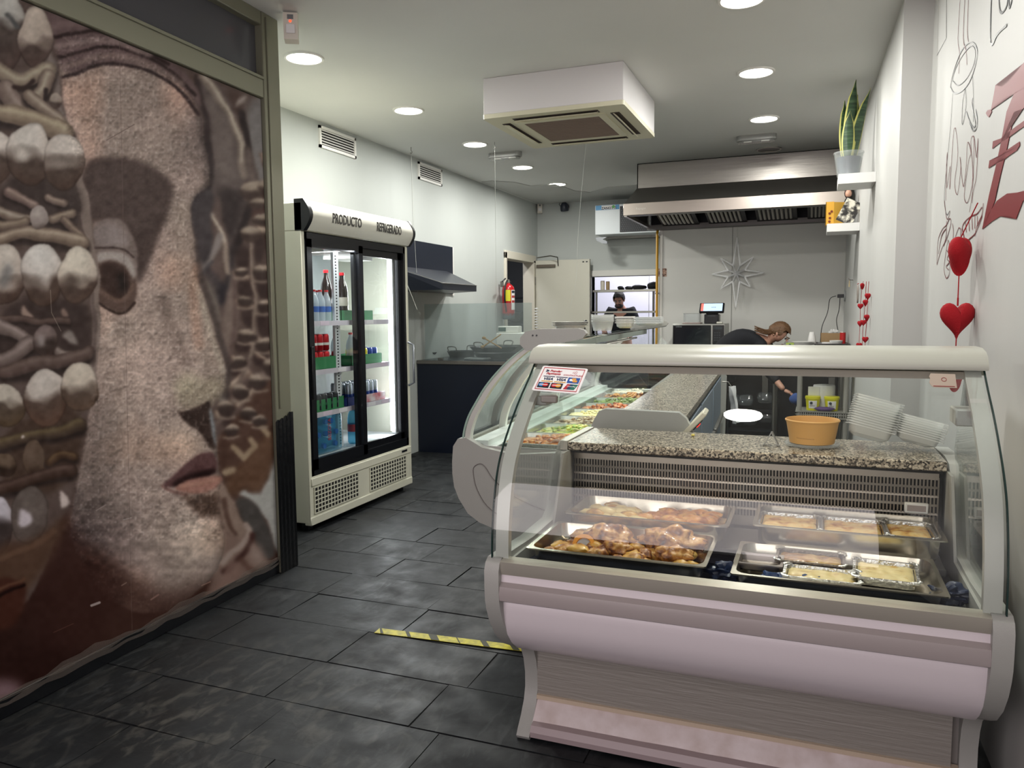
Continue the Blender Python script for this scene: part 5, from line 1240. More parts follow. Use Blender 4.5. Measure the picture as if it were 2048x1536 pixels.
# ---- fire extinguisher
A_ = atx(1013, 600, XL + .1)
fe = thing('fire_extinguisher', 'red fire extinguisher with black hose hung on the left wall beside the door', 'fire extinguisher', (XL + .125, A_.y, A_.z - .215)); FER = mat('extinguisher_red', '#b4121c', .28, coat=.4)
lathe('cylinder', [(0, .0), (.07, 0), (.08, .02), (.08, .33), (.072, .375), (.045, .405), (.025, .415), (.025, .43), (0, .43)], FER, fe, n=24)
lathe('foot_ring', [(.0, -.03), (.068, -.03), (.080, -.015), (.080, .045), (.078, .05)], mat('foot_grey', '#5f6569', .4), fe, n=24)
lathe('valve', [(.02, .43), (.024, .45), (.018, .47), (0, .475)], mat('brass', '#9d9a93', .3, .9), fe, n=12)
box('lever', -.01, .01, -.02, .10, .475, .487, BLACK, fe, .003, M=Matrix.Rotation(math.radians(22), 4, 'X')); box('carry_handle', -.01, .01, -.01, .08, .445, .455, BLACK, fe, .003)
tube('hose', cat_rom([(0, -.02, .46), (.0, -.07, .43), (0, -.115, .34), (0, -.12, .22), (0, -.09, .12), (0, -.07, .06)], 5), .011, BLACK, fe, 8)
def wrap_label(name, z0, z1, a0, a1, m, r=.0812):
    bm = bmesh.new(); bm_sheet(bm, [[(r * math.cos(math.radians(a0 + (a1 - a0) * i / 8)), r * math.sin(math.radians(a0 + (a1 - a0) * i / 8)), z) for z in (z0, z1)] for i in range(9)]); return finish(bm, name, m, fe, 60)
wrap_label('yellow_label', .20, .34, -100, -48, mat('label_yellow', '#d6cf2c', .5)); wl = wrap_label('white_label', .09, .34, -40, 18, PAPER)
for z in (.30, .24, .18): wrap_label('print_block', z, z + .03, -36, 8, mat('print_red', '#a33a3c', .6) if z < .3 else mat('ink_dark', '#1d2a38', .6), .0818)
box('wall_bracket', -.1, -.07, -.02, .02, .38, .45, STEELD, fe)
# ---- left door frame, open leaf and closer
dz = 2.14
df = struct(box('door_1', XL - .15, XL + .02, 9.36, 9.43, 0, dz + .05, mat('door_cream', '#d5d0c1', .5), None, .004)); df['label'] = 'cream door frame in the left wall'
box('frame_head', XL - .15, XL + .02, 9.36, 10.55, dz - .03, dz + .07, mat('door_cream', '#d5d0c1', .5), df, .004); box('frame_jamb', XL - .15, XL + .02, 10.46, 10.53, 0, dz, mat('door_cream', '#d5d0c1', .5), df, .004)
box('inner_reveal', XL - .16, XL - .14, 9.36, 9.78, 0, dz, mat('door_pale', '#c6c8c5', .5), df)
lf = thing('door', 'cream door leaf standing open against the back wall', 'door', (XL + .03, 10.52, .01))
DL = aty(1180, 519, 10.53).x - (XL + .03)
box('leaf', .0, DL, -.02, .02, 0, 2.13, mat('leaf_cream', '#cbc9bb', .5, var=.03, vscale=2), lf, .003); box('leaf_edge', DL, DL + .004, -.02, .02, 0, 2.13, mat('leaf_edge', '#b5b2a4', .5), lf)
for z in (.3, 1.0, 1.8): tube('hinge', [(-.005, -.02, z), (-.005, -.02, z + .1)], .009, STEELD, lf, 8)
lathe('door_knob', [(0, 0), (.012, 0), (.012, .03), (.028, .045), (.028, .06), (0, .068)], BLACK, lf, M=Matrix.Translation((DL - .07, -.02, 1.17)) @ Matrix.Rotation(math.pi / 2, 4, 'X'), n=16)
for x in (DL - .1, DL - .05): box('top_latch', x, x + .025, -.024, -.02, 2.085, 2.1, BLACK, lf)
tube('closer_arm', [(.02, -.02, 2.17), (.25, -.10, 2.185), (.36, -.12, 2.16)], .008, STEELD, lf, 6); tube('closer_arm', [(.34, -.03, 2.05), (.36, -.12, 2.16)], .007, BLACK, lf, 6); box('closer_body', .02, .30, -.05, -.02, 2.03, 2.07, mat('closer_bronze', '#6f675c', .4, .4), lf, .004)
# store shelving seen through the door
sr = thing('store_rack', 'dark metal rack with goods seen through the left doorway', 'rack', (-4.55, 10.6, 0))
for x in (0, .62):
    for y in (0, .45): box('upright', x, x + .025, y, y + .025, 0, 1.9, mat('rack_metal', '#50545a', .4, .7), sr)
for z in (.4, .82, 1.25, 1.62): box('shelf', 0, .645, 0, .475, z, z + .02, mat('rack_metal', '#50545a', .4, .7), sr)
for k in range(3):
    v = thing('steel_pipe_stack', ['left', 'middle', 'right'][k] + ' one of the three shiny steel tubes hanging behind the left doorway', 'pipe', (-4.35 + k * .1, 10.35, 1.72), group='steel tubes behind the doorway'); tube('tube', [(0, 0, 0), (0, 0, .45)], .042, CHROME, v, 14)
for k, (x, z, s) in enumerate(((.05, .84, .16), (.3, .84, .2), (.1, 1.27, .14), (.38, 1.27, .16), (.2, .42, .22))):
    tag(box('storage_box', -4.55 + x, -4.55 + x + s, 10.65, 10.85, z, z + s * .9, mat('store_box_%d' % (k % 3), ('#2a2c31', '#6d7177', '#9ba0a4')[k % 3], .6), None, .006), ['black box low in the doorway rack', 'mid grey box on the doorway rack, waist height', 'pale box on the upper shelf of the doorway rack', 'black box at the right of the upper doorway shelf', 'mid grey box on the lowest doorway shelf'][k], 'box')
area('store_lamp', (-4.5, 9.6, 2.85), (.4, .4), 14, (.95, .95, 1))
# ---- pass-through window frame and rack
pw = struct(box('window_1', PW[0] - .06, PW[1] + .03, YB - .04, YB + .16, PW[3], PW[3] + .085, mat('pass_frame', '#d6d5cf', .4), None, .005)); pw['label'] = 'white pass-through window frame in the back wall'
box('window_jamb', PW[0] - .045, PW[0], YB - .03, YB + .16, PW[2], PW[3], mat('pass_frame', '#d6d5cf', .4), pw, .004); box('window_jamb', PW[1], PW[1] + .035, YB - .03, YB + .16, PW[2], PW[3], mat('pass_frame', '#d6d5cf', .4), pw, .004)
box('window_sill', PW[0] - .05, PW[1] + .03, YB - .05, YB + .18, PW[2] - .03, PW[2], STEELD, pw)
pr = thing('pass_shelf', 'two-tier steel pass-through shelf in the back wall window', 'shelf', (PW[0], YB + .02, 0))
zu, zl = aty(1240, 581, YB + .05).z, aty(1240, 624, YB - .0).z
box('upper_shelf', .0, .90, .0, .26, zu - .02, zu + .012, STEEL, pr, .002); box('lower_shelf', -.04, .90, -.06, .26, zl - .015, zl + .012, STEEL, pr, .002)
for x in (.05, .86): tube('post', [(x, .04, PW[2]), (x, .04, zu)], .016, STEELD, pr)
tag(lathe('jar', [(0, 0), (.03, 0), (.032, .11), (.028, .13), (0, .13)], mat('jar_white', '#d9d2c4', .4), None, (-2.81, YB + .1, zu + .013), 14), 'small white jar left of its twin on the upper pass shelf', 'jar')
tag(lathe('jar', [(0, 0), (.026, 0), (.028, .11), (.024, .12), (0, .12)], mat('jar_tan', '#a68b66', .5), None, (-2.735, YB + .1, zu + .013), 14), 'small tan jar on the upper pass shelf', 'jar')
for k, (x, w, h) in enumerate(((-2.56, .05, .05), (-2.44, .06, .045), (-2.30, .11, .06), (-2.10, .09, .09), (-2.0, .05, .07))):
    if x > -2.06: x = -2.09
    if k == 4: continue
    tag(lump('cap', (x, YB + .14, zu + .012 + h * .5), (w, .07, h * .62), mat('cap_black_cloth', '#0f1014', .8), None, k, .35, 1.6), ['small black bundle above the man on the pass shelf', 'low black cloth beside the small bundle on the pass shelf', 'wide black cap in the middle of the pass shelf', 'tallest black bundle at the right of the pass shelf'][k], 'cloth')
# ================================================================ REAR COUNTERS AND EQUIPMENT
# black block across the passage with the griddle behind a glass guard
bk = thing('griddle_counter', 'long navy black counter standing across the passage behind the fridge', 'counter', (-3.74, 6.95, 0))
box('front_panel', 0, 2.35, 0, .03, 0, .90, NAVY, bk); box('counter_body', 0, 2.35, .03, .95, .02, .88, mat('counter_dark', '#16181d', .5), bk)
box('counter_top', 0, 2.35, -.0, .98, .905, .935, mat('counter_top_dark', '#1a2029', .22), bk, .003); box('top_edge', 0, 2.35, -.012, .0, .90, .935, mat('top_edge_grey', '#6d6a66', .4, .5), bk, .002)
gg = thing('glass_guard', 'clear glass guard standing on the navy counter', 'glass guard', (-3.70, 7.05, .935))
box('pane', .0, 1.16, 0, .006, 0, .565, glass('guard_glass', (.86, .9, .9), 1.45, 0, 1.2, '#aeb8ba', .12), gg)
for x in (.15, .9): box('pane_clip', x, x + .05, -.012, .018, -.0, .02, STEELD, gg)
sp_ = thing('spiral_stand', 'tall pale coil column with a red dot standing behind the griddle counter', 'decoration', tuple(aty(1073, 700, 7.4)))
h_ = aty(1073, 612, 7.4).z - sp_.location.z
for k in range(16): lathe('coil_ring', [(.0, 0), (.018, 0), (.02, .008), (.0, .012)], mat('coil_white', '#e6e8ea', .3), sp_, (0, 0, .01 + k * h_ / 16.5), 12)
def pan(c, r, label, deep=.05, handles=True, food=None):
    t = thing('paella_pan', label, 'pan', c); lathe('pan_body', [(0, 0), (r * .82, 0), (r, deep), (r * 1.02, deep + .004), (r * .985, deep + .002), (r * .80, .008), (0, .008)], BLACKRUB, t, n=32)
    if handles:
        for a in (0, math.pi):
            ca, sa = math.cos(a + 1.35), math.sin(a + 1.35); px_, py_ = r * ca, r * sa
            tube('handle', cat_rom([(px_ - sa * .05, py_ + ca * .05, deep), (px_ * 1.1 - sa * .05, py_ * 1.1 + ca * .05, deep + .05), (px_ * 1.1 + sa * .05, py_ * 1.1 - ca * .05, deep + .05), (px_ + sa * .05, py_ - ca * .05, deep)], 4), .006, STEELD, t, 6)
    if food:
        bm = bmesh.new(); q = [[(r * .8 * i / 8 * math.cos(2 * math.pi * j / 20), r * .8 * i / 8 * math.sin(2 * math.pi * j / 20), .012 + .02 * abs(mnoise.noise(Vector((i * .7, j * .7, 1))))) for j in range(21)] for i in range(9)]; bm_sheet(bm, q); finish(bm, 'food', food, t, 60)
    return t
def dz_(px, y): return aty(px, 700, y).x
PZ = .936
pan((dz_(862, 7.55), 7.36, PZ), .15, 'black paella pan nearest the fridge on the navy counter', .055)
pan((dz_(922, 7.6), 7.62, PZ), .16, 'black paella pan second from the fridge on the navy counter', .06)
pn_ = pan((dz_(995, 7.5), 7.40, PZ + .07), .25, 'wide black pan of golden rice raised on another pan', .05, True, ramp_mat('rice_gold', 'noise', 60, [(.35, '#6b4c22'), (.5, '#b98a3e'), (.7, '#d9b365')], .6, .4))
pan((dz_(995, 7.5), 7.45, PZ), .23, 'lower black pan under the rice pan on the navy counter', .055, False)
for (a, b, lab) in (((965, 694), (1003, 668), 'wooden spoon leaning on the rice pan, handle to the left'), ((968, 676), (1004, 697), 'wooden spoon lying across in front of the rice pan')):
    A_, B_ = aty(a[0], a[1], 7.1), aty(b[0], b[1], 7.14); t = thing('wooden_spoon', lab, 'spoon', tuple(A_)); tube('spoon_handle', [(0, 0, 0), (B_ - A_) * .97], [.008, .006], WOOD, t, 8); lump('spoon_bowl', (0, 0, 0), (.022, .012, .016), WOOD, t, 1, .05)
A_ = aty(861, 690, 7.5); t = thing('wooden_spoon', 'wooden spoon standing up in the first black pan', 'spoon', (A_.x, 7.5, PZ + .03)); tube('spoon_handle', [(0, 0, 0), (.01, 0, .13)], .007, WOOD, t, 8); lump('spoon_bowl', (.0, 0, 0), (.02, .012, .02), WOOD, t, 2, .05)
tag(box('cloth', dz_(945, 7.3), dz_(985, 7.3), 7.0 + .08, 7.26, PZ, PZ + .02, mat('cloth_grey', '#8f9190', .8), None, .006), 'folded grey cloth on the navy counter edge', 'cloth')
# scale / register behind the pan
sx = aty(992, 664, 8.1); rg = thing('cash_scale', 'small cream shop scale with a dark display behind the rice pan', 'scale', (sx.x, 8.15, sx.z - .02))
box('scale_display', 0, .25, 0, .12, .01, .085, mat('scale_cream', '#d3d3cb', .4), rg, .008); box('scale_screen', .01, .10, -.004, 0, .025, .07, mat('scale_green', '#39524c', .3), rg); box('scale_body', -.0, .42, -.05, .3, -.13, .01, mat('scale_cream', '#d3d3cb', .4), rg, .008)
box('scale_plinth', -.02, .44, -.08, .32, -rg.location.z, -.131, STEELD, rg)
ld = thing('ladle', 'steel ladle head sticking up behind the foil trays', 'ladle', tuple(aty(1171, 645, 5.2))); lump('ladle_bowl', (0, 0, .0), (.018, .012, .018), mat('ladle_dark', '#2c2e31', .3, .6), ld, 3, .1); tube('ladle_handle', [(0, 0, 0), (-.012, 0, -.05), (-.015, 0, -.09)], .003, STEELD, ld, 6)
# ---- rear counter on the right: dark refrigerated base with worktop
rc = thing('refrigerated_counter', 'dark refrigerated base counter with steel worktop along the kitchen wall', 'counter', (-1.60, 8.2, 0))
box('counter_base', 0, 1.86, .02, .69, .08, .955, mat('counter_black', '#14151a', .35), rc); box('worktop', -.02, 1.87, -.02, .695, .955, .99, STEELD, rc, .003)
for k in range(3): d = box('counter_door', .02 + k * .62, .6 + k * .62, .0, .02, .12, .93, mat('door_black', '#191b21', .25), rc, .003); box('door_handle', .5 + k * .62, .56 + k * .62, -.03, .0, .5, .75, STEELD, d, .003)
for k in range(4): box('counter_leg', .03 + (k % 2) * 1.75, .08 + (k % 2) * 1.75, .05 + (k // 2) * .55, .1 + (k // 2) * .55, 0, .08, BLACK, rc)
# ---- microwave
m0 = aty(1345, 648, 8.35); m1 = aty(1450, 648, 8.35)
mw = thing('microwave', 'grey and black microwave oven on the rear counter', 'microwave', (m0.x, 8.35, .991)); MW, MH = m1.x - m0.x, m0.z - .991
box('case', 0, MW, 0, .42, 0, MH, mat('microwave_grey', '#a7a7a2', .35, .4), mw, .004); box('door', .008, MW * .745, -.014, 0, .008, MH - .014, mat('microwave_black', '#0b0e12', .12), mw, .003)
box('door_window', .03, MW * .69, -.016, -.014, .03, MH - .05, mat('microwave_window', '#14191e', .08), mw); box('door_bar', MW * .745, MW * .775, -.022, 0, .006, MH - .012, mat('microwave_grey', '#a7a7a2', .35, .4), mw, .003)
cp_ = box('control_panel', MW * .78, MW - .008, -.010, 0, .008, MH - .014, mat('panel_black', '#101214', .3), mw); box('clock', MW * .80, MW - .03, -.012, -.010, MH - .06, MH - .03, mat('clock_grey', '#2c3438', .2), cp_)
for r in range(4):
    for c_ in range(3): box('button', MW * .80 + c_ * .024, MW * .80 + c_ * .024 + .016, -.0125, -.010, MH - .10 - r * .026, MH - .085 - r * .026, mat('button_grey', '#3b3f42', .4), cp_)
text('door_lettering', 'SAMSUNG', .014, mat('letter_grey', '#9aa0a2', .5), mw, (.07, -.0145, MH - .03), '-y')
MT = .991 + MH
# payment terminal
ps = thing('payment_terminal', 'black touchscreen till with a lit blue and white screen on the microwave', 'till', (aty(1423, 640, 8.45).x, 8.5, MT)); 
box('till_base', -.075, .075, -.06, .10, 0, .10, BLACK, ps, .006); box('till_neck', -.06, .06, -.03, .06, .10, .125, BLACK, ps, .004); box('card_slot', -.04, .04, -.063, -.06, .078, .088, mat('slot_grey', '#3c4045', .4), ps)
Mx = Matrix.Translation((0, -.03, .165)) @ Matrix.Rotation(math.radians(-38), 4, 'X')
sc1 = box('screen_housing', -.128, .128, -.014, .014, -.065, .065, BLACK, ps, .008, M=Mx); box('screen', -.11, .11, -.0165, -.0145, -.05, .05, mat('screen_lit', '#cfe0f2', .3, emit='#9fc0e6', estr=.7), sc1, 0, Mx); box('screen_side', -.112, -.085, -.018, -.0165, -.05, .05, mat('screen_red', '#e08078', .3, emit='#d8705f', estr=.5), sc1, 0, Mx)
text('screen_word', 'sumup', .018, mat('ink_dark', '#1d2a38', .6), sc1, Mx @ Vector((.02, -.0172, 0)), rot=(Mx.to_3x3() @ FACE['-y']), depth=.0003)
tag(box('soap_dish', 0, .065, 0, .05, 0, .022, mat('dish_cream', '#c9c8bd', .4), None, .01, seg=3), 'small cream card reader right of the till', 'card reader').location = (aty(1433, 645, 8.4).x, 8.38, MT + .0)
tw = aty(1368, 646, 8.4); tr = thing('clear_tray', 'clear plastic box on a pink tray left of the till', 'tray', (tw.x - .02, 8.4, MT))
box('tray_base', 0, .19, 0, .2, 0, .012, mat('tray_pinkgrey', '#a08c88', .5), tr, .004)
bm = bmesh.new()
for a_ in ((.012, .178, .01, .012), (.012, .178, .16, .162), (.012, .014, .01, .162), (.176, .178, .01, .162)): bm_box(bm, a_[0], a_[1], a_[2], a_[3], .014, .11)
finish(bm, 'clear_lid', CLEARP, tr, 0); tube('lid_rim', [(.012, .01, .11), (.178, .01, .11), (.178, .162, .11), (.012, .162, .11)], .003, mat('rim_grey', '#9a9b98', .4), tr, 6, True)
# ---- steel work table on the right with the woman's things
wt = thing('work_table', 'steel work table against the right wall behind the counter', 'table', (-.36, 7.62, 0)); WZ = 1.068
box('table_top', 0, .655, 0, .56, WZ - .03, WZ, STEELD, wt, .003); 
for x in (.02, .60):
    for y in (.03, .5): tube('table_leg', [(x, y, 0), (x, y, WZ - .03)], .016, STEELD, wt)
def on_t(px, y): return aty(px, 690, y).x
t = thing('serving_tray', 'flat dark steel tray on the work table at the right', 'tray', (on_t(1630, 7.75), 7.64, WZ)); finish(tray_profile(0, .28, 0, .36, .004, .03, .03, .01), 'tray_body', mat('tray_dark', '#6b6b6c', .25, .9), t, 50)
def plates(px, y, r, n, label):
    t = thing('plate_stack', label, 'plate stack', (on_t(px, y), y, WZ))
    for k in range(n): lathe('plate', [(0, .002), (r * .6, .002), (r, .014), (r, .017), (r * .6, .006), (0, .006)], mat('plate_white', '#dfdeda', .35), t, (0, 0, k * .008), 24)
    return t
plates(1598, 7.85, .135, 4, 'stack of white plates left of the dark tray')
cn = aty(1624, 664, 8.0); t = thing('paper_cone', 'white paper cone standing on the work table', 'cone', (cn.x, 8.0, WZ)); lathe('cone_body', [(0, 0), (.045, 0), (.022, cn.z - WZ), (.0, cn.z - WZ)], PAPER, t, n=20)
bx = aty(1641, 666, 8.05); bw = aty(1681, 666, 8.05).x - bx.x
t = thing('cardboard_box', 'small open cardboard box against the right wall on the work table', 'box', (bx.x, 8.02, WZ)); CB = mat('cardboard', '#9b805d', .8)
box('box_front', 0, bw, 0, .004, 0, bx.z - WZ, CB, t); box('box_side', 0, .004, 0, .12, 0, bx.z - WZ, CB, t); box('box_side', bw - .004, bw, 0, .12, 0, bx.z - WZ, CB, t); box('box_back', 0, bw, .116, .12, 0, bx.z - WZ, CB, t); box('box_base', 0, bw, 0, .12, 0, .004, CB, t)
bm = bmesh.new(); bm_lump(bm, (bw * .68, .06, bx.z - WZ + .0), (.05, .04, .035), 3, .5, 2.6, 3); finish(bm, 'plastic_bag', glass('bag_white', (.9, .9, .9), 1.4, .3, 1, '#e6e6e4', .6), t, 0)
rx = aty(1686, 664, 7.95); t = thing('tin', 'red tin at the wall end of the work table', 'tin', (min(rx.x, .25), 7.95, WZ)); lathe('tin_body', [(0, 0), (.026, 0), (.026, rx.z - WZ), (.0, rx.z - WZ)], mat('tin_red', '#b01c1e', .35), t, n=16); lathe('tin_rim', [(.026, 0), (.0275, .002), (.026, .006)], STEEL, t, (0, 0, rx.z - WZ - .006), 16)
tp_ = aty(1655, 690, 7.8); t = thing('tape_roll', 'white roll of tape standing before the cardboard box', 'tape roll', (tp_.x, 7.86, WZ + .0)); lathe('roll', [(.02, 0), (.05, 0), (.05, .035), (.02, .035), (.02, 0)], PAPER, t, n=20)
t = thing('bowl', 'white bowl stack beside the red tin', 'bowl', (on_t(1672, 7.85) , 7.85, WZ)); lathe('bowl_body', [(0, 0), (.03, 0), (.055, .03), (.058, .052), (.05, .052), (.03, .012), (0, .012)], mat('plate_white', '#dfdeda', .35), t, n=20)
gb = aty(1580, 690, 7.66); t = thing('small_carton', 'little green and white carton in front of the woman', 'carton', (gb.x, 7.63, WZ)); box('carton_body', -.035, .035, 0, .03, 0, .036, mat('carton_lime', '#9fb25a', .5), t, .002); lathe('carton_dot', [(0, .002), (.010, .002), (.010, 0)], mat('carton_green', '#2c5c34', .5), t, M=Matrix.Translation((.0, -.0005, .018)) @ Matrix.Rotation(math.pi / 2, 4, 'X'), n=12)
# socket with charger and its leads
pc_ = aty(1684, 592, 8.7); xw = .378 + (pc_.y - 4.47) * (-.103 / 4.83)
t = thing('wall_socket', 'grey round wall socket with a black charger plugged in on the right wall', 'socket', (xw - .002, 8.7, pc_.z)); lathe('socket_plate', [(0, .0), (.05, 0), (.05, .012), (0, .014)], mat('socket_grey', '#8e9190', .4), t, M=Matrix.Rotation(-math.pi / 2, 4, 'Y'), n=24, sx=1.1); box('charger', -.075, -.012, -.03, .03, -.018, .018, BLACK, t, .004)
def rel(px, py, y): return aty(px, py, y) - Vector(t.location)
tube('lead', cat_rom([rel(1672, 592, 8.65), rel(1660, 598, 8.6), rel(1655, 625, 8.5), rel(1645, 650, 8.4), rel(1642, 668, 8.3), rel(1640, 690, 8.2)], 5), .0035, BLACK, t, 6)
tube('lead', cat_rom([rel(1680, 596, 8.68), rel(1678, 620, 8.6), rel(1673, 640, 8.5), rel(1676, 662, 8.4)], 5), .0035, BLACK, t, 6)
# ---- plastic rack with tubs, seen through the near case glass
ry = 7.05
def rx_(px, y=ry): return aty(px, 790, y).x
X0, X1 = rx_(1599), rx_(1692); zsh = aty(1640, 823, ry).z
rk = thing('shelf_rack', 'grey plastic shelf rack behind the counter seen through the front glass', 'rack', (X0, ry, 0)); RKM = mat('rack_plastic', '#8d8b84', .5)
for x in (0, X1 - X0):
    for y in (0, .30): tube('rack_post', [(x, y, 0), (x, y, .96)], .02, RKM, rk, 10)
for z in (.15, zsh, .93):
    s_ = box('rack_shelf', -.03, X1 - X0 + .03, -.03, .33, z - .006, z, RKM, rk, .003)
    bm = bmesh.new()
    for k in range(22):
        x = -.0 + (X1 - X0) * k / 21
        bm_box(bm, x - .003, x + .003, -.034, -.028, z - .05, z)
    bm_box(bm, -.03, X1 - X0 + .03, -.034, -.028, z - .058, z - .048); bm_box(bm, -.03, X1 - X0 + .03, -.0335, -.0285, z - .028, z - .022); bm_box(bm, -.03, X1 - X0 + .03, -.034, -.028, z - .006, z + .004)
    tag(finish(bm, 'shelf_lattice', RKM, s_, 0), None, None, None, 'stuff')
def tub(px, label, yoff):
    t = thing('spread_tub', label, 'tub', (rx_(px, ry + .09), ry + .09 + yoff, zsh + .001)); r = .062
    lathe('tub_body', [(0, 0), (r * .8, 0), (r * .95, .10), (0, .10)], YELLOW, t, n=24); lathe('lid', [(r * 1.02, .098), (r * 1.02, .118), (r * .95, .122), (0, .122)], YELLOW, t, n=24)
    bm = bmesh.new(); bm_sheet(bm, [[((r * (.82 + .12 * (z / .1)) + .0015) * math.cos(math.radians(a)), (r * (.82 + .12 * (z / .1)) + .0015) * math.sin(math.radians(a)), z) for z in (.02, .085)] for a in range(-125, -54, 10)]); l_ = finish(bm, 'label', PAPER, t, 60)
    lathe('label_mark', [(0, .002), (.012, .002), (.012, 0)], mat('ink_dark', '#1d2a38', .6), l_, M=Matrix.Translation((-.012, -r * .93 - .002, .066)) @ Matrix.Rotation(math.pi / 2, 4, 'X'), n=10)
    text('label_word', 'AIOLI', .017, mat('ink_dark', '#1d2a38', .6), l_, (-.004, -r * .9 - .003, .042), '-y', depth=.0004)
tub(1626, 'yellow lidded tub on the left of the rack shelf', 0); tub(1664, 'yellow lidded tub on the right of the rack shelf', 0)
t = thing('paper_roll', 'large white kitchen paper roll between the yellow tubs', 'paper roll', (rx_(1648, ry + .2), ry + .215, zsh)); lathe('roll', [(.02, 0), (.085, 0), (.09, .01), (.09, .20), (.085, .21), (.02, .21)], PAPER, t, n=28); box('loose_sheet', -.13, -.04, -.088, -.085, .03, .2, PAPER, t)
tag(lump('purple_cloth', (rx_(1650, ry + .05), ry + .02, zsh + .02), (.09, .03, .02), mat('cloth_purple', '#4c3564', .8), None, 2, .4), 'purple cloth on the rack shelf in front of the paper roll', 'cloth')
# white plastic boxes and bags in the dark corner
CL2 = glass('clamshell_clear', (.92, .94, .95), 1.5, .06, 1.3, '#aab2b6', .07)
k = 0
for (px, py, w) in ((1492, 800, .13), (1530, 795, .13), (1500, 838, .13), (1532, 834, .13), (1468, 800, .1)):
    p = aty(px, py, 7.75); t = thing('clamshell_box', ['clear clamshell box, upper left of the stack behind the counter', 'clear clamshell box, upper right of the stack behind the counter', 'clear clamshell box, lower left of the stack behind the counter', 'clear clamshell box, lower right of the stack behind the counter', 'small clear clamshell box left of the stack behind the counter'][k], 'food box', tuple(p), group='clear clamshell boxes behind the counter')
    o_ = finish(tray_profile(-w / 2, w / 2, -.06, .06, -.05, 0, .02, .008), 'box_bottom', CL2, t, 40); o2_ = finish(tray_profile(-w / 2, w / 2, -.06, .06, -.05, 0, .02, .008), 'box_lid', CL2, t, 40); o2_.rotation_euler.x = math.pi; k += 1
cs = thing('wire_cart', 'low dark wire cart holding the clear clamshell boxes', 'cart', (aty(1500, 860, 7.75).x, 7.75, 0))
for z in (.08, aty(1500, 858, 7.75).z, aty(1500, 820, 7.75).z): box('cart_shelf', -.2, .22, -.08, .1, z - .012, z - .004, mat('cart_dark', '#20232a', .4, .5), cs)
for x in (-.2, .21): 
    for y in (-.08, .09): tube('cart_post', [(x, y, 0), (x, y, .62)], .008, mat('cart_dark', '#20232a', .4, .5), cs)
# towel on the rear of the long case
tw = aty(1462, 800, 5.3)
t = thing('tea_towel', 'white tea towel hanging at the back of the long counter', 'towel', (tw.x, 5.3, tw.z + .09))
bm = bmesh.new(); bm_sheet(bm, [[(.02 * math.sin(j * 1.3 + i * .35) + .004 * i, .11 * (j / 7 - .5) * (1 + .25 * i / 8), -.03 * i) for j in range(8)] for i in range(9)]); o_ = finish(bm, 'cloth', mat('towel_white', '#d5d6d8', .85), t, 60); o_.modifiers.new('s', 'SOLIDIFY').thickness = .006
tube('towel_hook', [(0, 0, 0), (-.02, 0, .03), (-.06, 0, .03)], .004, STEELD, t, 6)
# ================================================================ RIGHT WALL
def nwx(y): return .585 + (y + .9) * (.512 - .585) / 5.5
def fwx(y): return .378 + (y - 4.47) * (-.103 / 4.83)
def onwall(px, py, off=.0015):                   # point on the near right wall
    a, b = Vector((.585, -.9, 0)), Vector((.512, 4.6, 0)); n = Vector((-(b - a).y, (b - a).x, 0)).normalized(); r = ray(px, py)
    return C0 + r * ((a - C0).dot(n) / r.dot(n)) + n * off
zc = lambda x, y: (1640 + x / 1.969, y / 1.969)
INK = mat('decal_black', '#2b2d31', .35); INKR = mat('decal_red', '#780c17', .42, spec=.2); INKB = mat('decal_maroon', '#6b1a24', .35)
dl = thing('wall_decal', 'line drawing of a steaming jug over flames on the near right wall', 'wall decal', tuple(onwall(*zc(560, 600), 0)))
def line(pts, r, m, root, sm=True, name='drawn_line'):
    P_ = [onwall(*zc(*p)) - Vector(root.location) for p in pts]
    if sm and len(P_) > 2: P_ = cat_rom(P_, 4)
    bm = bmesh.new(); n = Vector((-1, -.0133, 0)).normalized(); rows = []
    for i, p in enumerate(P_):
        d = (P_[min(i + 1, len(P_) - 1)] - P_[max(i - 1, 0)]); d = d.normalized() if d.length > 1e-7 else Vector((0, 0, 1)); s = d.cross(n).normalized() * r * (.65 + .5 * abs(math.sin(i * .35)))
        rows.append([p - s, p - s + n * .0008, p + s + n * .0008, p + s])
    bm_sheet(bm, rows); return finish(bm, name, m, root, 0)
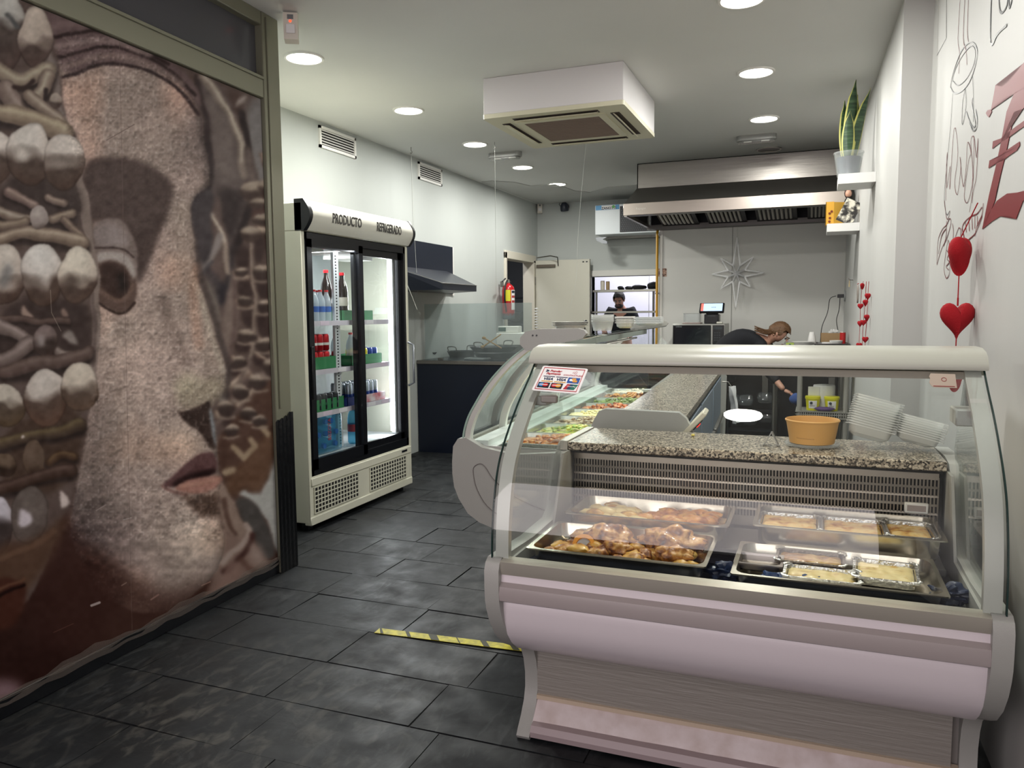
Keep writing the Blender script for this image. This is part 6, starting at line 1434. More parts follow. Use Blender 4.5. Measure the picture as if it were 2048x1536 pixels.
for pts, r, m in [
    ([(555, -20), (545, 150), (551, 210), (548, 290)], .0016, INKB), ([(573, -20), (566, 150), (577, 200), (580, 255)], .0022, INKB), ([(587, -20), (582, 120), (586, 165)], .002, INKB),
    ([(515, 340), (530, 367), (562, 357), (592, 318), (615, 250), (621, 200), (606, 169), (580, 175), (553, 212), (525, 290), (515, 345)], .0026, INK),
    ([(525, 318), (545, 336), (580, 308), (608, 250), (613, 200), (600, 181), (580, 196), (550, 240), (528, 290), (524, 322)], .0018, INK),
    ([(524, 368), (517, 480), (506, 600), (496, 700), (491, 790), (500, 845), (512, 830)], .0011, INK), ([(603, 300), (605, 360), (606, 480)], .0011, INK), ([(608, 545), (607, 640), (602, 760), (590, 835)], .0012, INKB),
    ([(573, 352), (563, 400), (561, 488), (570, 460), (577, 400), (574, 352)], .0022, INK), ([(603, 385), (600, 410), (607, 450), (614, 490), (604, 500), (588, 470), (578, 440)], .0028, INK), ([(590, 480), (604, 514), (618, 505), (621, 470), (614, 430)], .0026, INK),
    ([(497, 790), (498, 690), (503, 600), (501, 740), (514, 655), (513, 745), (530, 505), (545, 600), (532, 720), (543, 765), (556, 665), (553, 620), (566, 735), (578, 650), (583, 560), (596, 600), (586, 640), (570, 770), (584, 795), (604, 700), (596, 560), (608, 540), (618, 620), (624, 545), (618, 690), (604, 760), (600, 800)], .0016, INKB),
    ([(492, 790), (500, 860), (510, 850), (514, 830)], .0016, INKB), ([(462, 1040), (466, 950), (482, 905), (500, 885), (512, 860), (517, 880), (500, 940), (480, 980), (462, 1042)], .0022, INKB), ([(468, 1000), (480, 930), (498, 900)], .003, INKB), ([(500, 870), (498, 930), (488, 970)], .003, INKB),
    ([(523, 880), (527, 920), (518, 1000), (508, 1040)], .002, INKB), ([(505, 945), (495, 1010), (490, 1060), (498, 1095), (510, 1080), (514, 1030), (510, 960), (505, 945)], .0018, INKB), ([(500, 985), (508, 1000), (502, 1020), (511, 1032), (498, 1050), (508, 1062)], .002, INKB),
    ([(548, 897), (536, 930), (530, 980), (523, 1025), (530, 1038), (545, 1025), (553, 960), (555, 905), (548, 897)], .0018, INKB),
    ([(557, 940), (562, 895), (575, 870), (600, 850), (620, 842), (640, 815)], .0022, INKR), ([(560, 965), (585, 945), (612, 920), (630, 880), (640, 850)], .002, INKR), ([(575, 875), (578, 915)], .003, INKR), ([(588, 865), (590, 910)], .003, INKR), ([(600, 858), (602, 905)], .003, INKR), ([(612, 850), (612, 900)], .0025, INKR), ([(562, 900), (570, 940)], .004, INKR), ([(622, 850), (622, 890)], .0025, INKR), ([(645, 800), (640, 845), (620, 890), (612, 930)], .002, INKR)]:
    line(pts, r, m, dl)
d2 = thing('wall_decal', 'black brush lettering cut off by the top right corner of the wall', 'wall decal', tuple(onwall(*zc(700, 60), 0)))
line([(678, -30), (674, 60), (673, 160), (682, 172), (700, 135), (738, 98)], .005, INK, d2); line([(706, -20), (710, 40), (722, 48), (738, 20), (742, -20)], .004, INK, d2); line([(745, -20), (748, 30), (760, -10)], .004, INK, d2)
d3 = thing('wall_decal', 'thin black outlined corner with a torn white paper at the top of the near wall', 'wall decal', tuple(onwall(*zc(490, 60), 0)))
line([(500, -20), (499, 150)], .003, INK, d3, False); line([(499, 150), (462, 218)], .0012, INK, d3, False); line([(468, -20), (464, 212)], .0008, mat('paper_edge', '#bdbab5', .6), d3, False)
zl_ = thing('wall_decal', 'large glossy red gothic letter Z on the near right wall', 'wall decal', tuple(onwall(*zc(740, 600), 0)))
def patch(pts, root, m, name='letter_stroke'):
    bm = bmesh.new(); n = Vector((-1, -.0133, 0)).normalized(); P_ = [onwall(*zc(*p)) - Vector(root.location) for p in pts]
    A = [bm.verts.new(p + n * .001) for p in P_]; B = [bm.verts.new(p) for p in P_]; bm.faces.new(A)
    for i in range(len(A)): bm.faces.new((A[i], B[i], B[(i + 1) % len(A)], A[(i + 1) % len(A)]))
    bmesh.ops.triangulate(bm, faces=[f for f in bm.faces if len(f.verts) > 4]); return finish(bm, name, m, root, 0)
patch([(694, 335), (720, 340), (745, 322), (770, 290), (803, 250), (900, 120), (900, 300), (840, 340), (800, 352), (770, 368), (735, 378), (705, 400), (676, 434), (686, 380)], zl_, INKR)
patch([(768, 366), (800, 350), (830, 330), (830, 400), (803, 428), (768, 440), (757, 500), (738, 590), (716, 680), (700, 745), (692, 790), (668, 850), (641, 903), (652, 850), (668, 770), (694, 660), (716, 560), (738, 440)], zl_, INKR)
patch([(681, 586), (684, 556), (715, 545), (745, 520), (775, 498), (803, 478), (840, 450), (840, 480), (803, 500), (770, 520), (735, 550), (712, 562)], zl_, INKR)
patch([(666, 663), (670, 632), (705, 620), (740, 590), (789, 557), (790, 572), (778, 592), (745, 615), (720, 635), (695, 640)], zl_, INKR)
patch([(641, 903), (668, 840), (700, 790), (740, 762), (780, 758), (803, 752), (870, 740), (870, 770), (803, 790), (775, 863), (745, 848), (712, 852), (680, 872)], zl_, INKR)
patch([(656, 445), (662, 434), (676, 430), (679, 440), (668, 462), (661, 455)], zl_, INKR, 'letter_dot')
# ---- felt hearts
def heart(name, s, m, parent, loc, M=None, dep=.42):
    bm = bmesh.new(); n = 36; R = 7; rows_f, rows_b = [], []
    for i in range(R + 1):
        k = math.sin(math.pi / 2 * i / R); h = dep * s * math.sqrt(max(0, 1 - k * k)); rf, rb = [], []
        for j in range(n):
            t = 2 * math.pi * j / n; x = 15 * math.sin(t) ** 3 / 34; z = 1.16 * (13 * math.cos(t) - 5 * math.cos(2 * t) - 2 * math.cos(3 * t) - math.cos(4 * t)) / 34
            rf.append(Vector((x * k * s, -h, (z - .02) * k * s))); rb.append(Vector((x * k * s, h, (z - .02) * k * s)))
        rows_f.append(rf); rows_b.append(rb)
    for rows in (rows_f, rows_b):
        V = [[bm.verts.new(p) for p in r] for r in rows]
        for i in range(R):
            for j in range(n): bm.faces.new((V[i][j], V[i][(j + 1) % n], V[i + 1][(j + 1) % n], V[i + 1][j]))
    bmesh.ops.remove_doubles(bm, verts=bm.verts, dist=s * .002)
    bmesh.ops.transform(bm, matrix=Matrix.Translation(loc) @ (M or Matrix()), verts=bm.verts)
    return finish(bm, name, m, parent, 60)
FELT = RED
yh = 3.18
hearts = [(1945, 504, .085, 66, 'upper red felt heart turned sideways on the near right wall string'), (1930, 634, .132, 12, 'large red felt heart in the middle of the near right wall string'), (1946, 752, .10, 60, 'lower red felt heart half hidden behind the front case canopy')]
hp_ = []
for px, py, s, a, lab in hearts:
    p = aty(px, py, yh); wx = nwx(yh); p.x = min(p.x, wx - .055)
    f = lambda: None
    t = thing('felt_heart', lab, 'heart', tuple(p), math.radians(a - 0), 'large red felt hearts'); heart('heart_body', s if s != .085 else .14, FELT, t, (0, 0, 0), None, .25); hp_.append(p)
    tube('hang_loop', [(0, 0, s * .3), (0, 0, s * .52)], .003, RED, t, 6)
tz = onwall(1969, 405, .02)
t = thing('heart_string', 'red cord joining the large felt hearts', 'cord', tuple(hp_[0]), group=None)
o_ = Vector(hp_[0]); tube('cord', [Vector((tz.x, tz.y, tz.z)) - o_, Vector((0, 0, .05))], .002, RED, t, 6); tube('cord', [Vector((0, 0, -.05)), hp_[1] - o_ + Vector((0, 0, .05))], .002, RED, t, 6); tube('cord', [hp_[1] - o_ - Vector((0, 0, .055)), hp_[2] - o_ + Vector((0, 0, .04))], .002, RED, t, 6)
zs = lambda x, y: (1640 + x / 2.743, 160 + y / 2.743)
ys_ = 6.72; strs = {0: [(232, 1128), (222, 1240), (220, 1335), (214, 1455)], 1: [(249, 1220), (238, 1330), (234, 1385)], 2: [(262, 1185), (257, 1302), (248, 1423)]}
labs = ['top small red felt heart of the left string on the far right wall', 'second small heart of the left string on the far right wall', 'third small heart of the left string, touching the middle one', 'lowest small heart, at the foot of the left string',
        'upper small heart of the middle string on the far right wall', 'lower small heart of the middle string, overlapping its neighbour', 'top small heart of the right string under the ring', 'second small heart of the right string', 'lowest small heart of the right string']
def onfar(px, py, off=.022):
    a, b = Vector((.378, 4.47, 0)), Vector((.275, 9.3, 0)); n = Vector((-(b - a).y, (b - a).x, 0)).normalized(); a = a + n * off; r = ray(px, py)
    return C0 + r * ((a - C0).dot(n) / r.dot(n))
li = 0; ang = [70, 5, -30, 5, 40, 10, 30, 50, 5]
for k, L_ in strs.items():
    top = onfar(*zs({0: 238, 1: 254, 2: 268}[k], 1105))
    cord = thing('heart_string', ['left', 'middle', 'right'][k] + ' thin cord of small hearts on the far right wall', 'cord', tuple(top)); pts = [Vector((0, 0, 0))]
    for j, q in enumerate(L_):
        p = onfar(*zs(*q))
        pts.append(p - top)
        if k == 1 and j == 2: continue
        t = thing('felt_heart', labs[li], 'heart', tuple(p), math.radians(ang[li]), 'small red felt hearts'); heart('heart_body', .048, FELT, t, (0, 0, 0), None, .3); li += 1
    pts.append(pts[-1] + Vector((0, 0, -.10))); tube('cord', pts, .0018, RED, cord, 5)
p = aty(1731, 588, ys_ - .02); p.x = fwx(ys_) - .02
t = thing('hanging_ring', 'small oval wicker ring the heart strings hang from', 'ring', tuple(p)); tube('ring', [(0, .035 * math.cos(a * math.pi / 8), .065 * math.sin(a * math.pi / 8)) for a in range(16)], .007, mat('wicker_grey', '#8d857e', .8), t, 6, True); tube('crossbar', [(0, -.08, .08), (0, .08, .08)], .003, RED, t, 6)
p = aty(1708, 560, 7.6); t = thing('wall_hook', 'small metal hook with a tassel on the far right wall', 'hook', (fwx(7.6) - .001, 7.6, p.z)); tube('hook', [(0, 0, 0), (-.03, 0, 0), (-.035, 0, .015)], .004, STEELD, t, 6); tube('tassel', [(-.03, 0, 0), (-.03, 0, -.06)], [.003, .008], mat('tassel_straw', '#b9a987', .8), t, 6)
# ---- wall shelves, plant and trinkets
SH = mat('shelf_white', '#e3e3e1', .4)
def wshelf(y0, y1, z, x0, label, th=.065):
    t = thing('wall_shelf', label, 'shelf', (x0, y0, z - th)); bm = bmesh.new(); xa, xb = fwx(y0) - x0 - .001, fwx(y1) - x0 - .001
    bm_prism(bm, [(0, 0), (xa, 0), (xb, y1 - y0), (0, y1 - y0)], 'z', 0, th); finish(bm, 'shelf_board', SH, t, 0); return t
z1 = aty(1677, 348, 5.7).z; x1 = aty(1677, 348, 5.7).x
wshelf(5.70, 6.02, z1, x1, 'upper white floating shelf holding the snake plant')
z2 = aty(1654, 455, 7.0).z + .03; x2 = aty(1654, 455, 7.0).x
wshelf(7.0, 7.34, z2 + .0, x2, 'lower white floating shelf holding the yellow box')
p = aty(1697, 330, 5.82); pt = thing('potted_snake_plant', 'snake plant with yellow-edged leaves in a clear cover pot', 'plant', (p.x, 5.84, z1 + .001))
lathe('inner_pot', [(0, .004), (.062, .004), (.078, .125), (.070, .125), (.060, .11), (0, .11)], mat('pot_slate', '#5b6272', .6), pt, n=24)
lathe('cover_pot', [(.0, 0), (.070, 0), (.092, .145), (.097, .15), (.097, .16), (.090, .16), (.089, .145), (.067, .004)], CLEARP, pt, n=24)
LEAF = ramp_mat('leaf_banded', 'noise', 6, [(.3, '#1d3021'), (.5, '#2f4a30'), (.65, '#4a6242')], .35, 0, stretch=(1, 1, 9)); LEDGE = mat('leaf_edge_yellow', '#b9b765', .4)
# (base offset, tip offset, max width, height, twist)
for k, (bx_, tx, w, h, tw, by) in enumerate(((-.02, -.035, .028, .41, .2, .02), (.0, .03, .034, .53, .1, -.02), (.012, .045, .026, .44, -.5, .02), (.03, .125, .036, .47, .5, 0), (-.01, .0, .03, .33, -.2, -.03), (.02, .10, .024, .36, .9, .03))):
    rows, N_ = [], 14
    for i in range(N_ + 1):
        u = i / N_; ww = w * (.55 + .75 * math.sin(math.pi * min(u * 1.05, 1) ** .9)) * (1 if u < .8 else (1 - u) / .2) + .0005; c_ = Vector((bx_ + (tx - bx_) * u ** 1.4, by + .01 * math.sin(3 * u), .10 + h * u)); a_ = tw + .5 * u
        d_ = Vector((math.cos(a_), math.sin(a_), 0)); nn = Vector((-d_.y, d_.x, 0))
        rows.append([c_ + d_ * ww * s + nn * (.35 * ww * s * s) for s in (-1, -.78, -.3, .3, .78, 1)])
    bm = bmesh.new(); bm_sheet(bm, rows)
    for f in bm.faces: pass
    bm.faces.ensure_lookup_table()
    for i, f in enumerate(bm.faces): f.material_index = 1 if (i % 5) in (0, 4) else 0
    o_ = finish(bm, 'leaf', [LEAF, LEDGE], pt, 60); o_.modifiers.new('s', 'SOLIDIFY').thickness = .003
a, b = aty(1652, 404, 7.12), aty(1690, 452, 7.12); zt2 = z2 + .001
t = thing('yellow_box', 'yellow cardboard display box with round holes on the lower shelf', 'box', (a.x, 7.12, zt2)); w_, h_ = b.x - a.x, a.z - zt2; YB_ = mat('box_mustard', '#c9962a', .6)
box('box_front', 0, w_ * .42, 0, .004, 0, h_, YB_, t); box('box_wing', 0, w_ * .75, 0, .004, 0, h_ * .98, mat('box_mustard_light', '#d6a63c', .6), t, 0, Matrix.Translation((w_ * .42, 0, 0)) @ Matrix.Rotation(.5, 4, 'Z')); box('box_side', 0, .004, 0, .15, 0, h_, YB_, t)
for (u, v) in ((.22, .30), (.2, .5), (.3, .58), (.2, .15)): lathe('round_hole', [(0, .002), (.010, .002), (.010, 0)], mat('hole_brown', '#6b2a16', .8), t, M=Matrix.Translation((u * w_, -.001, v * h_)) @ Matrix.Rotation(math.pi / 2, 4, 'X'), n=12)
a = aty(1683, 430, 7.05); t = thing('photo_card', 'black and white photo card leaning on the yellow box', 'card', (aty(1690, 450, 7.04).x, 7.04, zt2)); box('card', -.08, .05, -.002, .002, 0, .20, ramp_mat('card_print', 'noise', 18, [(.42, '#211f1e'), (.5, '#8e8a80'), (.56, '#d6d2c2'), (.7, '#e2dfd2')], .5), t, 0, Matrix.Rotation(.45, 4, 'Y') @ Matrix.Rotation(-.2, 4, 'X'))
a = aty(1697, 385, 7.2); t = thing('figurine', 'dark-clothed little figurine with long brown hair on the lower shelf', 'figurine', (a.x, 7.2, zt2)); HH = a.z - zt2
lathe('dress', [(0, 0), (.035, 0), (.026, HH * .3), (.018, HH * .6), (.028, HH * .78), (.012, HH * .86), (0, HH * .87)], mat('doll_dress', '#17161a', .7), t, n=16); lump('head', (0, 0, HH * .97), (.026, .026, .034), mat('doll_skin', '#c99c86', .6), t, 1, .05); lump('hair', (0, .012, HH * .98), (.034, .026, .045), mat('doll_hair', '#3c2620', .6), t, 2, .15)
tube('arm', [(.022, 0, HH * .75), (.05, -.01, HH * .5), (.03, -.03, HH * .38)], .007, mat('doll_dress', '#17161a', .7), t, 8); tube('arm', [(-.022, 0, HH * .75), (-.04, -.01, HH * .55), (-.02, -.03, HH * .42)], .007, mat('doll_dress', '#17161a', .7), t, 8)
# ================================================================ PEOPLE
def skin_mesh(name, V, E_, R, m, parent=None, root=0, sub=2):
    bm = bmesh.new(); lay = bm.verts.layers.skin.verify(); vs = []
    for i, (p, r) in enumerate(zip(V, R)):
        v = bm.verts.new(p); v[lay].radius = r if isinstance(r, tuple) else (r, r); v[lay].use_root = (i == root); vs.append(v)
    for a, b in E_: bm.edges.new((vs[a], vs[b]))
    me = bpy.data.meshes.new(name); bm.to_mesh(me); bm.free(); me.materials.append(m)
    o = bpy.data.objects.new(name, me); COL.objects.link(o)
    sk_ = o.modifiers.new('skin', 'SKIN'); sk_.use_smooth_shade = True; s = o.modifiers.new('sub', 'SUBSURF'); s.levels = s.render_levels = sub
    if parent: o.parent = parent
    return o
SKINM = mat('skin', '#b98770', .5, bump=.05, bscale=200); SKIN2 = mat('skin_fair', '#bb8d78', .5); CLOTH = mat('black_shirt', '#070912', .85, bump=.2, bscale=60); TROU = mat('dark_trousers', '#14151a', .85); HAIRD = mat('hair_dark', '#171311', .6, bump=.6, bscale=90, stretch=(1, 1, .2)); HAIRB = mat('hair_brown', '#6b4c30', .55, bump=.8, bscale=110, stretch=(.15, 1, 1), var=.4, vscale=30)
def hand(parent, w, d, m, up=Vector((0, 0, 1)), s=1.):
    """palm and five fingers; w wrist point, d direction"""
    d = Vector(d).normalized(); side = d.cross(up).normalized(); up2 = side.cross(d)
    w = Vector(w); V, E_, R = [w, w + d * .045 * s, w + d * .08 * s], [(0, 1), (1, 2)], [.026 * s, (.036 * s, .018 * s), (.038 * s, .016 * s)]
    skin_mesh('palm', V, E_, R, m, parent, 0, 2)
    for k, (o_, l) in enumerate(((-.028, .062), (-.010, .072), (.010, .068), (.027, .052))):
        b = w + d * .07 * s + side * o_ * s; c = b + d * l * .5 * s - up2 * .008 * s; e = c + d * l * .3 * s - up2 * .020 * s; f = e + d * l * .15 * s - up2 * .022 * s
        skin_mesh('finger', [b, c, e, f], [(0, 1), (1, 2), (2, 3)], [.0095 * s, .009 * s, .008 * s, .0065 * s], m, parent, 0, 2)
    b = w + d * .03 * s - side * .025 * s; c = b + d * .03 * s - side * .022 * s - up2 * .01 * s; e = c + d * .028 * s - up2 * .012 * s
    skin_mesh('thumb', [b, c, e], [(0, 1), (1, 2)], [.012 * s, .0105 * s, .008 * s], m, parent, 0, 2)
def face(parent, c, fwd, up, m, hairm, R=.098, beard=False, glasses=False, cover=1.):
    """eyes, nose, mouth, ears and hair around a head centre"""
    fwd = Vector(fwd).normalized(); up = Vector(up); up = (up - fwd * up.dot(fwd)).normalized(); sd = fwd.cross(up)
    B = Matrix((sd, fwd, up)).transposed().to_4x4(); B.translation = Vector(c)
    def at(x, y, z): return B @ Vector((x, y, z))
    for s in (-1, 1):
        lump('eye', at(.030 * s, .082, .008), (.012, .012, .009), mat('eye_dark', '#1a1412', .3), parent, 1, 0)
        o = lump('ear', at(.076 * s, .0, -.005), (.012, .018, .028), m, parent, 2, .15)
        tube('eyebrow', [at(.014 * s, .092, .024), at(.032 * s, .09, .030), at(.050 * s, .078, .024)], .005, hairm, parent, 6)
    skin_mesh('nose', [at(0, .085, .012), at(0, .102, -.012), at(0, .108, -.028)], [(0, 1), (1, 2)], [.008, .011, .014], m, parent)
    tube('mouth', [at(-.022, .088, -.055), at(0, .096, -.052), at(.022, .088, -.055)], .005, mat('lips', '#8c4a44', .5), parent, 6)
    if beard:
        bm = bmesh.new(); bm_lump(bm, (0, .045, -.075), (.062, .05, .042), 4, .15, 2); bmesh.ops.transform(bm, matrix=B, verts=bm.verts); finish(bm, 'beard', hairm, parent, 180)
    if glasses:
        for s in (-1, 1): tube('glasses_rim', [at(.032 * s + .020 * math.cos(a * math.pi / 6), .100, .006 + .016 * math.sin(a * math.pi / 6)) for a in range(12)], .002, mat('rim_pale', '#b9b4a8', .3, .6), parent, 6, True)
    bm = bmesh.new(); q = bmesh.ops.create_icosphere(bm, subdivisions=4, radius=1)['verts']
    for v in q:
        n = mnoise.noise(v.co * 7) * .05; v.co = Vector((v.co.x * .088 * (1 + n), v.co.y * .104 * (1 + n) - .012, v.co.z * .108 * (1 + n) + .018))
    kill = [v for v in bm.verts if (v.co.y > .045 and v.co.z < .062) or v.co.z < -.05 or (v.co.y > .0 and v.co.z < .0)]
    bmesh.ops.delete(bm, geom=kill, context='VERTS'); bmesh.ops.transform(bm, matrix=B, verts=bm.verts); h = finish(bm, 'hair', hairm, parent, 180); h.modifiers.new('s', 'SOLIDIFY').thickness = .006
    return B
# ---- man behind the pass-through
hc = aty(1238, 598, 11.20); mx, my = hc.x, 11.30; hz = hc.z; Sz = hz - .135
man = skin_mesh('person', [(0, .06, .93), (0, .06, 1.10), (0, .05, Sz - .13), (0, .02, Sz + .01), (0, -.03, Sz + .04), (0, -.09, hz - .075), (0, -.10, hz), (0, -.075, hz + .055),
    (-.17, .04, Sz - .03), (-.25, -.02, Sz - .30), (-.17, -.18, Sz - .42), (.17, .04, Sz - .03), (.25, -.02, Sz - .30), (.17, -.18, Sz - .42),
    (-.10, .06, .88), (-.11, .04, .48), (-.11, .08, .08), (-.12, -.04, .035), (.10, .06, .88), (.11, .04, .48), (.11, .08, .08), (.12, -.04, .035)],
    [(0, 1), (1, 2), (2, 3), (3, 4), (4, 5), (5, 6), (6, 7), (2, 8), (8, 9), (9, 10), (2, 11), (11, 12), (12, 13), (0, 14), (14, 15), (15, 16), (16, 17), (0, 18), (18, 19), (19, 20), (20, 21)],
    [(.15, .11), (.14, .11), (.15, .10), .062, .056, .066, (.076, .090), .06, .06, .046, .032, .06, .046, .032, .085, .06, .042, .035, .085, .06, .042, .035], SKINM)
man.location = (mx, my, 0); tag(man, 'man with dark hair, glasses and beard in a black t-shirt looking down behind the pass-through', 'person')
skin_mesh('t_shirt', [(0, .06, .90), (0, .06, 1.10), (0, .05, Sz - .14), (0, .03, Sz - .03), (-.17, .04, Sz - .03), (-.235, 0, Sz - .22), (.17, .04, Sz - .03), (.235, 0, Sz - .22)], [(0, 1), (1, 2), (2, 3), (2, 4), (4, 5), (2, 6), (6, 7)], [(.17, .125), (.16, .12), (.17, .12), .075, .075, .07, .075, .07], CLOTH, man)
skin_mesh('trousers', [(0, .06, .93), (-.10, .06, .84), (-.11, .04, .48), (-.11, .08, .1), (.10, .06, .84), (.11, .04, .48), (.11, .08, .1)], [(0, 1), (1, 2), (2, 3), (0, 4), (4, 5), (5, 6)], [(.165, .125), .105, .078, .062, .105, .078, .062], TROU, man)
face(man, (0, -.10, hz - .01), (0, -1, -.5), (0, 0, 1), SKINM, HAIRD, beard=True, glasses=True)
hand(man, (-.165, -.19, Sz - .425), (.45, -.8, -.1), SKINM); hand(man, (.165, -.19, Sz - .425), (-.45, -.8, -.1), SKINM)
for s in (-1, 1): skin_mesh('shoe', [(.11 * s, .09, .05), (.115 * s, -.02, .04), (.12 * s, -.13, .035)], [(0, 1), (1, 2)], [.045, .045, .035], BLACK, man)
# table he works on
kt = thing('prep_table', 'steel prep table behind the pass-through', 'table', (-3.1, 10.84, 0)); box('table_top', 0, 1.3, 0, .14, .88, .92, STEELD, kt); 
for x in (.03, 1.24): box('table_leg', x, x + .04, .02, .08, 0, .88, STEELD, kt)
# ---- woman bending over the counter, head to the right
wy = 7.92
def W(px, py, dy=0): return aty(px, py, wy + dy)
hp1 = W(1438, 712); top_ = W(1495, 655)
hd_ = W(1556, 668, -.02)
sh_ = Vector((hd_.x - .17, wy, hd_.z - .065)); mid = Vector((top_.x - .02, wy, top_.z - .12)); hip = Vector((hp1.x + .0, wy + .02, .90)); low = (hip + mid) / 2 + Vector((-.03, 0, .03))
nk = sh_ + Vector((.09, -.01, .01)); hdc = Vector((hd_.x + .0, wy - .02, hd_.z - .0))
org = Vector((hip.x, wy, 0))
J = dict(hip=hip, low=low, mid=mid, sh=sh_, nk=nk, h1=hdc - Vector((.03, 0, -.01)), h2=hdc + Vector((.02, 0, -.005)), h3=hdc + Vector((.055, 0, -.045)),
    sr=sh_ + Vector((.02, -.15, -.05)), er=sh_ + Vector((.07, -.30, -.24)), wr=W(1572, 778, -.42), sl=sh_ + Vector((.02, .16, -.04)), el=sh_ + Vector((.12, .16, -.03)) + Vector((0, 0, -.06)), wl=sh_ + Vector((.26, .10, -.085)),
    lr=hip + Vector((0, -.09, -.05)), kr=Vector((hip.x - .02, wy - .10, .47)), ar=Vector((hip.x - .06, wy - .10, .08)), tr_=Vector((hip.x + .08, wy - .11, .035)), ll=hip + Vector((0, .09, -.05)), kl=Vector((hip.x + .0, wy + .09, .47)), al=Vector((hip.x - .03, wy + .09, .08)), tl=Vector((hip.x + .11, wy + .1, .035)))
J['wr'] = Vector((aty(1568, 780, 7.5).x, 7.5, aty(1568, 780, 7.5).z))
ks = list(J); ix = {k: i for i, k in enumerate(ks)}
ED = [('hip', 'low'), ('low', 'mid'), ('mid', 'sh'), ('sh', 'nk'), ('nk', 'h1'), ('h1', 'h2'), ('h2', 'h3'), ('sh', 'sr'), ('sr', 'er'), ('er', 'wr'), ('sh', 'sl'), ('sl', 'el'), ('el', 'wl'), ('hip', 'lr'), ('lr', 'kr'), ('kr', 'ar'), ('ar', 'tr_'), ('hip', 'll'), ('ll', 'kl'), ('kl', 'al'), ('al', 'tl')]
RD = dict(hip=(.14, .12), low=(.12, .11), mid=(.13, .12), sh=(.10, .08), nk=.05, h1=.085, h2=.088, h3=.06, sr=.05, er=.040, wr=.026, sl=.05, el=.038, wl=.028, lr=.09, kr=.06, ar=.04, tr_=.035, ll=.09, kl=.06, al=.04, tl=.035)
wo = skin_mesh('person', [J[k] - org for k in ks], [(ix[a], ix[b]) for a, b in ED], [RD[k] for k in ks], SKIN2)
wo.location = org; tag(wo, 'woman in a black top with brown tied hair bending over the counter', 'person')
TS = [('hip', (.165, .15)), ('low', (.16, .155)), ('mid', (.16, .165)), ('sh', (.13, .125)), ('sr', .072), ('er', .062), ('sl', .072), ('el', .06)]
kk = [k for k, _ in TS]; i2 = {k: i for i, k in enumerate(kk)}
skin_mesh('sweater', [J[k] - org for k in kk], [(i2[a], i2[b]) for a, b in [('hip', 'low'), ('low', 'mid'), ('mid', 'sh'), ('sh', 'sr'), ('sr', 'er'), ('sh', 'sl'), ('sl', 'el')]], [r for _, r in TS], CLOTH, wo)
fa_ = J['er'].lerp(J['wr'], .7); skin_mesh('sleeve', [J['er'] - org, fa_ - org], [(0, 1)], [.055, .042], CLOTH, wo)
kk = ['hip', 'lr', 'kr', 'ar', 'll', 'kl', 'al']; i2 = {k: i for i, k in enumerate(kk)}
skin_mesh('trousers', [J[k] - org for k in kk], [(i2[a], i2[b]) for a, b in [('hip', 'lr'), ('lr', 'kr'), ('kr', 'ar'), ('hip', 'll'), ('ll', 'kl'), ('kl', 'al')]], [(.16, .14), .11, .075, .055, .11, .075, .055], TROU, wo)
B = face(wo, hdc - org + Vector((.012, 0, -.004)), (.75, -.25, -.62), (.62, 0, .78), SKIN2, HAIRB, glasses=False)
lump('hair_bun', hdc - org + Vector((-.005, -.01, .035)), (.085, .08, .075), HAIRB, wo, 3, .18, 3); tube('hair_tie', [hdc - org + Vector((-.07 + .0, -.02 + .03 * math.cos(a * math.pi / 4), .028 + .03 * math.sin(a * math.pi / 4))) for a in range(8)], .005, mat('tie_pink', '#c9a49c', .6), wo, 6, True)
pony = cat_rom([hdc - org + Vector((-.05, -.03, .03)), hdc - org + Vector((-.10, -.06, .02)), hdc - org + Vector((-.15, -.09, .035)), hdc - org + Vector((-.21, -.10, .06))], 4)
for k in range(7):
    o_ = Vector((0, .012 * (k % 3 - 1), .008 * (k // 3 - 1))); tube('hair_strand', [p + o_ * (1 + i * .12) for i, p in enumerate(pony)], [.018 * (1 - i / (len(pony) + 1)) + .002 for i in range(len(pony))], HAIRB, wo, 8)
hand(wo, J['wr'] - org, (.75, -.1, -.35), SKIN2, s=.92); hand(wo, J['wl'] - org, (1, -.1, -.1), SKIN2, s=.92)
for a in ('ar', 'al'): skin_mesh('shoe', [J[a] - org + Vector((-.02, 0, -.03)), J[a] - org + Vector((.08, 0, -.04)), J[a] - org + Vector((.17, 0, -.045))], [(0, 1), (1, 2)], [.042, .042, .032], BLACK, wo)
tag(lump('cleaning_cloth', tuple(J['wr'] + Vector((.10, -.03, -.075))), (.05, .03, .055), mat('cloth_blue', '#2d4a86', .8), None, 5, .45, 2.4), 'blue cloth in the hand of the bending woman', 'cloth')
# ================================================================ FOOD AND SMALL THINGS IN THE FRONT CASE
TRM = mat('tray_steel', '#c2bcae', .22, 1., bump=.02, bscale=30)
ROAST = ramp_mat('roast_meat', 'noise', 38, [(.3, '#3a1a0a'), (.42, '#7d4518'), (.52, '#b47a35'), (.62, '#c99a55'), (.75, '#8a5222')], .38, .7, coat=.35)
POTATO = ramp_mat('fried_potato', 'noise', 30, [(.3, '#8a5a1d'), (.5, '#c9963c'), (.7, '#dcb765')], .42, .5, coat=.2)
GRATIN = ramp_mat('gratin_top', 'noise', 22, [(.28, '#5a2c10'), (.38, '#b87930'), (.46, '#dfb368'), (.58, '#e8cb8a'), (.66, '#dba54e'), (.75, '#6f3a14')], .45, .5, coat=.2)
CREAMT = ramp_mat('pale_bake', 'noise', 16, [(.3, '#a87a3a'), (.4, '#dcc387'), (.6, '#e6d49c'), (.72, '#c7993f')], .45, .4, coat=.2)
GRATD = ramp_mat('dark_gratin', 'noise', 16, [(.3, '#4d2512'), (.45, '#9a6a35'), (.58, '#bfa062'), (.68, '#7a3a2a')], .4, .5, coat=.3)
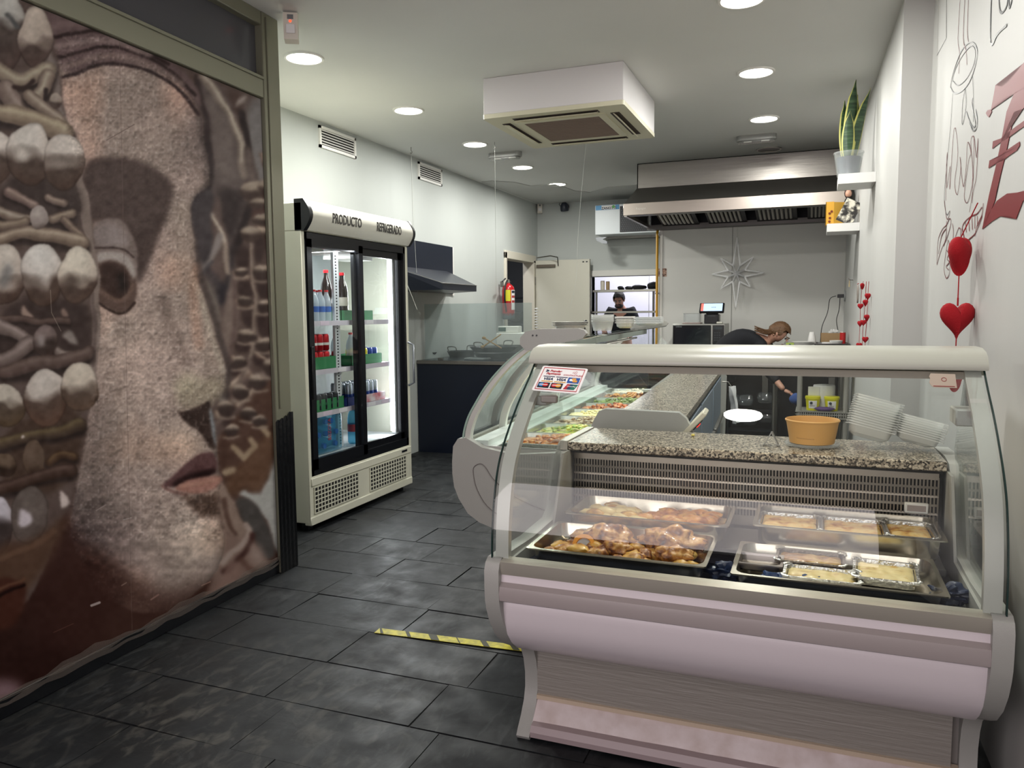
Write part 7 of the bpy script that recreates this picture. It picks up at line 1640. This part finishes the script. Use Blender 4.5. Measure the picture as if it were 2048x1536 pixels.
FOIL = mat('foil', '#c9c9c6', .22, 1., bump=.5, bscale=90)
def gn(name, label, x0, x1, y0, y1, z0, z1, m=TRM, group=None, r=.035):
    t = thing(name, label, 'tray', ((x0 + x1) / 2, (y0 + y1) / 2, z0), group=group); cx, cy = (x0 + x1) / 2, (y0 + y1) / 2
    o = finish(tray_profile(x0 - cx + .012, x1 - cx - .012, y0 - cy + .012, y1 - cy - .012, 0, z1 - z0, r, .012), 'tray_body', m, t, 50); return t
def surface(name, par, x0, x1, y0, y1, z, m, amp=.006, fr=30, nx=26, ny=18, seed=0, dome=.0):
    bm = bmesh.new(); rows = []
    for i in range(nx + 1):
        r = []
        for j in range(ny + 1):
            u, v = i / nx, j / ny; x, y = x0 + (x1 - x0) * u, y0 + (y1 - y0) * v
            e = min(u, 1 - u, v, 1 - v); r.append(Vector((x, y, z + amp * mnoise.noise(Vector((x * fr, y * fr, seed))) + dome * min(1, e * 6) - (0 if e > 0 else .004))))
        rows.append(r)
    bm_sheet(bm, rows); return finish(bm, name, m, par, 180)
# crumpled dark liner sheets over the deck
bm = bmesh.new(); rows = []
for i in range(71):
    r = []
    for j in range(31):
        x, y = -.83 + 1.215 * i / 70, 2.115 + .62 * j / 30
        r.append(Vector((x, y, .604 + .012 * (1 + mnoise.noise(Vector((x * 14, y * 14, 3)))) + .010 * abs(mnoise.noise(Vector((x * 38, y * 38, 7)))))))
    rows.append(r)
bm_sheet(bm, rows); lo_ = finish(bm, 'liner', mat('liner_navy', '#232a3c', .3, bump=.25, bscale=25), None, 50); tag(lo_, 'crumpled navy plastic liner sheet under the trays in the front case', 'liner')
for k, (px, py, lab) in enumerate(((1550, 1172, 'crumpled blue glove left of the foil pies, under the tray rim'), (1625, 1180, 'crumpled blue glove further right under the tray rim'), (1900, 1195, 'crumpled navy bag in the right corner of the front case'), (1450, 1150, 'crumpled dark blue bag between the two front trays'))):
    p = atz(px, py, .63); bm = bmesh.new(); bm_lump(bm, (0, 0, 0), (.045, .03, .026), k + 3, .7, 2.6, 4); o_ = finish(bm, 'plastic_glove' if k < 2 else 'plastic_bag', mat('glove_blue', '#2b4370', .35) if k < 2 else mat('bag_navy', '#232f4b', .35), None, 30); o_.location = (p.x, max(p.y, 2.13), .638); tag(o_, lab, 'glove' if k < 2 else 'bag')
box_ = tag(box('deck_riser', -.80, .37, 2.47, 2.725, .632, .655, mat('riser_steel', '#6b6a68', .4, .8), None, .003), 'low steel riser under the rear trays of the front case', 'riser')
# tray A: roast
tA = gn('food_tray', 'steel tray of roast meat and potatoes at the front left of the near case', -.80, -.265, 2.15, 2.475, .636, .692)
surface('gravy', tA, -.24, .24, -.135, .135, .008, mat('gravy', '#7a4a1c', .2, coat=.5), .003)
bm = bmesh.new(); rs = random.Random(12)
for k in range(85):
    x, y = rs.uniform(-.215, .225), rs.uniform(-.115, .115); r = rs.uniform(.014, .028); bm_lump(bm, (x, y, .014 + r * .4 + rs.random() * .012), (r * rs.uniform(.9, 1.5), r * rs.uniform(.8, 1.2), r * .75), k, .45, 2.2, 2, mi=rs.choice((0, 0, 1)))
tag(finish(bm, 'meat_and_potato_pieces', [ROAST, POTATO], tA, 60), None, None, None, 'stuff')
for k, (x, y, s, lab) in enumerate(((-.06, .045, (.075, .05, .042), 'roast chicken piece at the back left of the front tray'), (.135, .045, (.085, .055, .045), 'large roast chicken piece at the right of the front tray'), (.16, -.055, (.055, .036, .028), 'smaller roast piece at the front right of the tray'), (-.02, -.03, (.05, .035, .024), 'flat roast piece in the middle of the front tray'))):
    o_ = lump('roast_chicken', (0, 0, 0), s, ROAST, None, k + 20, .45, 2.4, 4); o_.location = (tA.location.x + x, tA.location.y + y, .668 + s[2] * .5); tag(o_, lab, 'roast meat')
t = thing('foil_dish', 'small dish with an orange rim among the roast at the left', 'dish', (tA.location.x - .125, tA.location.y - .02, .672)); M_ = Matrix.Rotation(math.radians(50), 4, 'X')
lathe('rim', [(.022, 0), (.034, .004), (.036, .008), (.024, .008), (.022, 0)], mat('dish_orange', '#d08a2c', .4), t, n=20, M=M_); lathe('dish_centre', [(0, .004), (.023, .004), (.023, 0)], mat('dish_grey', '#a9a3a0', .4), t, n=20, M=M_)
# tray B with foil pies
tB = gn('food_tray', 'shallow steel tray with foil-boxed pies at the front right of the near case', -.20, .335, 2.15, 2.475, .638, .682)
def foilbox(label, cx, cy, z, w, d, h, topm, rz=0., dark=False):
    t = thing('foil_container', label, 'food container', (cx, cy, z), rz, 'foil containers of baked food'); o = finish(tray_profile(-w / 2, w / 2, -d / 2, d / 2, 0, h, .018, .008, taper=.010), 'foil_shell', mat('foil_dark', '#6f675f', .3, .9, bump=.5, bscale=90) if dark else FOIL, t, 40)
    bm = bmesh.new()
    for k in range(40):
        a = k / 40; P_ = rrect(-w / 2 - .008, w / 2 + .008, -d / 2 - .008, d / 2 + .008, .016, 6); q = P_[int(a * len(P_)) % len(P_)]; bm_lump(bm, (q[0], q[1], h + .001), (.006, .006, .003), k, .3, 2, 1)
    tag(finish(bm, 'crimped_rim', FOIL, t, 0), None, None, None, 'stuff')
    surface('baked_top', t, -w / 2 + .004, w / 2 - .004, -d / 2 + .004, d / 2 - .004, h - .008, topm, .004, 45, 22, 16, cx * 9, .004); return t
foilbox('dark-rimmed foil container of browned bake, at the back left of the right-hand tray', .005, 2.385, .646, .175, .11, .034, GRATD, -.02, True)
foilbox('foil container of pale golden bake in front of the dark-rimmed one', .035, 2.262, .646, .185, .105, .028, CREAMT, -.03)
foilbox('foil container of pale bake at the right of the front tray', .20, 2.33, .646, .15, .165, .034, CREAMT, -.06)
box_ = tag(finish(tray_profile(-.06, .06, -.05, .05, 0, .03, .02, .008), 'empty_tray', mat('empty_tray_grey', '#8e8682', .3, .7), None, 40), 'empty grey tray at the left end of the right-hand front tray', 'tray'); box_.location = (-.135, 2.33, .646)
# rear trays
tC = gn('food_tray', 'deep steel tray of browned gratins at the back right of the near case', -.165, .37, 2.455, 2.735, .662, .742)
foilbox('foil container of well-browned gratin at the right of the rear tray', .285, 2.60, .698, .12, .17, .034, GRATIN, .02)
foilbox('foil container of golden pie in the middle of the rear tray', .125, 2.585, .698, .17, .17, .034, GRATIN, 0); foilbox('foil container of golden pie at the left of the rear tray', -.06, 2.585, .698, .17, .17, .034, GRATIN, 0)
bx_ = box('false_bottom', -.24, .24, -.10, .10, .02, .036, TRM, tC)
tD = gn('food_tray', 'steel tray of fried fritters and chicken at the back left of the near case', -.775, -.235, 2.455, 2.735, .662, .728)
surface('oil_base', tD, -.24, .24, -.11, .11, .03, mat('oil_base', '#b4854a', .25, coat=.4), .004)
bm = bmesh.new(); rs = random.Random(5)
for k in range(46):
    x, y = rs.uniform(-.215, .215), rs.uniform(-.09, .09); r = rs.uniform(.018, .03); bm_lump(bm, (x, y, .042 + rs.random() * .008), (r * 1.4, r, r * .6), k, .4, 2, 2, mi=0 if x > -.02 else rs.choice((1, 2, 2)))
tag(finish(bm, 'fritters', [ramp_mat('fritter', 'noise', 30, [(.3, '#8a3f14'), (.5, '#cf8a3a'), (.7, '#e2b25e')], .4, .5, coat=.2), POTATO, CREAMT], tD, 60), None, None, None, 'stuff')
area('case_lamp', (-.22, 2.52, 1.19), (1.1, .03), 1.5, (1, .84, .62), rot=(math.radians(8), 0, 0))
# ---- things on the granite shelf
GZ = .9262
b0, b1 = atz(1580, 884, GZ), atz(1668, 888, GZ); bc = (b0 + b1) / 2; rb = .078
t = thing('bowl_lid', 'round clear plastic lid under the cardboard bowl', 'plate', (bc.x, 2.90, GZ)); lathe('lid_disc', [(0, .002), (rb * 1.02, .0), (rb * 1.16, .004), (rb * 1.18, .010), (rb * 1.12, .012), (rb * 1.0, .008), (0, .006)], CLEARP, t, n=32)  # a clear lid lying flat, the bowl stands on it
t = thing('paper_bowl', 'round kraft cardboard food bowl on the granite shelf', 'bowl', (bc.x, 2.90, GZ + .012)); KR = mat('kraft_card', '#c99a58', .6, bump=.05, bscale=80)
hb = aty(1620, 845, 2.82).z - GZ - .012
lathe('bowl_wall', [(0, .004), (rb * .93, .002), (rb * .95, 0), (rb * 1.12, hb - .004), (rb * 1.16, hb - .004), (rb * 1.17, hb), (rb * 1.13, hb + .003), (rb * 1.09, hb - .002), (rb * .92, .006), (0, .008)], KR, t, n=48)
bm = bmesh.new()
for k in range(22): bm_box(bm, -.0012 if k % 3 else -.0016, .0012, -.0006, .0004, -.001 - .001 * (k % 2), .001 + .0015 * (k % 4 == 0), 0, Matrix.Translation((rb * .99 * math.sin(math.radians(-38 + k * 2)), -rb * .99 * math.cos(math.radians(-38 + k * 2)), hb * .28)))
tag(finish(bm, 'printed_marks', mat('print_brown', '#7b5630', .6), t, 0), None, None, None, 'stuff')
cpos = atz(1545, 884, GZ); t = thing('metal_clip', 'small bent steel ticket holder on the granite shelf', 'clip', (cpos.x, 2.86, GZ))
for s in (-1, 1):
    box('clip_blade', -.0015, .0015, -.02, .02, 0, .048, STEELD, t, 0, Matrix.Translation((.022 * s, 0, .004)) @ Matrix.Rotation(-.46 * s, 4, 'Y')); tube('clip_foot', [(.022 * s, -.02, .006), (.026 * s, -.022, .002), (.026 * s, .018, .002)], .0022, STEELD, t, 6)
tag(lump('crumb', (atz(1390, 868, GZ).x, 2.98, GZ + .004), (.008, .006, .005), mat('crumb_yellow', '#d9c86a', .7), None, 3, .3), 'little yellow crumb on the granite shelf', 'crumb')
STK = glass('clear_stack', (.97, .98, .98), 1.5, .15, 1.0, '#f2f3f0', .34)
def clearstack(label, c, rot, n, w=.17, d=.13, h=.045, step=.0085):
    t = thing('container_stack', label, 'container stack', c); t.rotation_euler = rot
    for k in range(n):
        o = finish(tray_profile(-w / 2, w / 2, -d / 2, d / 2, k * step, k * step + h, .022, .009, taper=.014), 'clear_container', STK, t, 40)
pA = aty(1742, 898, 2.90)
clearstack('taller stack of clear plastic containers tipped to the right on the granite shelf', (pA.x - .012, 2.93, GZ + .028), (math.radians(-8), math.radians(14), 0), 13, .135, .12, .040, .0085)
pB = aty(1830, 895, 2.90)
clearstack('lower stack of clear plastic containers at the right end of the granite shelf', (pB.x + .002, 2.92, GZ + .020), (math.radians(-5), math.radians(14), 0), 9, .125, .12, .030, .0075)
# ---- payment sign fixed inside the glass
tlp, trp, blp, brp = aty(1084, 732, 2.405), aty(1176, 741, 2.405), aty(1068, 784, 2.30), aty(1159, 789, 2.30)
u = ((trp - tlp) + (brp - blp)) / 2; v = ((tlp - blp) + (trp - brp)) / 2; sw, shh = u.length, v.length; u.normalize(); v = (v - u * v.dot(u)).normalized(); w_ = u.cross(v)
sg = thing('payment_sign', 'white plastic card-payment sign with a red border on the front glass', 'sign', tuple((tlp + brp) / 2)); Rm = Matrix((u, v, w_)).transposed().to_4x4()
def spl(name, x0, x1, y0, y1, m, z=.0025, par=sg, sk=0.0, r=0):
    pts = rrect(x0, x1, y0, y1, r, 4) if r else [(x1, y1), (x0, y1), (x0, y0), (x1, y0)]
    return prism(name, [((x + sk * (y - y0)) * sw, y * shh) for x, y in pts], 'z', z - .0012, z, m, par, Rm, 0)
wh = spl('sign_plate', -.5, .5, -.5, .5, mat('sign_white', '#efecec', .3), .002, sg, 0, .05)
SRED = mat('sign_red', '#b3202e', .4); SNV = mat('sign_navy', '#16224a', .4)
for a_ in ((-.45, .45, .42, .44), (-.45, .45, -.44, -.42), (-.45, -.438, -.44, .44), (.438, .45, -.44, .44)): spl('red_border', *a_, SRED, .0030, wh)
def stx(s, size, m, x, y, sx=1, sh=0., b=.0): return text('sign_lettering', s, size, m, wh, Rm @ Vector((x * sw, y * shh, .0036)), rot=Rm.to_3x3(), depth=.0003, sx=sx, shear=sh, bold=b)
stx('Popular', .0125, SRED, -.16, .30, 1, .2, .0003); stx('Payments', .0125, SRED, -.19, .19, 1, .2, .0003); stx('CONTACTLESS', .0085, SRED, .24, .17, 1.1, .1); stx('>', .018, SNV, -.34, .29, 1, 0, .001)
for k in range(3):
    tube('wave_mark', [Rm @ Vector((.20 * sw + (.004 + k * .004) * math.cos(math.radians(a)) + .002 * k, .29 * shh + (.004 + k * .003) * math.sin(math.radians(a)), .0034)) for a in (-50, -20, 20, 50)], .0006, SRED, wh, 5)
for x in (-.38, -.10):
    spl('card_logo', x, x + .25, -.12, .08, mat('logo_white', '#f5f3f0', .4), .0032, wh); spl('logo_stripe', x, x + .25, .055, .085, SNV, .0036, wh); spl('logo_stripe', x, x + .25, -.125, -.105, mat('logo_gold', '#d8a23c', .4), .0036, wh); stx('VISA', .0165, SNV, x + .125, -.03, 1, .25, .0006)
spl('card_logo', .17, .42, -.12, .09, mat('logo_blue', '#1c4f9c', .4), .0032, wh)
for (x, y, s, m_) in ((.26, -.01, .05, 'logo_white'), (.30, .03, .045, 'logo_amber'), (.33, -.05, .05, 'logo_amber'), (.31, -.03, .03, 'logo_white')): spl('logo_petal', x - s, x + s, y - s * .8, y + s * .8, mat(m_, '#d9973a' if 'amber' in m_ else '#f5f3f0', .4), .0036 + x * .0004, wh, 0, .02)
def disc(x, y, r, m, z=.0036): lathe('logo_disc', [(0, .0006), (r, .0006), (r, 0)], m, wh, M=Rm @ Matrix.Translation((x * sw, y * shh, z)), n=18, sx=1.1)
for x, ca, cb in ((-.42, '#3f8fd0', '#c8202c'), (-.14, '#c8202c', '#e0a030')):
    spl('card_logo', x, x + .25, -.37, -.17, mat('logo_black', '#141824', .4), .0032, wh); disc(x + .08, -.27, .0085, mat('disc' + ca, ca, .4)); disc(x + .165, -.27, .0085, mat('disc' + cb, cb, .4), .0040); spl('logo_word_bar', x + .04, x + .21, -.285, -.255, mat('logo_pale', '#e9c9c4', .4), .0048, wh)
spl('card_logo', .15, .22, -.37, -.17, SRED, .0032, wh, .25); spl('card_logo', .22, .29, -.37, -.17, mat('logo_navy', '#14375a', .4), .0034, wh, .25); spl('card_logo', .29, .38, -.37, -.17, mat('logo_teal', '#0f6a58', .4), .0032, wh, .25); stx('UnionPay', .0075, mat('logo_white', '#f5f3f0', .4), .30, -.26, 1, .2)
bk_ = box('sign_bracket', -.03, .025, -.008, .01, -.012, .012, mat('bracket_taupe', '#a39892', .4), sg, .004, M=Matrix.Translation((aty(1100, 798, 2.32) - Vector(sg.location))))
# sticker on the right of the glass (its code is left out)
a_, b_ = aty(1856, 748, 2.40), aty(1914, 776, 2.35)
t = thing('glass_sticker', 'torn beige sticker with a red ring at the top right of the front glass', 'sticker', ((a_.x + b_.x) / 2, 2.375, (a_.z + b_.z) / 2)); wq, hq = (b_.x - a_.x) / 2, (a_.z - b_.z) / 2 + .006; Tm = Matrix.Rotation(math.radians(-38), 4, 'X')
prism('sticker_sheet', [(-wq, -hq * .3), (-wq * .8, -hq * .9), (-wq * .6, -hq), (wq * 1.05, -hq), (wq, hq), (-wq * .85, hq * 1.05), (-wq * .98, hq * .6), (-wq * .9, hq * .3)], 'y', -.001, 0, mat('sticker_beige', '#b5a595', .6), t, Tm, 0)
tube('printed_ring', [Tm @ Vector((.004 + .006 * math.cos(a * math.pi / 6), -.0015, .004 + .006 * math.sin(a * math.pi / 6))) for a in range(12)], .0008, mat('sticker_red', '#9c4a48', .6), t, 5, True); tube('printed_line', [Tm @ Vector((-wq * .7, -.0015, -hq * .8)), Tm @ Vector((wq * .9, -.0015, -hq * .82))], .0012, mat('sticker_red', '#9c4a48', .6), t, 5)
# ================================================================ LONG CASE CONTENTS
def l2w(lx, ly, z): 
    c, s = math.cos(TH2), math.sin(TH2); return Vector((o2.x + c * lx - s * ly, o2.y + s * lx + c * ly, z))
foods = [('shredded orange stewed meat', ramp_mat('stew_orange', 'noise', 60, [(.3, '#6a2c0e'), (.45, '#c96f22'), (.6, '#e09a44'), (.75, '#f0c27a')], .4, .6, coat=.3), .016), ('yellow and green salad', ramp_mat('salad', 'noise', 50, [(.3, '#4e7a2c'), (.45, '#9dbb4a'), (.55, '#dcd06a'), (.7, '#f0e2a0')], .4, .6), .014),
         ('sliced mushrooms', ramp_mat('mushrooms', 'noise', 50, [(.3, '#4a3a2a'), (.5, '#a0896a'), (.65, '#d8c9ac')], .45, .6), .014), ('grated pale cheese', ramp_mat('cheese', 'noise', 70, [(.3, '#c7b26a'), (.5, '#efe3ae'), (.7, '#f7f0cf')], .5, .6), .013),
         ('roasted vegetables', ramp_mat('roast_veg', 'noise', 50, [(.3, '#5a2414'), (.45, '#a5502a'), (.58, '#d98a4a'), (.7, '#e4cfa0')], .4, .6), .018), ('green herb salad', ramp_mat('greens', 'noise', 60, [(.3, '#2e4420'), (.5, '#65803a'), (.7, '#b7bd74')], .5, .6), .016),
         ('brown meatballs', ROAST, .02), ('white rice', ramp_mat('white_rice', 'noise', 90, [(.3, '#b9b09a'), (.5, '#e4ddca'), (.7, '#f2eee2')], .5, .6), .010)]
TRW = mat('tray_white_rim', '#c9cdc8', .25, .7)
for k, (nm, fm_, rr) in enumerate(foods):
    lx = L2 - .26 - k * .335; c = l2w(lx, .46, .722)
    ord_ = ['nearest', 'second', 'third', 'fourth', 'fifth', 'sixth', 'seventh', 'farthest'][k]
    t = thing('food_tray', 'steel tray of %s, %s in the long counter' % (nm, ord_), 'tray', tuple(c), TH2, 'food trays in the long counter')
    finish(tray_profile(-.15, .15, -.24, .24, 0, .078, .03, .011), 'tray_body', TRW, t, 50); surface('food_bed', t, -.135, .135, -.225, .225, .060, fm_, .008, 30, 18, 22, k, .008)
    bm = bmesh.new(); rs = random.Random(k)
    for j in range(60 if k < 3 else 34):
        x, y = rs.gauss(0, .06), rs.gauss(0, .10)
        if abs(x) < .12 and abs(y) < .20: bm_lump(bm, (x, y, .068 + .026 * math.exp(-(x * x + y * y) * 60)), (rr * rs.uniform(.7, 1.6), rr * rs.uniform(.6, 1.2), rr * .55), j, .5, 2.2, 1)
    tag(finish(bm, 'food_pieces', fm_, t, 60), None, None, None, 'stuff')
t = thing('spice_jar', 'small jar of dark sauce standing among the far trays', 'jar', tuple(l2w(1.05, .63, .80))); lathe('glass_jar', [(0, 0), (.035, 0), (.035, .06), (.028, .07), (0, .07)], mat('sauce_dark', '#3a2018', .2, coat=.5), t, n=16); lathe('jar_lid', [(.036, .07), (.036, .085), (0, .085)], mat('lid_clear_grey', '#a9adab', .3), t, n=16)
# ---- packaging on top of the long case
def topc(px, py, z=1.298): return atz(px, py, z)
def onc(px, ly=.52):                              # point on the canopy at a picture column
    best = None
    for k in range(600):
        lx = L2 * k / 600; p = l2w(lx, ly, 1.297); q = CM.transposed() @ (p - C0); d_ = abs(1024 + FPX * q.x / q.z - px)
        if best is None or d_ < best[0]: best = (d_, p)
    return best[1]
p = onc(1140, .50); sc = (aty(1175, 660, p.y).x - aty(1103, 660, p.y).x) / 2
t = thing('foil_platter_stack', 'stack of oval foil platters on top of the long case, nearest', 'platter stack', tuple(p), TH2)
hh = max(.05, aty(1140, 652, p.y).z - p.z)
for k in range(3): lathe('foil_platter', [(0, 0), (sc * .62, 0), (sc * .80, max(.02, hh * .8)), (sc * .98, max(.022, hh * .85)), (sc * 1.0, max(.024, hh * .9)), (sc * .8, max(.024, hh * .9)), (sc * .6, .004), (0, .004)], mat('foil_fluted', '#e2e3dc', .35, .35, bump=.6, bscale=45, stretch=(1, 1, .1)), t, (0, 0, k * .008), 40, sx=.8, sy=1)
p = onc(1205, .50); sc = (aty(1229, 650, p.y).x - aty(1184, 650, p.y).x) / 2; ht = aty(1205, 628, p.y).z - p.z
t = thing('tub_stack', 'tall stack of round clear plastic tubs on the long case', 'tub stack', tuple(p))
for k in range(9): lathe('clear_tub', [(sc * .78, 0), (sc * .97, ht * .55), (sc * 1.02, ht * .56), (sc * 1.0, ht * .57)], STK, t, (0, 0, k * ht * .05), 24)
p = onc(1250, .50); sc = (aty(1268, 650, p.y).x - aty(1236, 650, p.y).x) / 2; ht = aty(1250, 633, p.y).z - p.z
t = thing('foil_box_stack', 'stack of rectangular foil boxes with card lids, middle of the long case top', 'box stack', tuple(p), TH2)
for k in range(3): o_ = finish(tray_profile(-sc * .9, sc * .9, -sc, sc, 0, ht * .5, sc * .2, .006), 'foil_box', mat('foil_fluted', '#dcdcd4', .3, .85), t, 40); o_.location = (0, 0, k * ht * .16)
box('card_lid', -sc, sc, -sc * 1.1, sc * 1.1, ht * .88, ht, PAPER, t)
p = onc(1297, .50); sc = (aty(1322, 650, p.y).x - aty(1270, 650, p.y).x) / 2; ht = aty(1297, 634, p.y).z - p.z
t = thing('tray_stack', 'stack of white foam trays at the far end of the long case top', 'tray stack', tuple(p), 0)
for k in range(7): o_ = finish(tray_profile(-sc * .85, sc * .85, -sc * .7, sc * .7, 0, max(.02, ht * .3), sc * .2, sc * .14), 'foam_tray', mat('foam_white', '#dfe3e2', .6), t, 40); o_.location = (0, 0, k * ht * .115)
